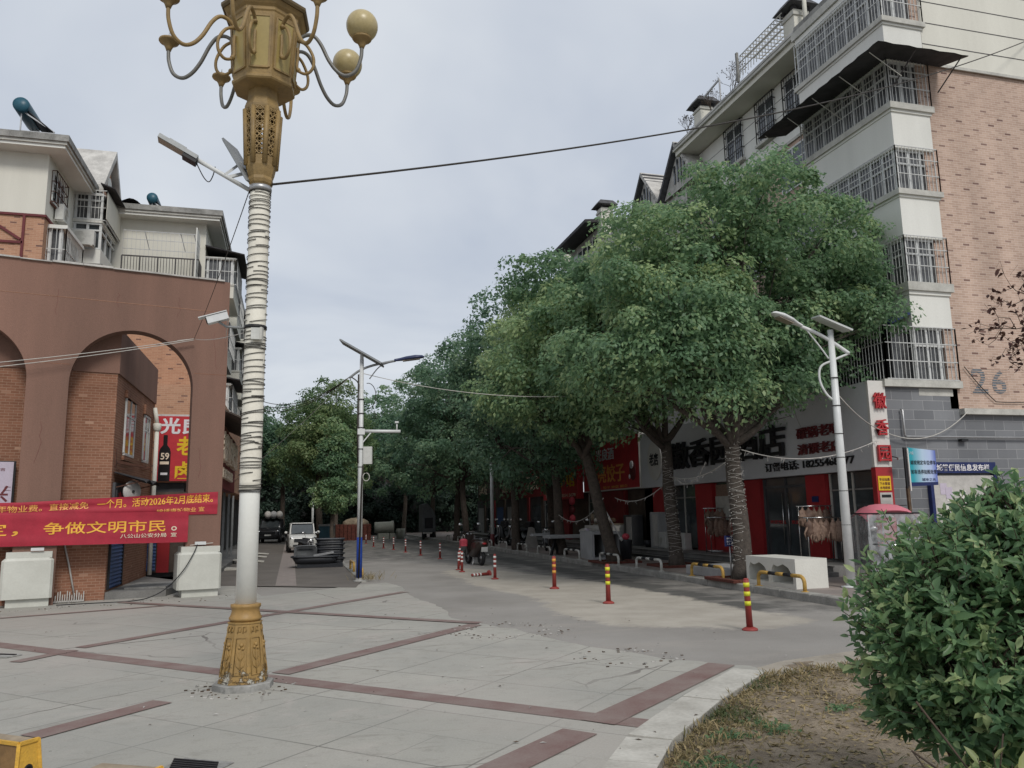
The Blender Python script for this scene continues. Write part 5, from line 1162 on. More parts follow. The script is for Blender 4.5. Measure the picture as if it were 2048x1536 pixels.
b = MB(); b.box(FX - .16, FX - .145, Yf(1645, 980) , Yf(1632, 980), 1.92, 2.08, 'navy'); tag(b.build('wall_plaque'), 'little blue plaque on the red pillar right of the glass doors', 'plaque')
# notice board on the stone wall
nb = thing('notice_board', 'dark blue information board with white posters on the grey stone wall', 'notice board', (16.3, YW, .2))
b = MB(); b.box(15.3, 17.25, YW - .14, YW - .003, 2.56, 2.83, 'navy'); b.text('城管便民信息发布栏', (15.42, YW - .146, 2.61), (1, 0, 0), (0, 0, 1), 1.62, .17, 'letter_white', .006, .02); b.build('header', nb)
b = MB(); b.box(15.32, 17.2, YW - .08, YW - .003, .95, 2.5, 'foam'); 
for i in range(14): x = 15.4 + random.random() * 1.6; z = 1.0 + random.random() * 1.2; b.box(x, x + .2, YW - .086 - i * .0004, YW - .081, z, z + .28, random.choice(('sign_white', 'foam', 'letter_cream', 'lilac_poster')))
b.build('poster_panel', nb)
b = MB(); b.box(15.22, 15.31, YW - .12, YW - .003, .15, 2.55, 'navy'); b.build('post', nb); b = MB(); b.box(17.2, 17.29, YW - .12, YW - .003, .15, 2.55, 'navy'); b.build('post', nb)

# ------------------------------------------------------------------ farther right hand blocks above the trees
rb2 = thing('apartment_building', 'grey apartment building with two steep gables rising behind the street trees', 'apartment building', (17, 36, 0))
b = MB(); b.box(XB + .6, 32, YEND + .1, 46, 4.2, 16.2, 'gable_grey'); b.build('wall', rb2)
for px, py in ((1345, 283), (1280, 345)):
    p = XP(px, py, XB + .2); y, z = p[1], p[2]; hw = 1.5; h = 2.1
    g = MB(); g.add([(XB + .45, y - hw, z - h), (XB + .45, y + hw, z - h), (XB + .45, y, z - .25), (XB + 4, y - hw, z - h), (XB + 4, y + hw, z - h), (XB + 4, y, z - .25)], [(0, 2, 1), (3, 4, 5), (0, 3, 5, 2), (1, 2, 5, 4)], 'gable_grey')
    P = [(y - hw - .25, z - h - .2), (y, z - .22), (y + hw + .25, z - h - .2)]; Q = [(a_, c_ + .22) for a_, c_ in P]
    for i in range(2): g.extr([(XB + .2, *P[i]), (XB + .2, *P[i + 1]), (XB + .2, *Q[i + 1]), (XB + .2, *Q[i])], (4, 0, 0), 'roof_tile' if i else 'gable_grey')
    for k in range(4): g.box(XB + .4, XB + .44, y - .5 + k * .28, y - .4 + k * .28, z - 1.75, z - .95 + (.2 if k in (1, 2) else 0), 'glass')
    for i in range(9): yy = y - hw + i * hw / 9; zz_ = z - h + (h) * i / 9; g.bar((XB + .2, yy, zz_ + .06), (XB + 4, yy, zz_ + .06), .07, 'roof_tile')
    g.build('gable', rb2)
rb3 = thing('apartment_building', 'pale apartment building with a windowed attic under a dark lean-to roof beyond the gables', 'apartment building', (17, 52, 0))
b = MB(); b.box(XB + .9, 32, 46.2, 62, 4.2, 16.4, 'gable_grey'); b.build('wall', rb3)
p = XP(1122, 455, XB + .4); ya, za = p[1], p[2]; p = XP(1190, 440, XB + .4); yb_, zt = p[1], p[2]
b = MB(); zz_ = zt - .2; b.box(XB + .8, XB + 5, yb_ + .3, ya - .5, 16, zz_, 'gable_grey')
for i in range(5): y = yb_ + .6 + i * (ya - yb_ - 1.6) / 5; b.box(XB + .74, XB + .798, y, y + (ya - yb_) / 8, zz_ - 1.7, zz_ - .5, 'glass'); b.box(XB + .72, XB + .79, y - .12, y - .02, zz_ - 1.8, zz_ - .3, 'white_wall')
b.build('attic', rb3)
b = MB(); b.extr([(XB - .3, yb_ - .3, zz_ - .1), (XB + 5.2, yb_ - .3, zz_ + .5), (XB + 5.2, yb_ - .3, zz_ + .7), (XB - .3, yb_ - .3, zz_ + .08)], (0, ya - yb_, 0), 'sheet_dark'); b.build('lean_to_roof', rb3)
p = XP(1205, 405, XB + .8); chimney(XB + .9, p[1], p[2] - 1.9, .8, 1.5).build('chimney', rb3)
p = XP(1128, 490, XB + .8); chimney(XB + .9, p[1], p[2] - 1.6, .6, 1.2).build('chimney', rb3)

# ================================================================== STREET LAMPS
def lamp_head(b, c, d, up_, m):
    """cobra head from c along d"""
    d = Vector(d).normalized(); s_ = d.cross(Vector(up_)).normalized(); u_ = s_.cross(d)
    pr = [(0, .05, .05), (.15, .07, .06), (.35, .13, .085), (.6, .15, .09), (.8, .10, .06), (.86, .02, .02)]; v = []; f = []; sg = 12
    for t_, w_, h_ in pr:
        for k in range(sg):
            a_ = 2 * math.pi * k / sg; v.append(Vector(c) + d * t_ + s_ * w_ * math.cos(a_) + u_ * h_ * math.sin(a_) * (1 if math.sin(a_) > 0 else .45))
    for i in range(len(pr) - 1):
        for k in range(sg): j = (k + 1) % sg; f.append((i * sg + k, i * sg + j, (i + 1) * sg + j, (i + 1) * sg + k))
    b.add(v, f + [tuple(range(sg)), tuple(range((len(pr) - 1) * sg, len(pr) * sg))[::-1]], m, True); return s_, u_
ML = G(718, 1163)
ml = thing('solar_street_lamp', 'slim grey solar street lamp with blue foot at the end of the left pavement', 'street lamp', (ML[0], ML[1], 0))
mx_, my_ = ML[0], ML[1]
b = MB(); b.tube([(mx_, my_, 1.18), (mx_, my_, 3.2), (mx_, my_, 6.15)], [.075, .072, .055], 'lamp_white', 12); b.build('pole', ml)
b = MB(); b.tube([(mx_, my_, 0), (mx_, my_, 1.18)], [.082, .077], 'blue_paint', 12); b.lathe([(.17, 0), (.16, .03), (.10, .05), (.085, .1)], (mx_, my_, 0), 'dirty_concrete', 12); b.build('foot', ml)
rv = Vector((.975, -.22, 0)); tp = Vector((mx_, my_, 5.83))
b = MB(); b.tube(catmull([tp - rv * .35 - up * .22, tp - rv * .05 + up * .0, tp + rv * .35 + up * .15, tp + rv * .95 + up * .27], 6), .035, 'lamp_grey', 8); b.tube(catmull([tp + rv * .85 + up * .24, tp + rv * .5 + up * .1, tp + rv * .22 - up * .25], 5), .016, 'lamp_grey', 6); b.build('arm', ml)
b = MB(); lamp_head(b, tp + rv * .92 + up * .27, rv * .97 + up * .12, up, 'lamp_navy'); ho = b.build('lamp_head', ml)
b = MB(); b.obox(tp + rv * 1.4 + up * .29, rv * .24 + up * .03, Vector((.2, .9, 0)) * .08, up * .012, 'lens'); b.build('lens', ho)
pc = Vector((mx_, my_, 6.32)); pu = (rv * .85 - up * .5).normalized(); pv = Vector((.22, .975, 0)); pn_ = pu.cross(pv)
b = MB(); b.obox(pc, pu * .68, pv * .33, pn_ * .02, 'lamp_grey'); po = b.build('solar_panel', ml); b = MB(); b.obox(pc - pn_ * .024 if pn_.z < 0 else pc + pn_ * .024, pu * .66, pv * .31, pn_ * .003, 'solar_cell'); b.build('cells', po)
b = MB(); b.tube([(mx_, my_, 6.1), (mx_, my_, 6.32)], .05, 'lamp_white', 8); b.build('panel_mount', ml)
b = MB(); q = Vector((mx_, my_, 4.08)); b.tube([q + rv * .05 + up * .02, q + rv * 1.1 - up * .0], .045, 'lamp_white', 10); b.bar(q + rv * .05 - up * .3, q + rv * .28 - up * .02, .03, 'lamp_white'); b.tube([q + rv * 1.0 + up * .0, q + rv * 1.0 + up * .26], .02, 'lamp_white', 8); b.box(mx_ - .1, mx_ + .1, my_ - .1, my_ + .1, 4.0, 4.16, 'lamp_white')
b.obox(q + rv * 1.0 + up * .26, rv * .05, pv * .05, up * .025, 'lamp_white'); b.build('camera_arm', ml)
b = MB(); q = Vector((mx_, my_, 3.42)) + rv * .2; b.obox(q, rv * .12, pv * .08, up * .24, 'ac_white'); b.build('cabinet', ml)
b = MB(); b.tube([(mx_ - .09, my_ - .06, 5.7), (mx_ - .1, my_ - .07, 4), (mx_ - .08, my_ - .08, 3.2)], .022, 'wire_dark', 6); b.tube([(mx_ + .06, my_ - .07, 3.15), (mx_ + .03, my_ - .09, 2.6), (mx_ - .02, my_ - .09, .1)], .024, 'wire_dark', 6)
b.tube(catmull([tp - rv * .3 - up * .18, tp - rv * .05 - up * .5, tp - rv * .08 - up * 1.6], 6), .018, 'wire_dark', 5); b.tube([Vector((mx_ + .18, my_ - .05, 5.1)) + Vector((.22 * math.sin(t_), 0, .36 * math.cos(t_))) for t_ in np.linspace(-.2, 3.2, 12)], .011, 'wire_dark', 5)
b.tube([Vector((mx_ + .15, my_ - .1, 2.82)) + Vector((.09 * math.sin(t_), 0, .11 * math.cos(t_))) for t_ in np.linspace(0, 6.0, 14)], .012, 'wire_light', 5)
for z in (3.1, 3.6, 4.2, 4.6, 5.0): b.lathe([(.085, z - .01), (.088, z), (.085, z + .01)], (mx_, my_, 0), 'wire_dark', 12)
b.build('wiring', ml)
RX, RY = 11.15, 14.48
rl = thing('solar_street_lamp', 'white solar street lamp leaning beside the restaurant, its head over the pavement', 'street lamp', (RX, RY, .13))
rz_ = VZ((RX, RY), 1662, 660)
b = MB(); b.tube([(RX, RY, .13), (RX, RY, 2.9), (RX, RY, rz_)], [.1, .088, .062], 'lamp_white', 14); b.lathe([(.2, .13), (.2, .16), (.12, .17)], (RX, RY, 0), 'lamp_white', 14); b.build('pole', rl)
lv_ = Vector((-.93, .36, 0)); tp = Vector((RX, RY, rz_ - .25))
b = MB(); b.tube(catmull([tp + lv_ * -.35 - up * .28, tp, tp + lv_ * .3 + up * .2, tp + lv_ * .62 + up * .36], 6), .042, 'lamp_white', 8); b.tube(catmull([tp + lv_ * .5 + up * .28, tp + lv_ * .25 - up * .1, tp + lv_ * .08 - up * .38], 5), .018, 'lamp_white', 6)
b.tube(catmull([tp - lv_ * .35 - up * .28, tp - up * .42, tp + lv_ * .26 - up * .55, tp + lv_ * .3 - up * .85, tp + lv_ * .18 - up * 1.15, tp + lv_ * .02 - up * 1.3], 6), .026, 'lamp_white', 8); b.build('arm', rl)
b = MB(); lamp_head(b, tp + lv_ * .6 + up * .36, lv_ * .9 + up * .22 - Vector((0, .5, 0)), up, 'lamp_white'); ho = b.build('lamp_head', rl)
hd = (lv_ * .9 + up * .22 - Vector((0, .5, 0))).normalized(); b = MB(); hs_ = hd.cross(up).normalized(); b.obox(tp + lv_ * .6 + up * .33 + hd * .52 - up * .02, hd * .2, hs_ * .09, hs_.cross(hd) * .012, 'lens'); b.build('lens', ho)
pc = Vector((RX, RY, rz_ + .14)) + Vector((.05, 0, 0)); pu = (Vector((.93, -.25, 0)) * .88 - up * .40).normalized(); pv = Vector((.26, .95, .18)).normalized(); pv = (pv - pu * pv.dot(pu)).normalized(); pn_ = pu.cross(pv)
b = MB(); b.obox(pc, pu * .38, pv * .30, pn_ * .018, 'lamp_white'); po = b.build('solar_panel', rl); sg_ = 1 if pn_.z > 0 else -1; b = MB(); b.obox(pc + pn_ * .021 * sg_, pu * .36, pv * .28, pn_ * .003, 'solar_cell'); b.build('cells', po)
b = MB()
for z in (1.4, 2.1, 2.8, 3.3, 3.9, 4.5): b.lathe([(.092, z - .008), (.1, z), (.092, z + .008)], (RX, RY, 0), 'wire_dark', 12)
b.build('strap', rl)
pp = (10.0, 40.6)
wp = thing('utility_pole', 'plain white pole standing among the trees in front of the dim shops', 'pole', (pp[0], pp[1], .13))
b = MB(); b.tube([(pp[0], pp[1], .13 + .6), (pp[0], pp[1], 5.2)], [.10, .085], 'lamp_white', 10); b.build('shaft', wp); b = MB(); b.tube([(pp[0], pp[1], .13), (pp[0], pp[1], .73)], .11, 'letter_maroon', 10); b.build('foot', wp)
pp = G(632, 1080)
b = MB(); b.tube([(pp[0] - .3, pp[1], 0), (pp[0] - .3, pp[1], 3.6)], .09, 'lamp_white', 10); tag(b.build('utility_pole'), 'short white pole behind the white car on the left pavement', 'pole')

# ================================================================== CABLES
n1 = Vector((LP[0], LP[1], 5.56))
e = YP(2062, 78, YW - .1); cable('overhead_cable', 'thick black cable rising from the golden lamp post to the brick wall top right', [sagline(n1 + right * .12, e, .52, 30)], .014)
kn = T(3.27, -.15, 5.98)
cable('overhead_cable', 'pale twin wires sagging across the arcade arch from the left', [sagline(kn, T(-7, -.4, 4.2), .22, 14), sagline(kn + Vector((0, 0, -.03)), T(-7, -.4, 4.05), .24, 14), [kn, T(2.9, -.16, 5.9)]], .009, 'wire_light')
cable('overhead_cable', 'thin rising wire from the arch wires up to the lamp neck', [sagline(kn, n1 - right * .12 - up * .05, .08, 12)], .006, 'wire_dark')
cable('overhead_cable', 'two pale wires from the arch to the security camera', [sagline(kn, Vector((LP[0] - .12, LP[1], 3.8)), .05, 12), sagline(T(4.0, -.05, 6.05), Vector((LP[0] - .3, LP[1], 3.95)), .04, 12)], .005, 'wire_light')
mt = Vector((mx_, my_, 5.66)) - rv * .32
cable('overhead_cable', 'three dark wires from the slim lamp away to the left street front', [sagline(mt, (-1.6, 31, 5.9 + .18 * k), .55, 18) for k in range(3)], .012)
cable('overhead_cable', 'faint wire dropping from the slim lamp down to the left', [sagline(mt, (-1.9, 29, 3.0), .1, 10)], .007, 'wire_light')
tA = Vector((10.1, 17.0, 3.05)); tB = Vector((10.95, 22.0, 2.75)); tC = Vector((10.0, 24.6, 2.3))
e = np.array(XP(1238, 785, 9.4)); cable('overhead_cable', 'white wire swooping from the slim lamp into the big tree', [sagline(Vector((mx_, my_, 5.75)), e, .35, 18)], .010, 'wire_light')
def garland(name, label, pts, n=40):
    b = MB(); 
    for p in pts: b.tube(p, .012, 'foam', 5)
    for p in pts:
        for i in range(len(p) * 2):
            q = p[i % len(p)].lerp(p[min(len(p) - 1, i % len(p) + 1)], random.random()); b.bar(q, q + Vector((random.uniform(-.08, .08), random.uniform(-.05, .05), random.uniform(-.13, .03))), .008, 'foam')
    return tag(b.build(name), label, 'string lights', 'unlit string lights between the trees')
garland('string_lights', 'pale string lights from the nearest trunk to the white corner sign', [sagline(tA + Vector((.15, -.15, .1)), (13.75, YW - .1, 3.35), .32, 14)])
garland('string_lights', 'pale string lights between the two nearest wrapped trunks', [sagline(tB, tA + Vector((-.1, .1, -.15)), .2, 14), sagline(tB + Vector((0, -.2, 0)), tB + Vector((.3, -1.6, .35)), .4, 8)])
garland('string_lights', 'pale string lights hanging from the leaning trunk to the next tree', [sagline(tC + Vector((.2, 0, -.1)), tB, .35, 14)])
garland('string_lights', 'long drooping string of lights from the leaning trunk toward the dim shops', [sagline(tC + Vector((-.2, 0, -.1)), (10.2, 30.5, 1.7), .5, 16)])
cable('overhead_cable', 'white wire looping from the white lamp pole to the stone wall ledge', [sagline(Vector((RX + .05, RY - .05, 4.1)), Vector((13.9, YW - .12, 3.62)), .1, 8), sagline(Vector((13.9, YW - .12, 3.62)), Vector((16.5, YW - .2, 4.1)), .42, 14)], .012, 'wire_light')
cable('wall_wire', 'black wire looping below the painted number on the brick wall', [sagline(Vector((16.7, YW - .05, 5.3)), Vector((17.6, YW - .05, 4.4)), .05, 6), sagline(Vector((17.6, YW - .05, 4.4)), Vector((20.5, YW - .05, 4.75)), .12, 10)], .012)
# ================================================================== BOLLARDS
def make_bollard(label, band):
    t_ = thing('delineator_post', label, 'bollard', (0, 0, 0), 0, 'flexible posts along the road')
    b = MB(); b.tube([(0, 0, .03), (0, 0, .60), (0, 0, .74)], [.05, .043, .042], 'post_red', 14); b.lathe([(.042, .74), (.03, .755), (.001, .758)], (0, 0, 0), 'post_red', 14); b.build('post', t_, True)
    b = MB(); b.lathe([(.115, 0), (.115, .02), (.09, .035), (.055, .05)], (0, 0, 0), 'post_red', 16); b.build('base_plate', t_, True)
    for z in (.36, .50, .63):
        b = MB(); b.lathe([(.0475, z), (.0475, z + .065)], (0, 0, 0), band, 14); b.build('reflective_band', t_, True)
    return t_
BOL = [((1500, 1258), 'band_yellow', 'red post with lime yellow bands nearest the planting bed', R(-3), 1.), ((1217, 1205), 'band_yellow', 'red post with yellow bands, second along the sandy strip', 0, 1.),
       ((1109, 1176), 'band_orange', 'red post with faded orange bands, third along the sandy strip', 0, 1.), ((990, 1157), 'band_white', 'red post with white bands standing alone before the fallen post', 0, .9),
       ((924, 1143), 'band_white', 'red post with white bands, nearest of the three clustered by the motorcycle', 0, .85), ((917, 1139), 'band_white', 'red post with white bands, leftmost of the three clustered by the motorcycle', R(4), .8), ((920, 1130), 'band_white', 'red post with white bands, rearmost of the three clustered by the motorcycle', 0, .85),
       ((880, 1117), 'band_white', 'dark post with white bands, first beyond the clustered three', 0, .85), ((841, 1110), 'band_white', 'dark post with white bands, second beyond the clustered three', 0, .85), ((811, 1104), 'band_white', 'dark post with white bands, third beyond the clustered three', 0, .85),
       ((787, 1099), 'band_white', 'dark post with white bands, fourth beyond the clustered three', 0, .85), ((767, 1096), 'band_white', 'small far post with white bands in front of the grey pipe', 0, .8), ((747, 1093), 'band_white', 'small far post left of the grey pipe', 0, .8), ((732, 1087), 'band_white', 'farthest tiny post by the slim lamp', 0, .8)]
protos = {}
for (px, py), bd, lab, tilt, s in BOL:
    p = G(px, py)
    if bd not in protos: protos[bd] = o = make_bollard(lab, bd)
    else: o = copy_tree(protos[bd]); o['label'] = lab
    o.location = (p[0], p[1], -.018); o.rotation_euler = (0, tilt, random.random()); o.scale = (s, s, s)
p = G(962, 1150); o = copy_tree(protos['band_white']); o['label'] = 'red and white post knocked flat on the road'; o.location = (p[0] + .25, p[1], .03); o.rotation_euler = (R(90), 0, R(-62)); o.scale = (.9, .9, .9)

# ================================================================== HOOPED BARRIER RAILS
def make_rail(label, a, c):
    t_ = thing('barrier_rail', label, 'barrier', (0, 0, .13), 0, 'striped hoop rails along the kerb'); Lr, h = 1.55, .30
    pts = [Vector((0, 0, 0)), Vector((0, 0, h * .55))] + [Vector((0, .13 - .13 * math.cos(t), h - .13 + .13 * math.sin(t))) for t in np.linspace(0, math.pi / 2, 6)] + [Vector((0, Lr * k / 12, h)) for k in range(2, 11)] + [Vector((0, Lr - .13 + .13 * math.sin(t), h - .13 + .13 * math.cos(t))) for t in np.linspace(0, math.pi / 2, 6)] + [Vector((0, Lr, h * .55)), Vector((0, Lr, 0))]
    cuts = [0, 9, 11, 13, 15, len(pts) - 1]; b = MB()
    for i in range(5): b.tube(pts[cuts[i]:cuts[i + 1] + 1], .038, a if i % 2 == 0 else c, 10)
    b.build('hoop', t_, True); b = MB()
    for y in (0, Lr): b.lathe([(.08, 0), (.08, .012), (.04, .02)], (0, y, 0), a, 12)
    b.build('foot', t_, True); return t_
rp = {}
RAILS = [(1605, 'y', 'yellow and black hoop rail in front of the near white concrete block'), (1444, 'y', 'yellow and black hoop rail beside the flat concrete slab'), (1322, 'w', 'white and black hoop rail before the second wrapped trunk'), (1237, 'w', 'white and black hoop rail before the leaning trunk'), (1159, 'w', 'white and black hoop rail left of the farther concrete block'),
         (1101, 'w', 'white and black hoop rail in front of the stone slab table'), (1054, 'w', 'white and black hoop rail in front of the parked green scooter'), (1014, 'w', 'white and black hoop rail right of the motorcycle'), (984, 'w', 'short pale hoop rail just right of the motorcycle plate'), (925, 'w', 'dim hoop rail left of the motorcycle'), (903, 'w', 'dimmest hoop rail at the far end of the kerb')]
for px, k, lab in RAILS:
    y = XP(px, 1100, 9.75)[1]
    if k not in rp: rp[k] = o = make_rail(lab, 'yellow_paint' if k == 'y' else 'stripe_white', 'black')
    else: o = copy_tree(rp[k]); o['label'] = lab
    o.location = (9.74, y, .13); o.rotation_euler = (0, 0, random.uniform(-.03, .03))
rp['l'] = make_rail('worn yellowish hoop rail at the foot of the slim street lamp', 'yellow_paint', 'plywood'); p = G(738, 1158); rp['l'].location = (1.95, 23.1, .0)
o = copy_tree(rp['l']); o['label'] = 'worn yellowish hoop rail between the black tubs and the slim street lamp'; o.location = (1.95, 26.2, 0)

# ================================================================== CONCRETE BLOCKS WITH TWO OPENINGS
def hollow_block(name, label, W, D, H, m, loc, rz, broken=True):
    """front (y=0) has two openings cut right through a shell"""
    t_ = thing(name, label, 'concrete block', loc, rz, 'hollow concrete blocks'); b = MB(); th = .09
    b.box(0, W, 0, D, H - th, H, m); b.box(0, W, 0, D, 0, th, m)
    for x0, x1 in ((0, th), (W * .5 - .06, W * .5 + .06), (W - th, W)): b.box(x0, x1, 0.001, D - .001, th, H - th, m)
    b.box(th, W - th, D - .06, D - .002, th, H - th, m)
    if broken:
        for x0 in (th, W * .5 + .06):
            v = [(x0, .002, H - th - .001)]; n_ = 9
            w_ = (W - 2 * th - .12) / 2
            pr = [(x0, H - th - .16), (x0 + w_ * .1, H - th - .05), (x0 + w_ * .3, H - th - .09), (x0 + w_ * .55, H - th - .03), (x0 + w_ * .8, H - th - .10), (x0 + w_, H - th - .28)]
            b.extr([(x0, .002, H - th), *[(x, .002, z) for x, z in pr], (x0 + w_, .002, H - th)], (0, .07, 0), m)
    b.build('shell', t_, True); return t_
hb = hollow_block('concrete_block', 'big white concrete block with two broken openings behind the yellow hoop rail', 1.75, .78, .60, 'white_block', (9.88, 16.35, .13), R(-88))
hb = hollow_block('concrete_block', 'grey concrete block with two slots beside the leaning tree trunk', 1.05, 1.9, .95, 'grey_block', (9.95, 26.2, .13), R(-8), False)
b = MB(); b.box(9.88, 11.05, 16.6, 18.35, .13, .15, 'plywood'); b.box(9.95, 10.95, 16.75, 18.2, .16, .30, 'dirty_concrete'); o = tag(b.build('concrete_slab'), None)
bpy.data.objects.remove(o)
b = MB(); b.bbox(9.95, 11.1, 17.6, 19.4, .14, .36, 'grey_block', .02); tag(b.build('concrete_slab'), 'flat grey concrete slab lying behind the yellow and black hoop rail', 'slab')
def tree_pit(x, y, label):
    b = MB(); 
    for s_ in (-1, 1): b.bbox(x + s_ * .6 - .07, x + s_ * .6 + .07, y - .67, y + .67, .13, .2, 'brick_pile', .01); b.bbox(x - .53, x + .53, y + s_ * .6 - .07, y + s_ * .6 + .07, .13, .198, 'brick_pile', .01)
    b.box(x - .53, x + .53, y - .53, y + .53, .125, .15, 'soil'); tag(b.build('tree_pit'), label, 'tree pit', 'brick edged tree pits')
tree_pit(10.2, 17.0, 'brick edged pit round the nearest wrapped trunk'); tree_pit(11.05, 22.1, 'brick edged pit round the second wrapped trunk'); tree_pit(10.15, 24.7, 'brick edged pit round the leaning trunk')
p = G(1471, 1150, .13)
sg = thing('street_sign', 'small navy sign with white lettering on a thin post by the nearest trunk', 'sign', (p[0] - .75, p[1] - 1.1, .13)); sx_, sy_ = p[0] - .75, p[1] - 1.1
b = MB(); b.tube([(sx_, sy_, .13), (sx_ - .0, sy_, .95)], .018, 'steel', 8); b.build('post', sg)
b = MB(); b.obox((sx_, sy_ - .02, 1.02), (.135, -.02, 0), (.003, .012, 0), (0, 0, .125), 'navy'); b.bar((sx_ + .14, sy_ - .06, .88), (sx_ + .14, sy_ - .06, 1.18), .025, 'lamp_white')
for i, (s_, z) in enumerate((('请勿停车', 1.06), ('爱护环境', .99), ('人人有责', .93))): b.text(s_, (sx_ - .1, sy_ - .036, z), (1, -.15, 0), (0, 0, 1), .2, .04, 'letter_white', .002, .01)
b.build('panel', sg)
# notice board on a wooden post
bx, by = 13.42, 15.2
bp_ = thing('parking_notice', 'teal and blue parking notice with black characters on an old wooden post', 'sign', (bx, by, .1))
b = MB(); b.bar((bx, by, .1), (bx - .02, by, 2.2), .06, 'wood_old'); b.obox((bx - .02, by - .01, 2.62), (.045, .01, 0), (0, .02, 0), (0, 0, .46), 'black'); b.obox((bx + .035, by - .03, 2.58), (.014, 0, 0), (0, .02, 0), (0, 0, .48), 'sign_white'); b.build('post', bp_)
bu = Vector((.965, .10, 0)); b = MB()
m = bpy.data.materials.new('notice_fade'); m.use_nodes = True; t = m.node_tree; co = N(t, 'ShaderNodeTexCoord'); s_ = N(t, 'ShaderNodeSeparateXYZ'); t.links.new(co.outputs['Object'], s_.inputs[0])
mr = N(t, 'ShaderNodeMapRange'); mr.inputs[1].default_value = .05; mr.inputs[2].default_value = .90; t.links.new(s_.outputs[0], mr.inputs[0]); r = N(t, 'ShaderNodeValToRGB'); e_ = r.color_ramp.elements
e_[0].position = .12; e_[0].color = (.015, .30, .36, 1); e_[1].position = .98; e_[1].color = (.07, .11, .42, 1); k = e_.new(.5); k.color = (.42, .55, .68, 1); k = e_.new(.78); k.color = (.42, .5, .72, 1)
t.links.new(mr.outputs[0], r.inputs[0]); t.links.new(r.outputs[0], t.nodes['Principled BSDF'].inputs['Base Color']); MATS['notice_fade'] = m
c_ = Vector((bx + .05, by - .03, 2.2)); H_ = .88
b.extr([c_, c_ + bu * .86 + up * .03, c_ + bu * .86 + up * (H_ - .06), c_ + up * H_], (0.002, .02, 0), 'notice_fade'); nrm_ = bu.cross(up).normalized()
b.extr([c_ + nrm_ * .003, c_ + nrm_ * .003 + bu * .86 + up * .03, c_ + nrm_ * .003 + bu * .86 + up * .10, c_ + nrm_ * .003 + up * .09], nrm_ * .002, 'navy')
for s2, z, h in (('请按规定车位停车', .49, .10), ('如有违停拍照处理', .28, .10)): b.text(s2, c_ + nrm_ * .006 + bu * .04 + up * z, bu, up, .78, h, 'letter_black', .003, .0)
b.text('八公', c_ + nrm_ * .006 + bu * .04 + up * .72, bu, up, .12, .07, 'letter_white', .003, 0); b.text('城市之光', c_ + nrm_ * .007 + bu * .36 + up * .12, bu, up, .42, .07, 'navy', .003, 0); b.build('panel', bp_)

# ================================================================== THINGS IN FRONT OF THE SHOPS
def meat_rack(name, label, x, y, w_, h, glab):
    t_ = thing(name, label, 'drying rack', (x, y, .36), R(-8)); b = MB(); d = .45
    for sx in (0, w_):
        for sy in (0, d): b.tube([(sx, sy, 0), (sx, sy, h if sy == 0 else h + .3)], .017, 'chrome', 8)
    for z in (.06, h): b.tube([(0, 0, z), (w_, 0, z)], .015, 'chrome', 8); b.tube([(0, 0, z), (0, d, z)], .015, 'chrome', 8); b.tube([(w_, 0, z), (w_, d, z)], .015, 'chrome', 8)
    b.tube([(-.1, 0, h), (w_ + .1, 0, h)], .017, 'chrome', 8); b.tube([(-.05, d, h + .3), (w_ + .05, d, h + .3)], .017, 'chrome', 8); b.tube([(0, d, .06), (w_, d, .06)], .015, 'chrome', 8)
    b.build('frame', t_, True); M_ = Matrix.Translation((x, y, .36)) @ Matrix.Rotation(R(-8), 4, 'Z')
    for k in range(11):
        row = k % 2; px = w_ * (k + .5) / 11; zt = h + .3 * row - .02; hh = random.uniform(.5, .62)
        mb = MB(Matrix(M_)); n_ = 9; sg_ = 10; v = []; f = []; tw = random.uniform(-.5, .5)
        for i in range(n_ + 1):
            q = i / n_; w1 = (.022 if q < .15 else .06 + .07 * abs(math.sin(math.pi * (q - .15) / .85)) ** .5) * random.uniform(.65, 1.3); th_ = .018 + .045 * math.sin(math.pi * min(1, q * .95))
            for j in range(sg_):
                a_ = 2 * math.pi * j / sg_; xx = w1 * math.cos(a_) * (1 + .22 * math.sin(3 * a_ + k)); yy = th_ * math.sin(a_) * random.uniform(.6, 1.5); xx += random.uniform(-.018, .018)
                v.append((px + xx * math.cos(tw) - yy * math.sin(tw), row * d + xx * math.sin(tw) + yy * math.cos(tw), zt - q * hh))
        for i in range(n_):
            for j in range(sg_): jj = (j + 1) % sg_; f.append((i * sg_ + j, i * sg_ + jj, (i + 1) * sg_ + jj, (i + 1) * sg_ + j))
        mb.add(v, f + [tuple(range(sg_)), tuple(range(n_ * sg_, n_ * sg_ + sg_))], 'meat' if k % 3 else 'meat_dark', True)
        for s_ in (-1, 1): mb.tube([(px + s_ * .05, row * d, zt - hh * .45), (px + s_ * .16, row * d - .05, zt - hh * .75), (px + s_ * .12, row * d - .04, zt - hh * 1.08)], [.03, .022, .008], 'meat', 6)
        mb.tube([(px, row * d, zt + .02), (px, row * d, zt - .06)], .006, 'foam', 4)
        tag(mb.build('cured_goose'), glab, 'meat', glab)
p = XP(1385, 1098, 13.55)
meat_rack('drying_rack', 'steel rack of cured meat before the red window left of the nearest trunk', 13.3, XP(1435, 1100, 13.4)[1] + .2, .9, 1.15, 'cured goose hanging on the rack left of the nearest trunk')
meat_rack('drying_rack', 'steel drying rack of cured meat right of the glass doors behind the white lamp', 12.95, 18.35, .9, 1.15, 'cured goose hanging on the rack behind the white lamp')
def Y2(px, x): return XP(px, 1000, x)[1]
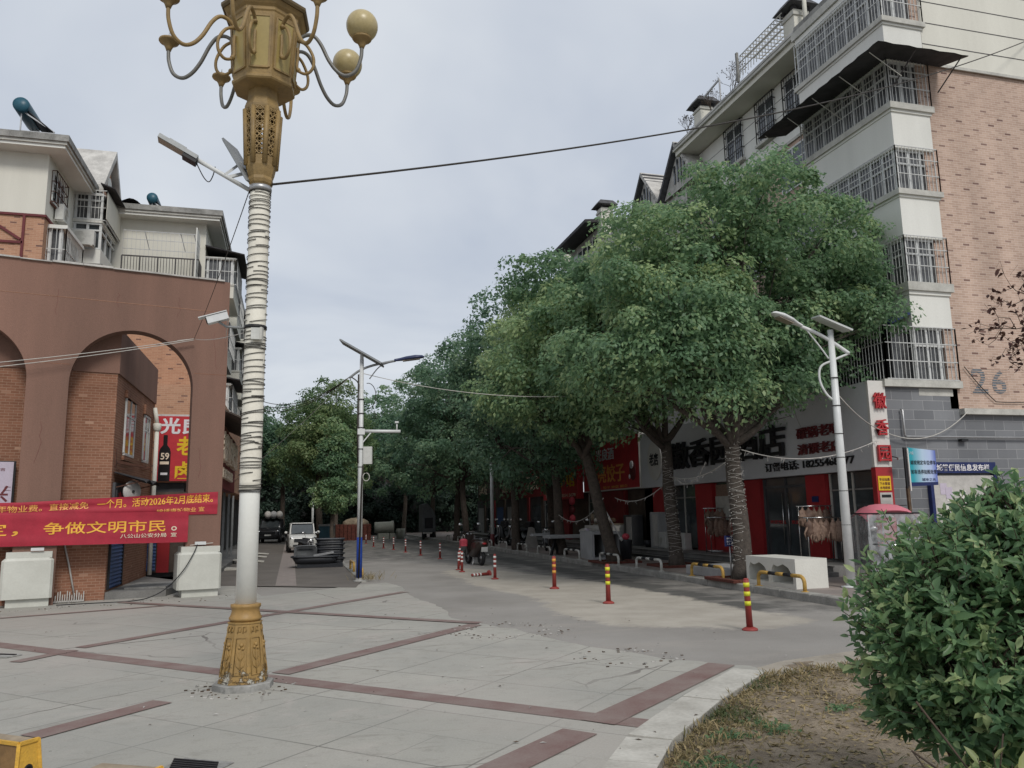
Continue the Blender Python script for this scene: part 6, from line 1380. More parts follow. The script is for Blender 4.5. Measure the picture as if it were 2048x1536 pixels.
def cab(name, label, cat, px0, px1, x, d, h, m, extra=None, z=.36):
    y0, y1 = sorted((Y2(px0, x), Y2(px1, x))); t_ = thing(name, label, cat, (x, y0, z))
    b = MB(); b.bbox(x, x + d, y0, y1, z, z + h, m, .02); b.build('body', t_)
    b = MB(); b.box(x - .02, x - .004, y0 + (y1 - y0) * .05, y0 + (y1 - y0) * .62, z + .08, z + h - .08, 'foam' if m != 'foam' else 'grey_block'); b.build('door', t_)
    if extra == 'top': b = MB(); b.box(x - .06, x + d, y0 - .04, y1 + .04, z + h + .003, z + h + .04, 'plywood'); b.build('worktop', t_)
    return t_
cab('chest_freezer', 'pale steel cabinet with a worktop to the left of the leaning trunk', 'cabinet', 1184, 1224, 13.2, .6, .85, 'sign_white', 'top')
cab('fridge', 'tall narrow white fridge standing in front of the dark dumpling doorway', 'fridge', 1298, 1314, 13.45, .5, 1.35, 'grey_block')
cab('small_cupboard', 'dark low cupboard with a mesh door right of the leaning trunk', 'cupboard', 1245, 1262, 13.5, .5, 1.25, 'shop_dark')
for px, lab in ((1325, 'air conditioner on the platform left of the second wrapped trunk'), (1362, 'air conditioner on the platform right of the second wrapped trunk')):
    o = ac_unit(13.75, Y2(px, 13.6), .40, R(-90), lab)
for i in range(5):
    x, y = 13.4 + random.uniform(-.05, .2), Y2(1190 + i * 8, 13.4); b = MB(); z0 = 1.26; 
    b.ball((x, y, z0 + .12), (.14, .17, .12 + .03 * (i % 2)), ('foam', 'wood_old', 'grey_block')[i % 3], 10, 6); tag(b.build('bundle'), ('leftmost', 'second', 'middle', 'fourth', 'rightmost')[i] + ' of the wrapped bundles on the steel cabinet worktop', 'bundle', 'bundles on the cabinet worktop')
b = MB(); b.lathe([(.12, .36), (.16, .5), (.17, .62), (.15, .63)], (13.5, Y2(1293, 13.5), 0), 'tub_black', 14); tag(b.build('bucket'), 'small dark bucket at the foot of the narrow fridge', 'bucket')
p = G(1240, 1121, .13); px_, py_ = p[0] + .1, p[1] - .3
b = MB(); b.lathe([(.18, .13), (.22, .8), (.22, .82), (.19, .83)], (px_, py_, 0), 'tub_black', 16); tag(b.build('rubbish_bin'), 'dark bin leaning against the foot of the leaning trunk', 'bin')
b = MB(); b.ball((px_ - .02, py_ - .08, .93), (.13, .13, .11), 'bag_red', 10, 8); tag(b.build('red_bag'), 'small red bag on top of the dark bin', 'bag')
b = MB(); b.tube([(px_ - .2, py_ - .1, .85), (px_ - .62, py_ + .35, 1.95)], .022, 'lamp_white', 8); b.tube([(px_ - .17, py_ - .13, .80), (px_ - .22, py_ - .08, .9)], .05, 'lamp_white', 8); tag(b.build('broom'), 'white broom pole leaning from the bin across the leaning trunk', 'broom')
# stone slab table
tx0, ty = 9.95, 30.2
st = thing('slab_table', 'grey stone slab table on dark trestles behind the hoop rails', 'table', (10.4, ty, .13))
b = MB(); b.bbox(9.55, 12.0, ty - .5, ty + .35, .78, .9, 'grey_block', .02); b.box(9.2, 9.9, ty + .5, ty + .9, .86, .95, 'grey_block'); b.build('top', st)
for x in (9.9, 11.6): b = MB(); b.bar((x - .25, ty - .35, .13), (x, ty - .2, .78), .08, 'black'); b.bar((x + .25, ty + .2, .13), (x, ty + .1, .78), .08, 'black'); b.build('leg', st)
b = MB(); b.ball((11.3, ty, 1.03), (.36, .24, .12), 'foam', 12, 8); tag(b.build('pale_sack'), 'pale sack slumped on the stone slab table', 'sack')
b = MB(); b.tube([(11.25, ty - .1, .95), (11.25, ty - .1, 1.12)], .14, 'lilac_poster', 12); tag(b.build('basin'), 'pinkish basin on the stone slab table', 'basin')
# lantern banner strip in the shade
b = MB(); y = Y2(1144, 13.3)
for i in range(3): b.ball((13.3, y, 2.3 - i * .42), (.16, .16, .2), 'bag_red' if i != 1 else 'letter_maroon', 10, 8); 
b.tube([(13.3, y, 2.6), (13.3, y, 1.3)], .012, 'letter_maroon', 5); tag(b.build('hanging_lantern'), 'string of three dull red lanterns under the bright red sign', 'lantern')
b = MB(); y = Y2(1097, 12.4); b.box(12.4, 12.43, y - .22, y + .22, .9, 1.75, 'foam'); b.bar((12.44, y, .36), (12.44, y, 1.0), .04, 'black'); tag(b.build('stand_sign'), 'pale upright stand sign by a trunk in the shade', 'sign')

# ================================================================== TWO-WHEELERS
def prism_y(b, prof, w0, w1, m):
    """side profile (x,z) given width w0 at outline; softened by a narrower outer face"""
    n_ = len(prof); cx = sum(p[0] for p in prof) / n_; cz = sum(p[1] for p in prof) / n_; v = []
    for y, k in ((-w1 / 2, .88), (-w0 / 2, 1), (w0 / 2, 1), (w1 / 2, .88)):
        for x, z in prof: v.append((cx + (x - cx) * k, y, cz + (z - cz) * k))
    f = [tuple(range(n_ - 1, -1, -1)), tuple(range(3 * n_, 4 * n_))]
    for r_ in range(3):
        for i in range(n_): j = (i + 1) % n_; f.append((r_ * n_ + i, r_ * n_ + j, (r_ + 1) * n_ + j, (r_ + 1) * n_ + i))
    return b.add(v, f, m, True)
def two_wheeler(label, loc, rz, body='moto_black', seat='rubber', extras=(), group='parked scooters and motorcycles', s=1., name='motor_scooter', cat='scooter'):
    """front points to +x"""
    t_ = thing(name, label, cat, loc, rz, group); t_.scale = (s, s, s)
    for x in (-.58, .62):
        b = MB(); r_ = .25; b.lathe([(.17, -.045), (.22, -.055), (r_, -.03), (r_ + .005, 0), (r_, .03), (.22, .055), (.17, .045), (.17, -.045)], (x, 0, r_), 'rubber', 22, axis=(0, 1, 0)); w_ = b.build('wheel', t_, True)
        b = MB(); b.lathe([(.001, -.04), (.05, -.045), (.05, .045), (.001, .04)], (x, 0, r_), 'steel', 12, axis=(0, 1, 0))
        for k in range(5): a_ = k * 1.2566; b.bar((x, 0, r_), (x + .18 * math.cos(a_), 0, r_ + .18 * math.sin(a_)), .03, 'steel')
        b.build('rim', w_, True)
    b = MB(); prism_y(b, [(-.85, .66), (-.8, .80), (-.4, .78), (-.1, .70), (-.05, .45), (.15, .32), (.36, .34), (.44, .50), (.58, .98), (.52, 1.0), (.32, .5), (.15, .26), (-.2, .24), (-.5, .42)], .22, .34, body); b.build('body', t_, True)
    b = MB(); prism_y(b, [(-.80, .80), (-.76, .88), (-.4, .86), (.0, .80), (.02, .74), (-.4, .78)], .24, .30, seat); b.build('seat', t_, True)
    b = MB(); prism_y(b, [(.40, .36), (.45, .52), (.62, .56), (.85, .42), (.88, .34), (.8, .42), (.62, .5), (.5, .42)], .12, .16, body); b.build('front_mudguard', t_, True)
    b = MB(); b.tube([(.62, -.08, .25), (.56, -.08, .8), (.52, -.05, 1.02)], .025, 'steel', 8); b.tube([(.62, .08, .25), (.56, .08, .8), (.52, .05, 1.02)], .025, 'steel', 8); b.tube([(.38, -.34, 1.06), (.5, -.16, 1.05), (.54, 0, 1.03), (.5, .16, 1.05), (.38, .34, 1.06)], .018, 'black', 8); b.tube([(.36, .22, 1.06), (.36, .36, 1.06)], .024, 'rubber', 8); b.tube([(.36, -.22, 1.06), (.36, -.36, 1.06)], .024, 'rubber', 8); b.build('handlebar', t_, True)
    b = MB(); b.ball((.60, 0, .94), (.07, .12, .085), 'chrome', 12, 8); b.build('headlight', t_, True)
    for sy in (-1, 1):
        b = MB(); b.tube([(.45, sy * .2, 1.06), (.46, sy * .3, 1.26)], .008, 'black', 5); b.ball((.46, sy * .33, 1.31), (.02, .085, .05), 'chrome', 12, 8); b.build('mirror', t_, True)
    b = MB(); b.tube([(-.2, .1, .26), (-.42, .26, .02)], .016, 'steel', 6); b.tube([(-.1, -.14, .28), (-.75, -.18, .34)], .035, 'steel', 8); b.build('stand_and_exhaust', t_, True)
    b = MB(); b.obox((-.86, 0, .52), (.008, 0, .0), (0, .11, 0), (-.02, 0, .075), 'plate'); b.build('number_plate', t_, True)
    b = MB(); b.ball((-.86, 0, .70), (.03, .08, .035), 'letter_red', 10, 6); b.build('tail_light', t_, True)
    if 'bag' in extras:
        b = MB(); b.bbox(.12, .40, .20, .42, .60, .84, 'bag_red', .05); b.tube([Vector((.26 + .1 * math.cos(a_), .31, .88 + .09 * math.sin(a_))) for a_ in np.linspace(0, 3.2, 8)], .012, 'foam', 5); b.build('side_bag', t_, True)
    if 'basket' in extras:
        b = MB()
        for z in (.72, .82, .92): b.tube([(.66, -.16, z), (.95, -.16, z), (.95, .16, z), (.66, .16, z), (.66, -.16, z)], .007, 'steel', 4)
        for y in np.linspace(-.16, .16, 6): b.bar((.95, y, .72), (.95, y, .92), .008, 'steel')
        b.box(.66, .95, -.16, .16, .715, .725, 'steel'); b.build('basket', t_, True)
    if 'box' in extras: b = MB(); b.bbox(-.98, -.6, -.2, .2, .86, 1.2, 'black', .04); b.build('top_box', t_, True)
    if 'apron' in extras: b = MB(); b.add([(.7, -.36, 1.1), (.7, .36, 1.1), (.74, .34, .45), (.74, -.34, .45), (.66, -.36, 1.1), (.66, .36, 1.1), (.70, .34, .45), (.70, -.34, .45)], [(0, 1, 2, 3), (7, 6, 5, 4)], 'foam'); b.build('wind_apron', t_, True)
    return t_
p = G(955, 1131)
two_wheeler('dark motorcycle with a red side bag parked tail first on the road', (p[0] + .1, p[1] + .8, -.018), R(98), 'moto_brown', 'moto_black', ('bag',), s=1.08, name='motorcycle', cat='motorcycle')
p = G(613, 1122)
two_wheeler('black motorcycle in front of the white car nose', (p[0], p[1] + .6, .004), R(-70), 'moto_black', 'rubber', ('basket',), s=.85, name='motorcycle', cat='motorcycle')
two_wheeler('green grey scooter facing out beside a shaded trunk', (10.9, 34.3, .13), R(-108), 'tub_grey', 'rubber', ('basket',), s=.95)
two_wheeler('scooter with a pale apron behind the stone slab table', (12.2, 31.4, .13), R(-125), 'car_dark', 'rubber', ('apron', 'basket'), s=1.0)
for i, (x, y, r_, lab) in enumerate(((11.2, 39.2, -150, 'dark scooter nearest in the shaded row beyond the motorcycle'), (11.4, 40.6, -155, 'dark scooter second in the shaded row beyond the motorcycle'), (11.2, 42.4, -150, 'dark scooter third in the shaded row beyond the motorcycle'), (11.6, 46, -140, 'dark scooter fourth and farthest in the shaded row'))):
    two_wheeler(lab, (x, y, .13), R(r_), ('car_dark', 'moto_brown', 'tub_grey', 'car_dark')[i], 'rubber', ('box',) if i % 2 else ())
b = MB(); b.extr([(10.6, 36.9, .13), (11.15, 36.9, .13), (10.95, 36.9, 1.05), (10.85, 36.9, 1.1)], (.2, .05, 0), 'foam'); tag(b.build('white_board'), 'white tapered board propped by a shaded trunk', 'board')
# scooter with a rain canopy, mostly behind the hedge plant
SX_, SY_ = 12.15, 14.75
cs = two_wheeler('electric scooter under a pink canopy with clear plastic curtains', (SX_ + .15, SY_, .0), R(-115), 'car_dark', 'rubber', (), None, 1., 'canopy_scooter', 'scooter'); cs.pop('group', None) if 'group' in cs else None
b = MB(); v = []; f = []
for i in range(9):
    for j in range(9):
        q, r_ = (i - 4) / 4, (j - 4) / 4; v.append((-.02 + q * .78, r_ * .52, 1.82 - .14 * q * q - .16 * r_ ** 4 - .05 * r_ * r_))
for i in range(8):
    for j in range(8): k = i * 9 + j; f.append((k, k + 9, k + 10, k + 1))
o_ = len(v); b.add(v + [(x, y, z - .015) for x, y, z in v], f + [tuple(o_ + i for i in reversed(q)) for q in f], 'canopy_pink', True); b.build('canopy', cs, True)
b = MB()
for q in ((.74, -.5), (.74, .5), (-.78, -.5), (-.78, .5)): b.tube([(q[0], q[1], 1.6), (q[0] * .95, q[1] * .9, .75)], .014, 'steel', 6)
for z in (1.62,): b.tube([(.76, -.52, z), (.76, .52, z), (-.8, .52, z), (-.8, -.52, z), (.76, -.52, z)], .014, 'black', 6)
b.tube([(.76, -.52, 1.0), (.76, .52, 1.0), (-.8, .52, 1.0)], .01, 'black', 5); b.tube([(.0, -.5, 1.78), (.0, .5, 1.78)], .01, 'black', 5); b.tube([(-.1, 0, .75), (-.1, 0, 1.8)], .018, 'steel', 8)
b.build('canopy_frame', cs, True)
b = MB(); n_ = 10
for (x0, y0), (x1, y1) in (((.77, -.52), (.77, .52)), ((.77, .52), (-.8, .52)), ((.77, -.52), (-.8, -.52))):
    v = []; f = []
    for i in range(n_ + 1):
        for j in range(5): q = i / n_; v.append((x0 + (x1 - x0) * q + .02 * math.sin(q * 21 + j), y0 + (y1 - y0) * q + .02 * math.cos(q * 17 + j * 2), 1.6 - j * .33))
    for i in range(n_):
        for j in range(4): k = i * 5 + j; f.append((k, k + 1, k + 6, k + 5))
    b.add(v, f, 'clear_plastic', True)
b.build('plastic_curtain', cs, True)

# ================================================================== CARS
def car(label, loc, rz, paint, s=1., tall=1.):
    """boxy little SUV; front points to -y"""
    t_ = thing('parked_car', label, 'car', loc, rz, 'parked cars'); t_.scale = (s, s, s * tall)
    def loft(secs, m, name, parent=None, flip=False):
        b = MB(); v = []; f = []; sg_ = 14
        for y, hw, z0, z1, rr in secs:
            pr = [(-hw + rr, z0), (hw - rr, z0), (hw - rr * .3, z0 + rr * .3), (hw, z0 + rr), (hw, (z0 + z1) / 2), (hw - .01, z1 - rr), (hw - rr * .3, z1 - rr * .3), (hw - rr, z1), (-hw + rr, z1), (-hw + rr * .3, z1 - rr * .3), (-hw + .01, z1 - rr), (-hw, (z0 + z1) / 2), (-hw, z0 + rr), (-hw + rr * .3, z0 + rr * .3)]
            v += [(x, y, z) for x, z in pr]
        for i in range(len(secs) - 1):
            for k in range(sg_): j = (k + 1) % sg_; f.append((i * sg_ + k, i * sg_ + j, (i + 1) * sg_ + j, (i + 1) * sg_ + k))
        f += [tuple(range(sg_ - 1, -1, -1)), tuple(range((len(secs) - 1) * sg_, len(secs) * sg_))]
        b.add(v, f, m, True); return b.build(name, parent or t_, True)
    bo = loft([(-1.75, .66, .34, .80, .1), (-1.68, .76, .28, .88, .1), (-1.3, .80, .25, .98, .1), (-.75, .81, .25, 1.03, .1), (1.4, .81, .25, 1.04, .1), (1.72, .78, .3, 1.0, .1), (1.78, .7, .36, .9, .1)], paint, 'body')
    cb = loft([(-.78, .70, 1.0, 1.06, .03), (-.42, .66, 1.0, 1.56, .1), (-.1, .66, 1.0, 1.64, .1), (1.2, .65, 1.0, 1.64, .1), (1.66, .64, 1.0, 1.5, .1)], 'car_dark', 'cabin')
    b = MB(); b.bbox(-.6, .6, -.35, 1.4, 1.63, 1.67, paint, .03)
    for sx in (-1, 1):
        b.bar((sx * .69, -.77, 1.03), (sx * .63, -.36, 1.6), .06, paint); b.bar((sx * .66, .5, 1.03), (sx * .63, .5, 1.6), .06, paint); b.bar((sx * .66, 1.6, 1.03), (sx * .62, 1.3, 1.62), .09, paint); b.bar((sx * .64, -.38, 1.6), (sx * .62, 1.3, 1.62), .06, paint)
    b.build('roof', t_, True)
    b = MB(); b.add([(-.62, -.79, 1.06), (.62, -.79, 1.06), (.57, -.44, 1.55), (-.57, -.44, 1.55)], [(0, 1, 2, 3)], 'glass'); b.bar((-.5, -.82, 1.05), (.05, -.76, 1.12), .015, 'black'); b.build('windscreen', t_, True)
    b = MB(); b.bbox(-.5, .5, -1.79, -1.70, .62, .80, 'car_dark', .02); b.box(-.55, .55, -1.78, -1.66, .36, .46, 'car_dark'); b.build('grille', t_, True)
    for sx in (-1, 1):
        b = MB(); b.ball((sx * .62, -1.66, .80), (.13, .08, .09), 'chrome', 12, 8); b.build('headlight', t_, True)
        b = MB(); b.ball((sx * .64, -1.70, .52), (.07, .05, .06), 'black', 10, 6); b.build('fog_light', t_, True)
        b = MB(); b.bar((sx * .74, -.55, 1.06), (sx * .9, -.58, 1.1), .04, 'black'); b.ball((sx * .93, -.58, 1.13), (.09, .06, .08), paint, 10, 8); b.build('mirror', t_, True)
        for y in (-1.1, 1.15):
            b = MB(); b.lathe([(.2, -.09), (.3, -.1), (.33, -.06), (.33, .06), (.3, .1), (.2, .09)], (sx * .74, y, .33), 'rubber', 22, axis=(1, 0, 0)); w_ = b.build('wheel', t_, True)
            b = MB(); b.lathe([(.001, .0), (.19, .0), (.2, .04), (.001, .06)], (sx * .78, y, .33), 'steel', 16, axis=(sx, 0, 0)); b.build('rim', w_, True)
    b = MB(); b.box(-.22, .22, -1.805, -1.795, .50, .60, 'plate'); b.build('number_plate', t_, True)
    return t_
car('white boxy car parked nose out on the left pavement', (.55, 43.3, .004), R(2), 'car_white', .86, 1.02)
car('dark car loaded with pale bundles far down the left pavement', (-1.35, 61, .004), R(-6), 'car_dark', 1.0)
b = MB()
for i in range(3): b.ball((-1.6 + i * .4, 60.4, 1.95), (.25, .35, .28), 'foam' if i != 1 else 'grey_block', 10, 8)
tag(b.build('roof_load'), 'pale bundles heaped on the roof of the far dark car', 'bundle')
# stack of black tubs
TX, TY = .95, 30.4
def tub(label, c, w_, d, h, m='tub_black', rz=0., tip=0):
    t_ = thing('black_tub', label, 'tub', c, rz, 'black mixing tubs'); t_.rotation_euler = (tip, 0, rz); b = MB()
    v = []; 
    for k, (z, s_) in enumerate(((0, .82), (h, 1.), (h, .93), (.04, .76))):
        for i in range(16):
            a_ = 2 * math.pi * i / 16; cx = math.copysign(abs(math.cos(a_)) ** .35, math.cos(a_)); cy = math.copysign(abs(math.sin(a_)) ** .35, math.sin(a_)); v.append((cx * w_ / 2 * s_, cy * d / 2 * s_, z))
    f = [tuple(range(15, -1, -1)), tuple(range(48, 64))]
    for r_ in range(3):
        for i in range(16): j = (i + 1) % 16; f.append((r_ * 16 + i, r_ * 16 + j, (r_ + 1) * 16 + j, (r_ + 1) * 16 + i))
    b.add(v, f, m, True); b.build('shell', t_, True)
    b = MB(); b.tube([(math.copysign(abs(math.cos(a_)) ** .35, math.cos(a_)) * w_ / 2 * 1.02, math.copysign(abs(math.sin(a_)) ** .35, math.sin(a_)) * d / 2 * 1.02, h) for a_ in np.linspace(0, 2 * math.pi, 17)], .028, m, 6); b.build('rim', t_, True)
    return t_
for i, lab in enumerate(('lowest', 'second', 'third', 'fourth', 'topmost')):
    tub(lab + ' black tub in the stack beside the slim lamp', (TX + .45, TY + random.uniform(-.04, .04), .01 + i * .17), 1.0, .75, .26, rz=random.uniform(-.05, .05))
tub('wide shallow black tub in front of the tub stack', (TX - .1, TY - .75, .14), 1.6, .8, .24)
b = MB(); b.box(TX - .7, TX + .85, TY - 1.05, TY - .45, .005, .14, 'tub_black'); tag(b.build('pallet'), 'low black pallet under the shallow tub', 'pallet')
b = MB(); b.bar((TX - .15, TY - .62, .40), (TX + .55, TY - .5, .50), .07, 'steel'); tag(b.build('steel_bar'), 'bent steel bar lying across the shallow black tub', 'bar')
tub('grey tub standing on edge against the tub stack', (TX - .42, TY - .18, .42), .75, .55, .22, 'tub_grey', 0, R(78))
# concrete pipe, brick stack and blue bin at the far end of the road
p = G(768, 1077); py_ = p[1] - 1.5; x0 = XP(748, 1060, 1)[0]
pl = YP(749, 1060, py_)[0]; pr_ = YP(787, 1055, py_)[0]
cp_ = thing('concrete_pipe', 'short wide grey concrete pipe lying on supports at the far end of the road', 'pipe', ((pl + pr_) / 2, py_, 0))
zc = YP(768, 1055, py_)[2]; b = MB(); rr = .42
b.lathe([(rr * .86, .0), (rr, .01), (rr, (pr_ - pl) * .85), (rr * 1.12, (pr_ - pl) * .9), (rr * 1.15, pr_ - pl), (rr * .9, pr_ - pl), (rr * .86, .0)], (pl, py_, zc), 'pipe_conc', 26, axis=(1, 0, .02)); b.build('shell', cp_)
b = MB(); b.bbox(pl + .25, pl + 1.1, py_ - .35, py_ + .3, -.1, zc - rr - .005, 'pipe_conc', .03); b.bbox(pr_ - .3, pr_ + .1, py_ - .3, py_ + .2, -.1, zc - rr - .005, 'pipe_conc', .03); b.build('support', cp_)
b = MB(); b.lathe([(.3, -.02), (.34, .5), (.36, .75), (.33, .76)], (pr_ + .55, py_ + .1, 0), 'pipe_conc', 16); tag(b.build('concrete_tub'), 'small grey concrete tub right of the far pipe', 'tub')
pb_ = YP(706, 1065, 62); b = MB()
for i in range(7):
    for j in range(9): b.bbox(pb_[0] - 1.3 + j * .29, pb_[0] - 1.3 + j * .29 + .27, 61.5, 62.3, -.02 + i * .17, -.02 + i * .17 + .16, 'brick_pile', .015)
tag(b.build('brick_stack'), 'dark red stack of bricks across the far end of the road', 'brick stack')
b = MB(); b.ball((pb_[0] + .2, 62, 1.2), (1.0, .5, .45), 'soil', 12, 8); tag(b.build('sand_heap'), 'mound of earth on top of the far brick stack', 'heap')
p = YP(653, 1060, 50); b = MB(); b.extr([(p[0] - .4, 49.6, 0), (p[0] + .4, 49.6, 0), (p[0] + .46, 49.6, 1.2), (p[0] - .46, 49.6, 1.2)], (0, .7, 0), 'heater_blue'); b.extr([(p[0] - .5, 49.55, 1.205), (p[0] + .5, 49.55, 1.205), (p[0] + .45, 49.55, 1.33), (p[0] - .45, 49.55, 1.3)], (0, .8, 0), 'lamp_grey'); tag(b.build('wheelie_bin'), 'dull blue wheelie bin beside the left hand tree trunk', 'bin')
# enclosed three wheeler in the shade
p = G(856, 1076); ry = p[1] - 4
rk = thing('cargo_tricycle', 'grey upright enclosed tricycle in deep shade at the end of the road', 'tricycle', (p[0] - .6, ry, 0)); rx_ = p[0] - .6
b = MB(); b.extr([(rx_ - .45, ry, .55), (rx_ + .5, ry, .55), (rx_ + .5, ry, 1.7), (rx_ + .3, ry, 2.15), (rx_ - .1, ry, 2.6), (rx_ - .45, ry, 2.5)], (0, 1.8, 0), 'lamp_dark'); b.build('cab', rk)
b = MB(); b.box(rx_ - .3, rx_ + .3, ry - .03, ry - .005, .8, 1.55, 'car_dark'); b.build('windscreen', rk)
b = MB(); b.box(rx_ - .45, rx_ + .25, ry - .05, ry - .005, .42, .52, 'foam'); b.build('bumper', rk)
for x in (-.35, .4): b = MB(); b.lathe([(.15, -.06), (.28, -.06), (.3, 0), (.28, .06), (.15, .06)], (rx_ + x, ry + .4, .29), 'rubber', 16, axis=(1, 0, 0)); b.build('wheel', rk)
b = MB(); b.lathe([(.15, -.06), (.28, -.06), (.3, 0), (.28, .06), (.15, .06)], (rx_, ry + 1.5, .29), 'rubber', 16, axis=(1, 0, 0)); b.build('wheel', rk)
b = MB(); b.bar((rx_ + .45, ry - .1, 1.55), (rx_ + .75, ry - .15, 1.45), .03, 'black'); b.ball((rx_ + .8, ry - .15, 1.38), (.07, .03, .12), 'lamp_white', 10, 6); b.build('mirror', rk)

# ================================================================== YELLOW BLOCKS IN THE FOREGROUND
yb = thing('barrier_block', 'chunky yellow and brown barrier block with a round hole at bottom left', 'barrier block', (-1.6, 5.9, 0), 0, 'yellow barrier blocks')
pA = G(95, 1475, .42); pB = G(52, 1461, .42)
def yblock(t_, x1, y0, y1, L_, h, hole=True):
    """tapered block whose painted end faces +x"""
    b = MB(); tp_ = .035
    v = [(x1 - L_, y0, 0), (x1, y0, 0), (x1, y1, 0), (x1 - L_, y1, 0), (x1 - L_, y0 + tp_, h), (x1 - .03, y0 + tp_, h), (x1 - .03, y1 - tp_, h), (x1 - L_, y1 - tp_, h)]
    b.add(v, [(0, 3, 2, 1)], 'yellow_worn'); b.add(v, [(4, 5, 6, 7)], 'plywood'); b.add(v, [(0, 1, 5, 4), (2, 3, 7, 6), (3, 0, 4, 7)], 'brown_side'); b.add(v, [(1, 2, 6, 5)], 'yellow_worn')
    for p_, q_ in ((4, 5), (5, 6), (1, 5), (2, 6)): b.bar(Vector(v[p_]), Vector(v[q_]), .02, 'yellow_worn')
    b.build('block', t_, True)
    if hole: b = MB(); b.lathe([(.03, 0), (.024, .004), (.001, -.01)], (x1 - .018, (y0 + y1) / 2, h * .62), 'black', 16, axis=(1, 0, .08)); b.build('hole', t_, True)
yb.location = (pA[0], pA[1], 0); yb.rotation_euler = (0, 0, R(-38)); yblock(yb, 0, -.2, 0, 1.0, .42)
y2 = thing('barrier_block', 'second yellow barrier block, only its top edge showing at the bottom', 'barrier block', (0, 0, 0), R(-30), 'yellow barrier blocks'); p = G(320, 1530, .30); y2.location = (p[0], p[1] - .14, 0); yblock(y2, 0, -.2, .12, .45, .30, False)
p = G(390, 1530); b = MB()
for i in range(6): b.obox((p[0] + i * .0, p[1] - i * .05 + .05, .012), (.16, -.10, 0), (.004, .007, 0), (0, 0, .008), 'black')
b.obox((p[0], p[1] - .08, .005), (.18, -.115, 0), (.09, .15, 0), (0, 0, .003), 'dirty_concrete'); tag(b.build('drain_grate'), 'small iron drain grate in the paving at the bottom edge', 'drain grate')
p = G(-20, 1312); b = MB(); b.obox((p[0], p[1], .012), (.35, -.2, 0), (.06, .1, 0), (0, 0, .008), 'dirty_concrete'); b.obox((p[0], p[1] + .02, .024), (.35, -.2, 0), (.012, .02, 0), (0, 0, .006), 'black'); tag(b.build('drain_cover'), 'dark drain cover set in the paving at the left edge', 'drain cover')
# ================================================================== FOLIAGE
def leaf_mesh(name, P, D, S, L_, W_, tint, m, parent, droop=.10):
    """one four-sided leaf per point: P base, D direction, S sideways"""
    n_ = len(P); L_ = np.broadcast_to(L_, (n_,))[:, None]; W_ = np.broadcast_to(W_, (n_,))[:, None]
    nr = np.cross(D, S); mid = P + D * L_ * .45
    V = np.stack([P, mid + S * W_ * .5 + nr * L_ * .06, P + D * L_ - np.array([0, 0, 1]) * L_ * droop, mid - S * W_ * .5 + nr * L_ * .06], 1).reshape(-1, 3)
    off = np.zeros(3); p = parent
    while p is not None: off += np.array(p.location); p = p.parent
    V = V - off
    me = bpy.data.meshes.new(name); me.vertices.add(4 * n_); me.vertices.foreach_set('co', V.ravel())
    me.loops.add(4 * n_); me.loops.foreach_set('vertex_index', np.arange(4 * n_)); me.polygons.add(n_); me.polygons.foreach_set('loop_start', np.arange(n_) * 4); me.polygons.foreach_set('loop_total', np.full(n_, 4))
    me.update(calc_edges=True); at = me.attributes.new('tint', 'FLOAT', 'POINT'); at.data.foreach_set('value', np.repeat(tint, 4).astype(np.float32))
    me.materials.append(MATS[m]); o = bpy.data.objects.new(name, me); COL.objects.link(o); o.parent = parent; return o
def unit(v): return v / (np.linalg.norm(v, axis=-1, keepdims=True) + 1e-9)
def crown_leaves(lobes, n_clumps, per, leaf, rg, spread=.42, hollow=.72):
    """lobes: (cx,cy,cz,rx,ry,rz). Clumps gather near the outside of each lobe, leaves gather round their clump's twigs"""
    vol = np.array([l[3] * l[4] * l[5] for l in lobes]) ** .67; vol /= vol.sum()
    C = []; OUT = []; LI = []; li = 0
    for l, q in zip(lobes, vol):
        k = max(2, int(n_clumps * q)); d = unit(rg.normal(size=(k, 3))); r_ = rg.uniform(hollow ** 3, 1, k) ** (1 / 3.); inner = rg.random(k) < .16; r_ = np.where(inner, rg.uniform(.3, .7, k), r_)
        r_ = r_ * (1 + .13 * np.sin(d[:, 0] * 5 + d[:, 2] * 4 + l[0] * 7) + .10 * np.sin(d[:, 1] * 9 + d[:, 2] * 7 + l[1]))
        c = np.array(l[:3]) + d * r_[:, None] * np.array(l[3:]); C.append(c); OUT.append(d); LI.append(np.full(k, li)); li += 1
    C = np.concatenate(C); OUT = np.concatenate(OUT); LI = np.concatenate(LI); hole = np.array([MN.noise((c[0] * .75, c[1] * .75, c[2] * .75 + 11)) for c in C]); keep = hole < .30; C, OUT, LI = C[keep], OUT[keep], LI[keep]; k = len(C)
    cs = spread * rg.uniform(.6, 1.3, k); ct = rg.normal(.5, .13, len(lobes))[LI] + rg.normal(0, .12, k)
    idx = np.repeat(np.arange(k), rg.integers(int(per * .6), int(per * 1.4), k)); n_ = len(idx)
    # each clump is a leafy cap: leaves lie over its outer, upper side like shingles, a few hang below
    bias = unit(OUT[idx] * .65 + np.array([0, 0, .75])); u = unit(rg.normal(size=(n_, 3)) + bias * 1.05)
    R_ = cs[idx][:, None] * rg.uniform(.45, 1.05, n_)[:, None] ** .6 * np.array([1.15, 1.15, .8])
    P = C[idx] + u * R_
    nrm = unit(u * 1.0 + np.array([0, 0, .15]) + rg.normal(size=(n_, 3)) * .42)
    D = unit(np.cross(np.cross(nrm, u * .4 + OUT[idx] * .5 + rg.normal(size=(n_, 3)) * .7 + np.array([0, 0, -.12])), nrm)); S = unit(np.cross(D, nrm))
    L_ = leaf * rg.uniform(.7, 1.3, n_); tint = np.clip(ct[idx] + rg.normal(0, .13, n_), 0, 1)
    return P, D, S, L_, L_ * .60, tint, C
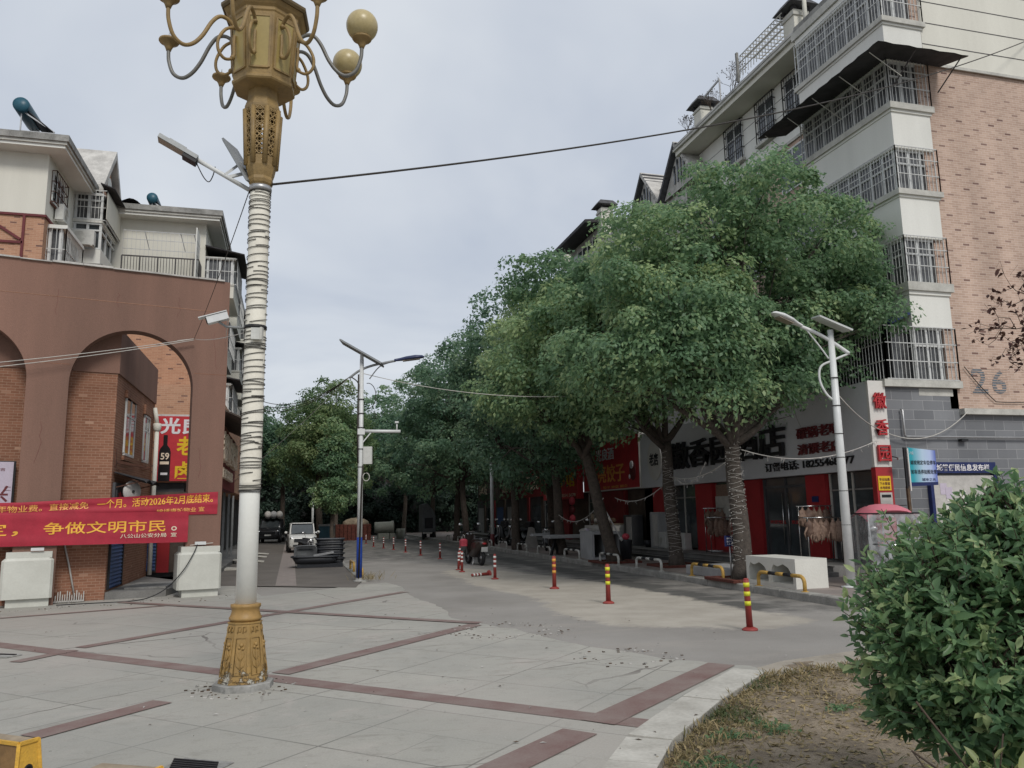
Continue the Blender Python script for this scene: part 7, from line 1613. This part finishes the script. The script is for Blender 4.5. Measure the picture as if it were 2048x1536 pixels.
def limb(b, p0, p1, r0, r1, bend, m, rg, n_=7, seg=8):
    p0, p1 = Vector(p0), Vector(p1); pts = []; rs = []
    jx = Vector(rg.normal(size=3)) * bend
    for i in range(n_ + 1):
        t_ = i / n_; q = p0.lerp(p1, t_) + jx * math.sin(math.pi * t_) + Vector((0, 0, .25 * bend * math.sin(math.pi * t_))); pts.append(q); rs.append(r0 + (r1 - r0) * t_ ** .8)
    b.tube(pts, rs, m, seg); return pts
def tree(name, label, base, lean, fork_z, r0, lobes, n_clumps, per, leaf, lm='leaf_camphor', bark='bark', seed=1, cat='tree', group='street trees', wrap=False, spread=.42):
    rg = np.random.default_rng(seed); t_ = thing(name, label, cat, base, 0, group); b = MB(); bx, by, bz = base
    fk = Vector((bx + lean[0], by + lean[1], fork_z))
    pts = []; rs = []
    for i in range(15):
        q = i / 14; w_ = .02 * math.sin(q * 9 + seed); p = Vector((bx, by, bz - .03)).lerp(fk, q) + Vector((w_, .03 * math.sin(q * 6 + seed * 2), 0)); pts.append(p); rs.append(r0 * (1.28 if i == 0 else 1.1 if i == 1 else 1.02 - .25 * q) * (1 + .03 * math.sin(i * 2.3)))
    b.tube(pts, rs, bark, 14); tips = []
    for l in lobes:
        c = Vector(l[:3]); s_ = limb(b, fk - Vector((0, 0, rg.uniform(.0, .5))), c - Vector((0, 0, l[5] * .25)), r0 * rg.uniform(.42, .6), r0 * .16, .25, bark, rg); 
        for _ in range(7):
            d = unit(rg.normal(size=3) * np.array([1, 1, .7])); e = c + Vector(d * np.array(l[3:]) * .88); q = s_[int(rg.integers(3, len(s_)))]; s2 = limb(b, q, e, r0 * .15, r0 * .03, .18, bark, rg, 5, 5)
            for _ in range(2): e2 = Vector(s2[3]) + Vector(unit(rg.normal(size=3)) * .7); limb(b, s2[3], e2, r0 * .06, r0 * .015, .06, bark, rg, 3, 4)
    tr = b.build('trunk', t_)
    P, D, S, L_, W_, tint, C = crown_leaves(lobes, n_clumps, per, leaf, rg, spread)
    leaf_mesh('crown', P, D, S, L_, W_, tint, lm, t_)
    if wrap:
        w = MB(); z = .25
        tt = lambda z: Vector((bx, by, bz)).lerp(fk, (z - bz) / (fork_z - bz))
        while z < fork_z - .3:
            c = tt(z); rr = r0 * (1.03 - .25 * (z - bz) / (fork_z - bz)); a0 = random.uniform(0, 6.28)
            w.tube([c + Vector((rr * 1.06 * math.cos(a0 + k * .52), rr * 1.06 * math.sin(a0 + k * .52), .035 * math.sin(k * .9 + z * 9) + k * .004)) for k in range(13)], .0035, 'wire_light', 4, caps=False)
            for _ in range(4): a_ = random.uniform(0, 6.28); q = c + Vector((rr * 1.06 * math.cos(a_), rr * 1.06 * math.sin(a_), random.uniform(-.03, .03))); w.ball(q, .013, 'foam', 5, 4)
            z += random.uniform(.06, .12)
        w.build('light_string_wrap', t_)
    return t_
# tree A: the big near crown
A_ = (10.2, 17.0, .13)
tree('camphor_tree', 'nearest camphor tree with a huge round crown and light strings wound up its trunk', A_, (-.05, .1), 3.6, .215,
     [(10.5, 17.8, 7.3, 2.9, 2.6, 2.3), (8.2, 16.6, 5.9, 2.0, 1.9, 1.35), (13.3, 18.2, 6.9, 2.1, 1.8, 1.7), (11.0, 17.1, 9.35, 1.7, 1.7, 1.15), (12.8, 17.8, 8.6, 2.0, 1.8, 1.4), (9.2, 16.5, 5.5, 1.9, 1.4, 1.25), (14.0, 17.9, 6.8, 1.1, 1.1, .95), (11.4, 17.4, 4.7, 1.5, 1.2, .85), (9.9, 16.7, 4.35, 1.3, 1.1, .65), (12.9, 17.9, 5.2, 1.3, 1.1, .8), (13.8, 17.2, 6.6, 1.15, 1.0, .85), (13.7, 17.6, 8.0, 1.15, 1.1, 1.0), (9.5, 18.0, 8.5, 1.5, 1.4, 1.05), (8.6, 16.0, 4.6, 1.3, 1.2, .75), (8.8, 17.4, 7.5, 1.7, 1.6, 1.3), (7.6, 16.8, 4.9, 1.3, 1.3, .8)], 680, 185, .115, seed=11, wrap=True, bark='bark_wrapped', spread=.56)
tree('camphor_tree', 'second camphor tree, straight trunk wound with light strings, crown behind the nearest', (11.05, 22.1, .13), (-.15, .1), 3.8, .20,
     [(10.8, 22.2, 7.2, 2.8, 2.9, 2.3), (9.0, 22.0, 6.0, 1.9, 2.0, 1.5), (12.3, 22.4, 6.8, 1.8, 2.0, 1.6), (10.6, 22.2, 8.6, 1.8, 1.9, 1.2), (9.0, 22.4, 7.9, 1.6, 1.7, 1.25), (9.4, 21, 4.7, 1.4, 1.3, .8)], 420, 150, .135, seed=12, wrap=True, bark='bark_wrapped', spread=.6)
tree('camphor_tree', 'camphor tree whose bare trunk leans left toward the road', (10.15, 24.7, .13), (-.85, .35), 4.0, .21,
     [(9.0, 25.2, 7.2, 2.7, 2.7, 2.2), (7.4, 25, 6.1, 1.6, 1.8, 1.4), (10.5, 25.5, 7.6, 2.0, 2.1, 1.7), (8.6, 25.2, 9.2, 1.7, 1.7, 1.1), (7.8, 24.4, 4.9, 1.3, 1.3, .8), (9.6, 24.2, 5.0, 1.4, 1.3, .8)], 380, 140, .14, seed=13, spread=.6)
def far(label, base, h, r, seed, n=420, lm='leaf_far', r0=.2, low=2.5, group='street trees', lf=.2):
    x, y, z = base; rg = np.random.default_rng(seed); L_ = [(x, y, z + h - r * .85 - .3, r * .78, r * .78, r * .8)]
    for k in range(6):
        a_ = 2 * math.pi * k / 6 + rg.uniform(-.4, .4); q = rg.uniform(0, 1); L_.append((x + r * .55 * math.cos(a_), y + r * .55 * math.sin(a_), low + r * .45 + q * max(.5, (h - low - r * 1.1)), r * .55, r * .55, r * .45))
    L_.append((x + rg.uniform(-.5, .5), y, low + (h - low) * .45, r * .85, r * .85, (h - low) * .34))
    return tree('camphor_tree', label, base, (rg.uniform(-.25, .25), .1), min(low + 1.4, h * .45), r0, L_, int(n * .6), 120, lf * .82, lm, 'bark', seed, group=group, spread=.68)
far('fourth camphor tree along the right pavement, its top highest over the red signs', (10.3, 30.5, .13), 11.9, 3.5, 21, 560)
far('fifth camphor tree along the right pavement, beyond the slab table', (9.9, 35.6, .13), 11.4, 3.4, 22, 520)
far('camphor tree close to the shop fronts behind the slab table', (12.2, 37.5, .13), 9.5, 2.8, 23, 380)
far('sixth camphor tree along the right pavement, over the parked motorcycle', (9.8, 46, .13), 12.2, 3.7, 24, 480)
far('seventh camphor tree along the right pavement, in the dark part of the street', (10.1, 50.5, .13), 12.6, 4.0, 25, 460, lf=.24)
far('eighth camphor tree along the right pavement, over the grey tricycle', (10.2, 60, .13), 13.2, 4.4, 26, 460, lf=.26)
far('ninth camphor tree at the far end of the right pavement', (9.5, 71, .0), 13.6, 4.8, 27, 460, lf=.28)
far('tall thin topped tree on the left pavement behind the white car', (1.75, 52.5, 0), 10.8, 2.7, 31, 520, 'leaf_olive', .22, 3.6, 'left pavement trees')
tree('young_tree', 'bright green low leafy tree in front of the tall left tree', (2.25, 47.0, 0), (0, 0), 2.3, .13, [(2.3, 47, 4.6, 1.0, 1.0, 1.5), (2.5, 47, 3.0, 1.1, 1.0, .9), (2.0, 47, 2.8, .8, .8, .8), (2.3, 47, 6.2, .7, .7, 1.0)], 170, 90, .15, 'leaf_camphor', 'bark', 32, group='left pavement trees')
far('dark tree at the far end of the left pavement close to the houses', (-.6, 63, 0), 10.5, 3.3, 33, 420, 'leaf_far', .2, 3.2, 'left pavement trees', .25)
far('reddish green tree at the far end of the left pavement', (3.6, 68, 0), 11.0, 3.2, 34, 420, 'leaf_olive', .2, 2.6, 'left pavement trees', .25)
for i, (x, y, h, r_, lab) in enumerate(((-4, 80, 12, 4.5, 'background tree closing the street at far left'), (3.5, 82, 11, 4.5, 'background tree closing the street left of centre'), (8, 84, 12.5, 5, 'background tree closing the street in the middle'), (15, 82, 13, 5, 'background tree closing the street at right'), (-11, 84, 12, 5, 'background tree behind the left houses'))):
    far(lab, (x, y, 0), h, r_, 41 + i, 420, 'leaf_far', .25, 1.2, 'trees closing the end of the street', .32)
rg = np.random.default_rng(77); P, D, S, L_, W_, tint, C = crown_leaves([(x, 77 + (i % 3), 2.2 + 1.4 * (i % 2), 2.6, 1.8, 2.6) for i, x in enumerate(np.arange(-13, 22, 2.3))], 520, 110, .30, rg, .8)
o = leaf_mesh('far_undergrowth', P, D, S, L_, W_, tint, 'leaf_dark', None); tag(o, 'dark mass of undergrowth closing the far end of the street', 'undergrowth', kind='stuff')
b = MB(); b.box(-14, 24, 80.5, 80.8, -.1, 6, 'shop_dark'); tag(b.build('boundary_wall'), 'dark wall behind the undergrowth at the far end of the street', 'wall')

# ------------------------------------------------------------------ foreground shrub: real folded leaves on twigs
def big_leaves(name, P, D, Nn, L_, W_, tint, m, parent):
    """8-vertex leaf folded along the midrib with a drooping pointed tip"""
    n_ = len(P); D = unit(D); S = unit(np.cross(D, Nn)); U = np.cross(S, D); L_ = L_[:, None]; W_ = W_[:, None]
    z = np.array([0, 0, -1.])
    st = [(0, 0, 0), (.28, .42, .02), (.28, -.42, .02), (.62, .40, .02), (.62, -.40, .02), (1, 0, -.0), (.30, 0, -.05), (.64, 0, -.06)]
    V = []
    for a_, s_, u_ in st: V.append(P + D * L_ * a_ + S * W_ * s_ + U * L_ * u_ + U * (-(a_ ** 2) * .16) * L_ + (abs(s_) * .35) * U * W_)
    V = np.stack(V, 1).reshape(-1, 3); F0 = np.array([[0, 6, 1], [0, 2, 6], [7, 5, 3], [7, 4, 5]]); Q0 = np.array([[6, 7, 3, 1], [6, 2, 4, 7]])
    o8 = (np.arange(n_) * 8)[:, None, None]; T = (F0[None] + o8).reshape(-1, 3); Q = (Q0[None] + o8).reshape(-1, 4)
    off = np.zeros(3); p = parent
    while p is not None: off += np.array(p.location); p = p.parent
    me = bpy.data.meshes.new(name); me.vertices.add(len(V)); me.vertices.foreach_set('co', (V - off).ravel())
    nl = len(T) * 3 + len(Q) * 4; me.loops.add(nl); me.loops.foreach_set('vertex_index', np.concatenate([T.ravel(), Q.ravel()])); nf = len(T) + len(Q); me.polygons.add(nf)
    me.polygons.foreach_set('loop_start', np.concatenate([np.arange(len(T)) * 3, len(T) * 3 + np.arange(len(Q)) * 4])); me.polygons.foreach_set('loop_total', np.concatenate([np.full(len(T), 3), np.full(len(Q), 4)]))
    me.polygons.foreach_set('use_smooth', np.ones(nf, bool)); me.update(calc_edges=True)
    at = me.attributes.new('tint', 'FLOAT', 'POINT'); at.data.foreach_set('value', np.repeat(tint, 8).astype(np.float32)); me.materials.append(MATS[m])
    o = bpy.data.objects.new(name, me); COL.objects.link(o); o.parent = parent; return o
def shrub(name, label, base, lobes, n_tw, per, leaf, m, seed, tmean=.45):
    rg = np.random.default_rng(seed); t_ = thing(name, label, 'shrub', base); b = MB(); P = []; D = []; Nn = []; TT = []; LL = []
    stems = []
    for k in range(9):
        l = lobes[k % len(lobes)]; e = Vector(l[:3]) + Vector(rg.normal(size=3) * .25); stems.append(limb(b, Vector(base) + Vector((rg.uniform(-.15, .15), rg.uniform(-.15, .15), -.02)), e, .007, .0035, .10, 'twig', rg, 8, 6))
    vol = np.array([l[3] * l[4] for l in lobes]); vol /= vol.sum()
    for l, q in zip(lobes, vol):
        for _ in range(int(n_tw * q)):
            d = unit(rg.normal(size=3)); 
            if d[2] < -.55: d[2] *= -.4; d = unit(d)
            rr = rg.uniform(.70, 1.08) if rg.random() < .95 else rg.uniform(1.05, 1.25); e = np.array(l[:3]) + d * np.array(l[3:]) * rr; inw = e - d * .22 + np.array([0, 0, -.08])
            if rg.random() < .35: st_ = stems[int(rg.integers(len(stems)))]; b.tube([st_[int(rg.integers(4, 9))], Vector(inw), Vector(e)], [.006, .004, .002], 'twig', 4, caps=False)
            else: b.tube([Vector(inw), Vector(e)], [.004, .002], 'twig', 4, caps=False)
            td = unit(d * .8 + np.array([0, 0, .55]) + rg.normal(size=3) * .25); k = int(rg.integers(int(per * .7), int(per * 1.3))); side_ = unit(np.cross(td, rg.normal(size=3))); ss = np.cross(td, side_); tt = np.clip(rg.normal(tmean, .16), 0, 1)
            for i in range(k):
                q2 = i / k; a_ = i * 2.4 + rg.uniform(-.3, .3); out = side_ * math.cos(a_) + ss * math.sin(a_); P.append(e - td * .2 * (1 - q2) + rg.normal(size=3) * .008); D.append(out * (1.0 - .55 * q2) + td * (.35 + .5 * q2) + np.array([0, 0, -.12])); Nn.append(td + out * .2 + rg.normal(size=3) * .2); TT.append(tt + rg.normal(0, .12) + (.22 if q2 > .78 else 0)); LL.append(leaf * rg.uniform(.5, 1.3) * (1 - .35 * q2))
    b.build('stems', t_); P, D, Nn, TT, LL = map(np.array, (P, D, Nn, TT, LL))
    big_leaves('leaves', P, D, Nn, LL, LL * .47, np.clip(TT, 0, 1), m, t_); return t_
def PT(px, py, depth):
    d = ray(px, py); return CO + d * depth
c = PT(1985, 1235, 4.6)
lob = []
for px, py, dp, rx, rz_2 in ((1930, 1230, 4.6, .62, .60), (2080, 1180, 4.5, .62, .66), (1850, 1290, 4.55, .44, .46), (2010, 1390, 4.3, .52, .44), (1868, 1190, 4.75, .34, .32), (2060, 1060, 4.7, .44, .34), (1990, 1050, 4.8, .28, .22), (1800, 1400, 4.6, .22, .2), (1900, 1430, 4.4, .30, .22), (2040, 1470, 4.2, .3, .2)):
    q = PT(px, py, dp); lob.append((*q, rx, rx, rz_2))
shrub('evergreen_shrub', 'big dense evergreen shrub with glossy pointed leaves filling the right foreground', (c[0], c[1], -.08), lob, 1450, 11, .098, 'leaf_shrub', 5)
q1 = PT(2010, 1585, 3.5); q2_ = PT(1890, 1590, 3.55)
shrub('pale_shrub', 'low pale green shrub poking up at the bottom right corner', (q1[0], q1[1], -.08), [(*q1, .28, .25, .15), (*q2_, .2, .2, .1)], 60, 9, .12, 'leaf_pale', 6, .6)
# reddish bare branches entering at the right edge
rg = np.random.default_rng(9); q = PT(2090, 585, 8.5); t_ = thing('red_leaved_tree', 'sparse dark red leaved branches reaching in at the right edge before the brick wall', 'tree', (q[0] + 1.3, q[1], -.08)); b = MB()
b.tube([Vector((q[0] + 1.3, q[1], -.08)), Vector((q[0] + 1.1, q[1], 2.2)), Vector((q[0] + .55, q[1], q[2] - .3))], [.08, .06, .035], 'twig', 8); P = []; D = []
def rgrow(p, d, L_, r, dep):
    e = p + d * L_; b.tube([p, p.lerp(e, .5) + Vector(rg.normal(size=3)) * .04, e], [r, r * .8, r * .6], 'twig', 5, caps=False)
    if dep <= 2:
        for _ in range(2): P.append(np.array(p.lerp(e, rg.random()))); D.append(rg.normal(size=3))
    if dep:
        for _ in range(2 if dep < 3 else 3): rgrow(e, (d + Vector(rg.normal(size=3)) * .55).normalized(), L_ * .72, r * .62, dep - 1)
for d in ((-.7, -.2, .35), (-.5, .2, .8), (-.6, .1, -.05)): rgrow(Vector((q[0] + .5, q[1], q[2] - .3)), Vector(d).normalized(), .42, .014, 4)
b.build('trunk', t_); P = np.array(P); D = np.array(D); n_ = len(P); big_leaves('crown', P, D, rg.normal(size=(n_, 3)) + np.array([0, 0, 1]), rg.uniform(.04, .075, n_), rg.uniform(.03, .05, n_), rg.random(n_), 'leaf_red', t_)

# ------------------------------------------------------------------ grass and weeds on the bed
rg = np.random.default_rng(3); n_ = 150000; x = rg.uniform(1.6, 9.5, n_); y = rg.uniform(1.5, 8.6, n_); dd = pdist(bedpoly, x, y)
nzv = np.array([MN.fractal((a_ * .9, b_ * .9, 3.3), 1, 2, 3) for a_, b_ in zip(x, y)]); edge_ = np.exp(-np.maximum(dd, 0) / .35)
k = (dd > .01) & (rg.random(n_) < np.clip(.24 + .9 * nzv + .6 * edge_, .05, .97)); x, y, dd, nzv, edge_ = x[k], y[k], dd[k], nzv[k], edge_[k]; n_ = len(x)
z = np.array([MN.fractal((a_ * 1.3, b_ * 1.3, 0), 1, 2, 4) * .045 for a_, b_ in zip(x, y)]) - .069 + np.clip((y - 7.35) / .6, 0, 1) * .052
an = rg.uniform(0, 6.28, n_); lay = rg.uniform(.2, 1.3, n_); D = unit(np.stack([np.cos(an) * lay, np.sin(an) * lay, np.ones(n_) * rg.uniform(.15, 1, n_)], 1)); S = unit(np.cross(D, np.array([0, 0, 1.]) + rg.normal(size=(n_, 3)) * .2))
gl = rg.uniform(.04, .13, n_) * (1 + .5 * edge_); gr = MN
tint = np.clip(rg.normal(.68, .2, n_) - .55 * (np.array([MN.noise((a_ * 1.1, b_ * 1.1, 9)) for a_, b_ in zip(x, y)]) > .22), 0, 1)
o = leaf_mesh('dry_grass', np.stack([x, y, z], 1), D, S, gl, rg.uniform(.006, .016, n_), tint, 'grass_dry', None, .3)
tag(o, 'thin dry grass and low weeds on the bare planting bed', 'grass', kind='stuff')
# green weed tufts
nt_ = 75; tx = rg.uniform(2.2, 7.5, nt_); ty = rg.uniform(3.5, 8.2, nt_); td_ = pdist(bedpoly, tx, ty); kk = (td_ > .05) & ((td_ < .7) | (rg.random(nt_) < .3)); tx, ty = tx[kk], ty[kk]
ii = np.repeat(np.arange(len(tx)), 70); gx_ = tx[ii] + rg.normal(0, .07, len(ii)); gy_ = ty[ii] + rg.normal(0, .07, len(ii)); gk = pdist(bedpoly, gx_, gy_) > .0; gx_, gy_ = gx_[gk], gy_[gk]; n_ = len(gx_)
gz = np.array([MN.fractal((a_ * 1.3, b_ * 1.3, 0), 1, 2, 4) * .045 for a_, b_ in zip(gx_, gy_)]) - .069 + np.clip((gy_ - 7.35) / .6, 0, 1) * .052
an = rg.uniform(0, 6.28, n_); GD = unit(np.stack([np.cos(an) * .8, np.sin(an) * .8, rg.uniform(.3, 1, n_)], 1)); GS = unit(np.cross(GD, rg.normal(size=(n_, 3))))
o = leaf_mesh('green_weeds', np.stack([gx_, gy_, gz], 1), GD, GS, rg.uniform(.04, .11, n_), rg.uniform(.012, .024, n_), rg.uniform(.15, .6, n_), 'leaf_shrub', None, .3); tag(o, 'low green weeds scattered along the edge of the planting bed', 'weeds', kind='stuff')
# dead leaves and chips on the bed
n_ = 8000; x = rg.uniform(2, 8.5, n_); y = rg.uniform(2, 8.5, n_); k = pdist(bedpoly, x, y) > .02; x, y = x[k], y[k]; n_ = len(x); z = np.array([MN.fractal((a_ * 1.3, b_ * 1.3, 0), 1, 2, 4) * .045 for a_, b_ in zip(x, y)]) - .062 + np.clip((y - 7.35) / .6, 0, 1) * .052
an = rg.uniform(0, 6.28, n_); D = np.stack([np.cos(an), np.sin(an), rg.uniform(-.1, .3, n_)], 1); S = unit(np.cross(D, np.array([0, 0, 1.]) + rg.normal(size=(n_, 3)) * .25)); L_ = rg.uniform(.02, .085, n_)
o = leaf_mesh('dead_leaves', np.stack([x, y, z], 1), unit(D), S, L_, L_ * .5, np.clip(rg.normal(.85, .15, n_), 0, 1), 'grass_dry', None, .05); tag(o, 'fallen straw coloured leaves on the bare soil', 'leaf litter', kind='stuff')
# tuft of weeds at the slim lamp
n_ = 120; an = rg.uniform(0, 6.28, n_); P = np.stack([ML[0] + .25 + rg.normal(0, .22, n_), ML[1] + .1 + rg.normal(0, .1, n_), np.zeros(n_)], 1); D = unit(np.stack([np.cos(an) * .6, np.sin(an) * .6, np.ones(n_)], 1)); S = unit(np.cross(D, rg.normal(size=(n_, 3))))
wt = thing('weed_tuft', 'dry tuft of weeds at the foot of the slim lamp', 'weeds', (ML[0], ML[1], 0)); leaf_mesh('blades', P, D, S, rg.uniform(.15, .45, n_), np.full(n_, .012), rg.uniform(.5, 1, n_), 'grass_dry', wt, .2)
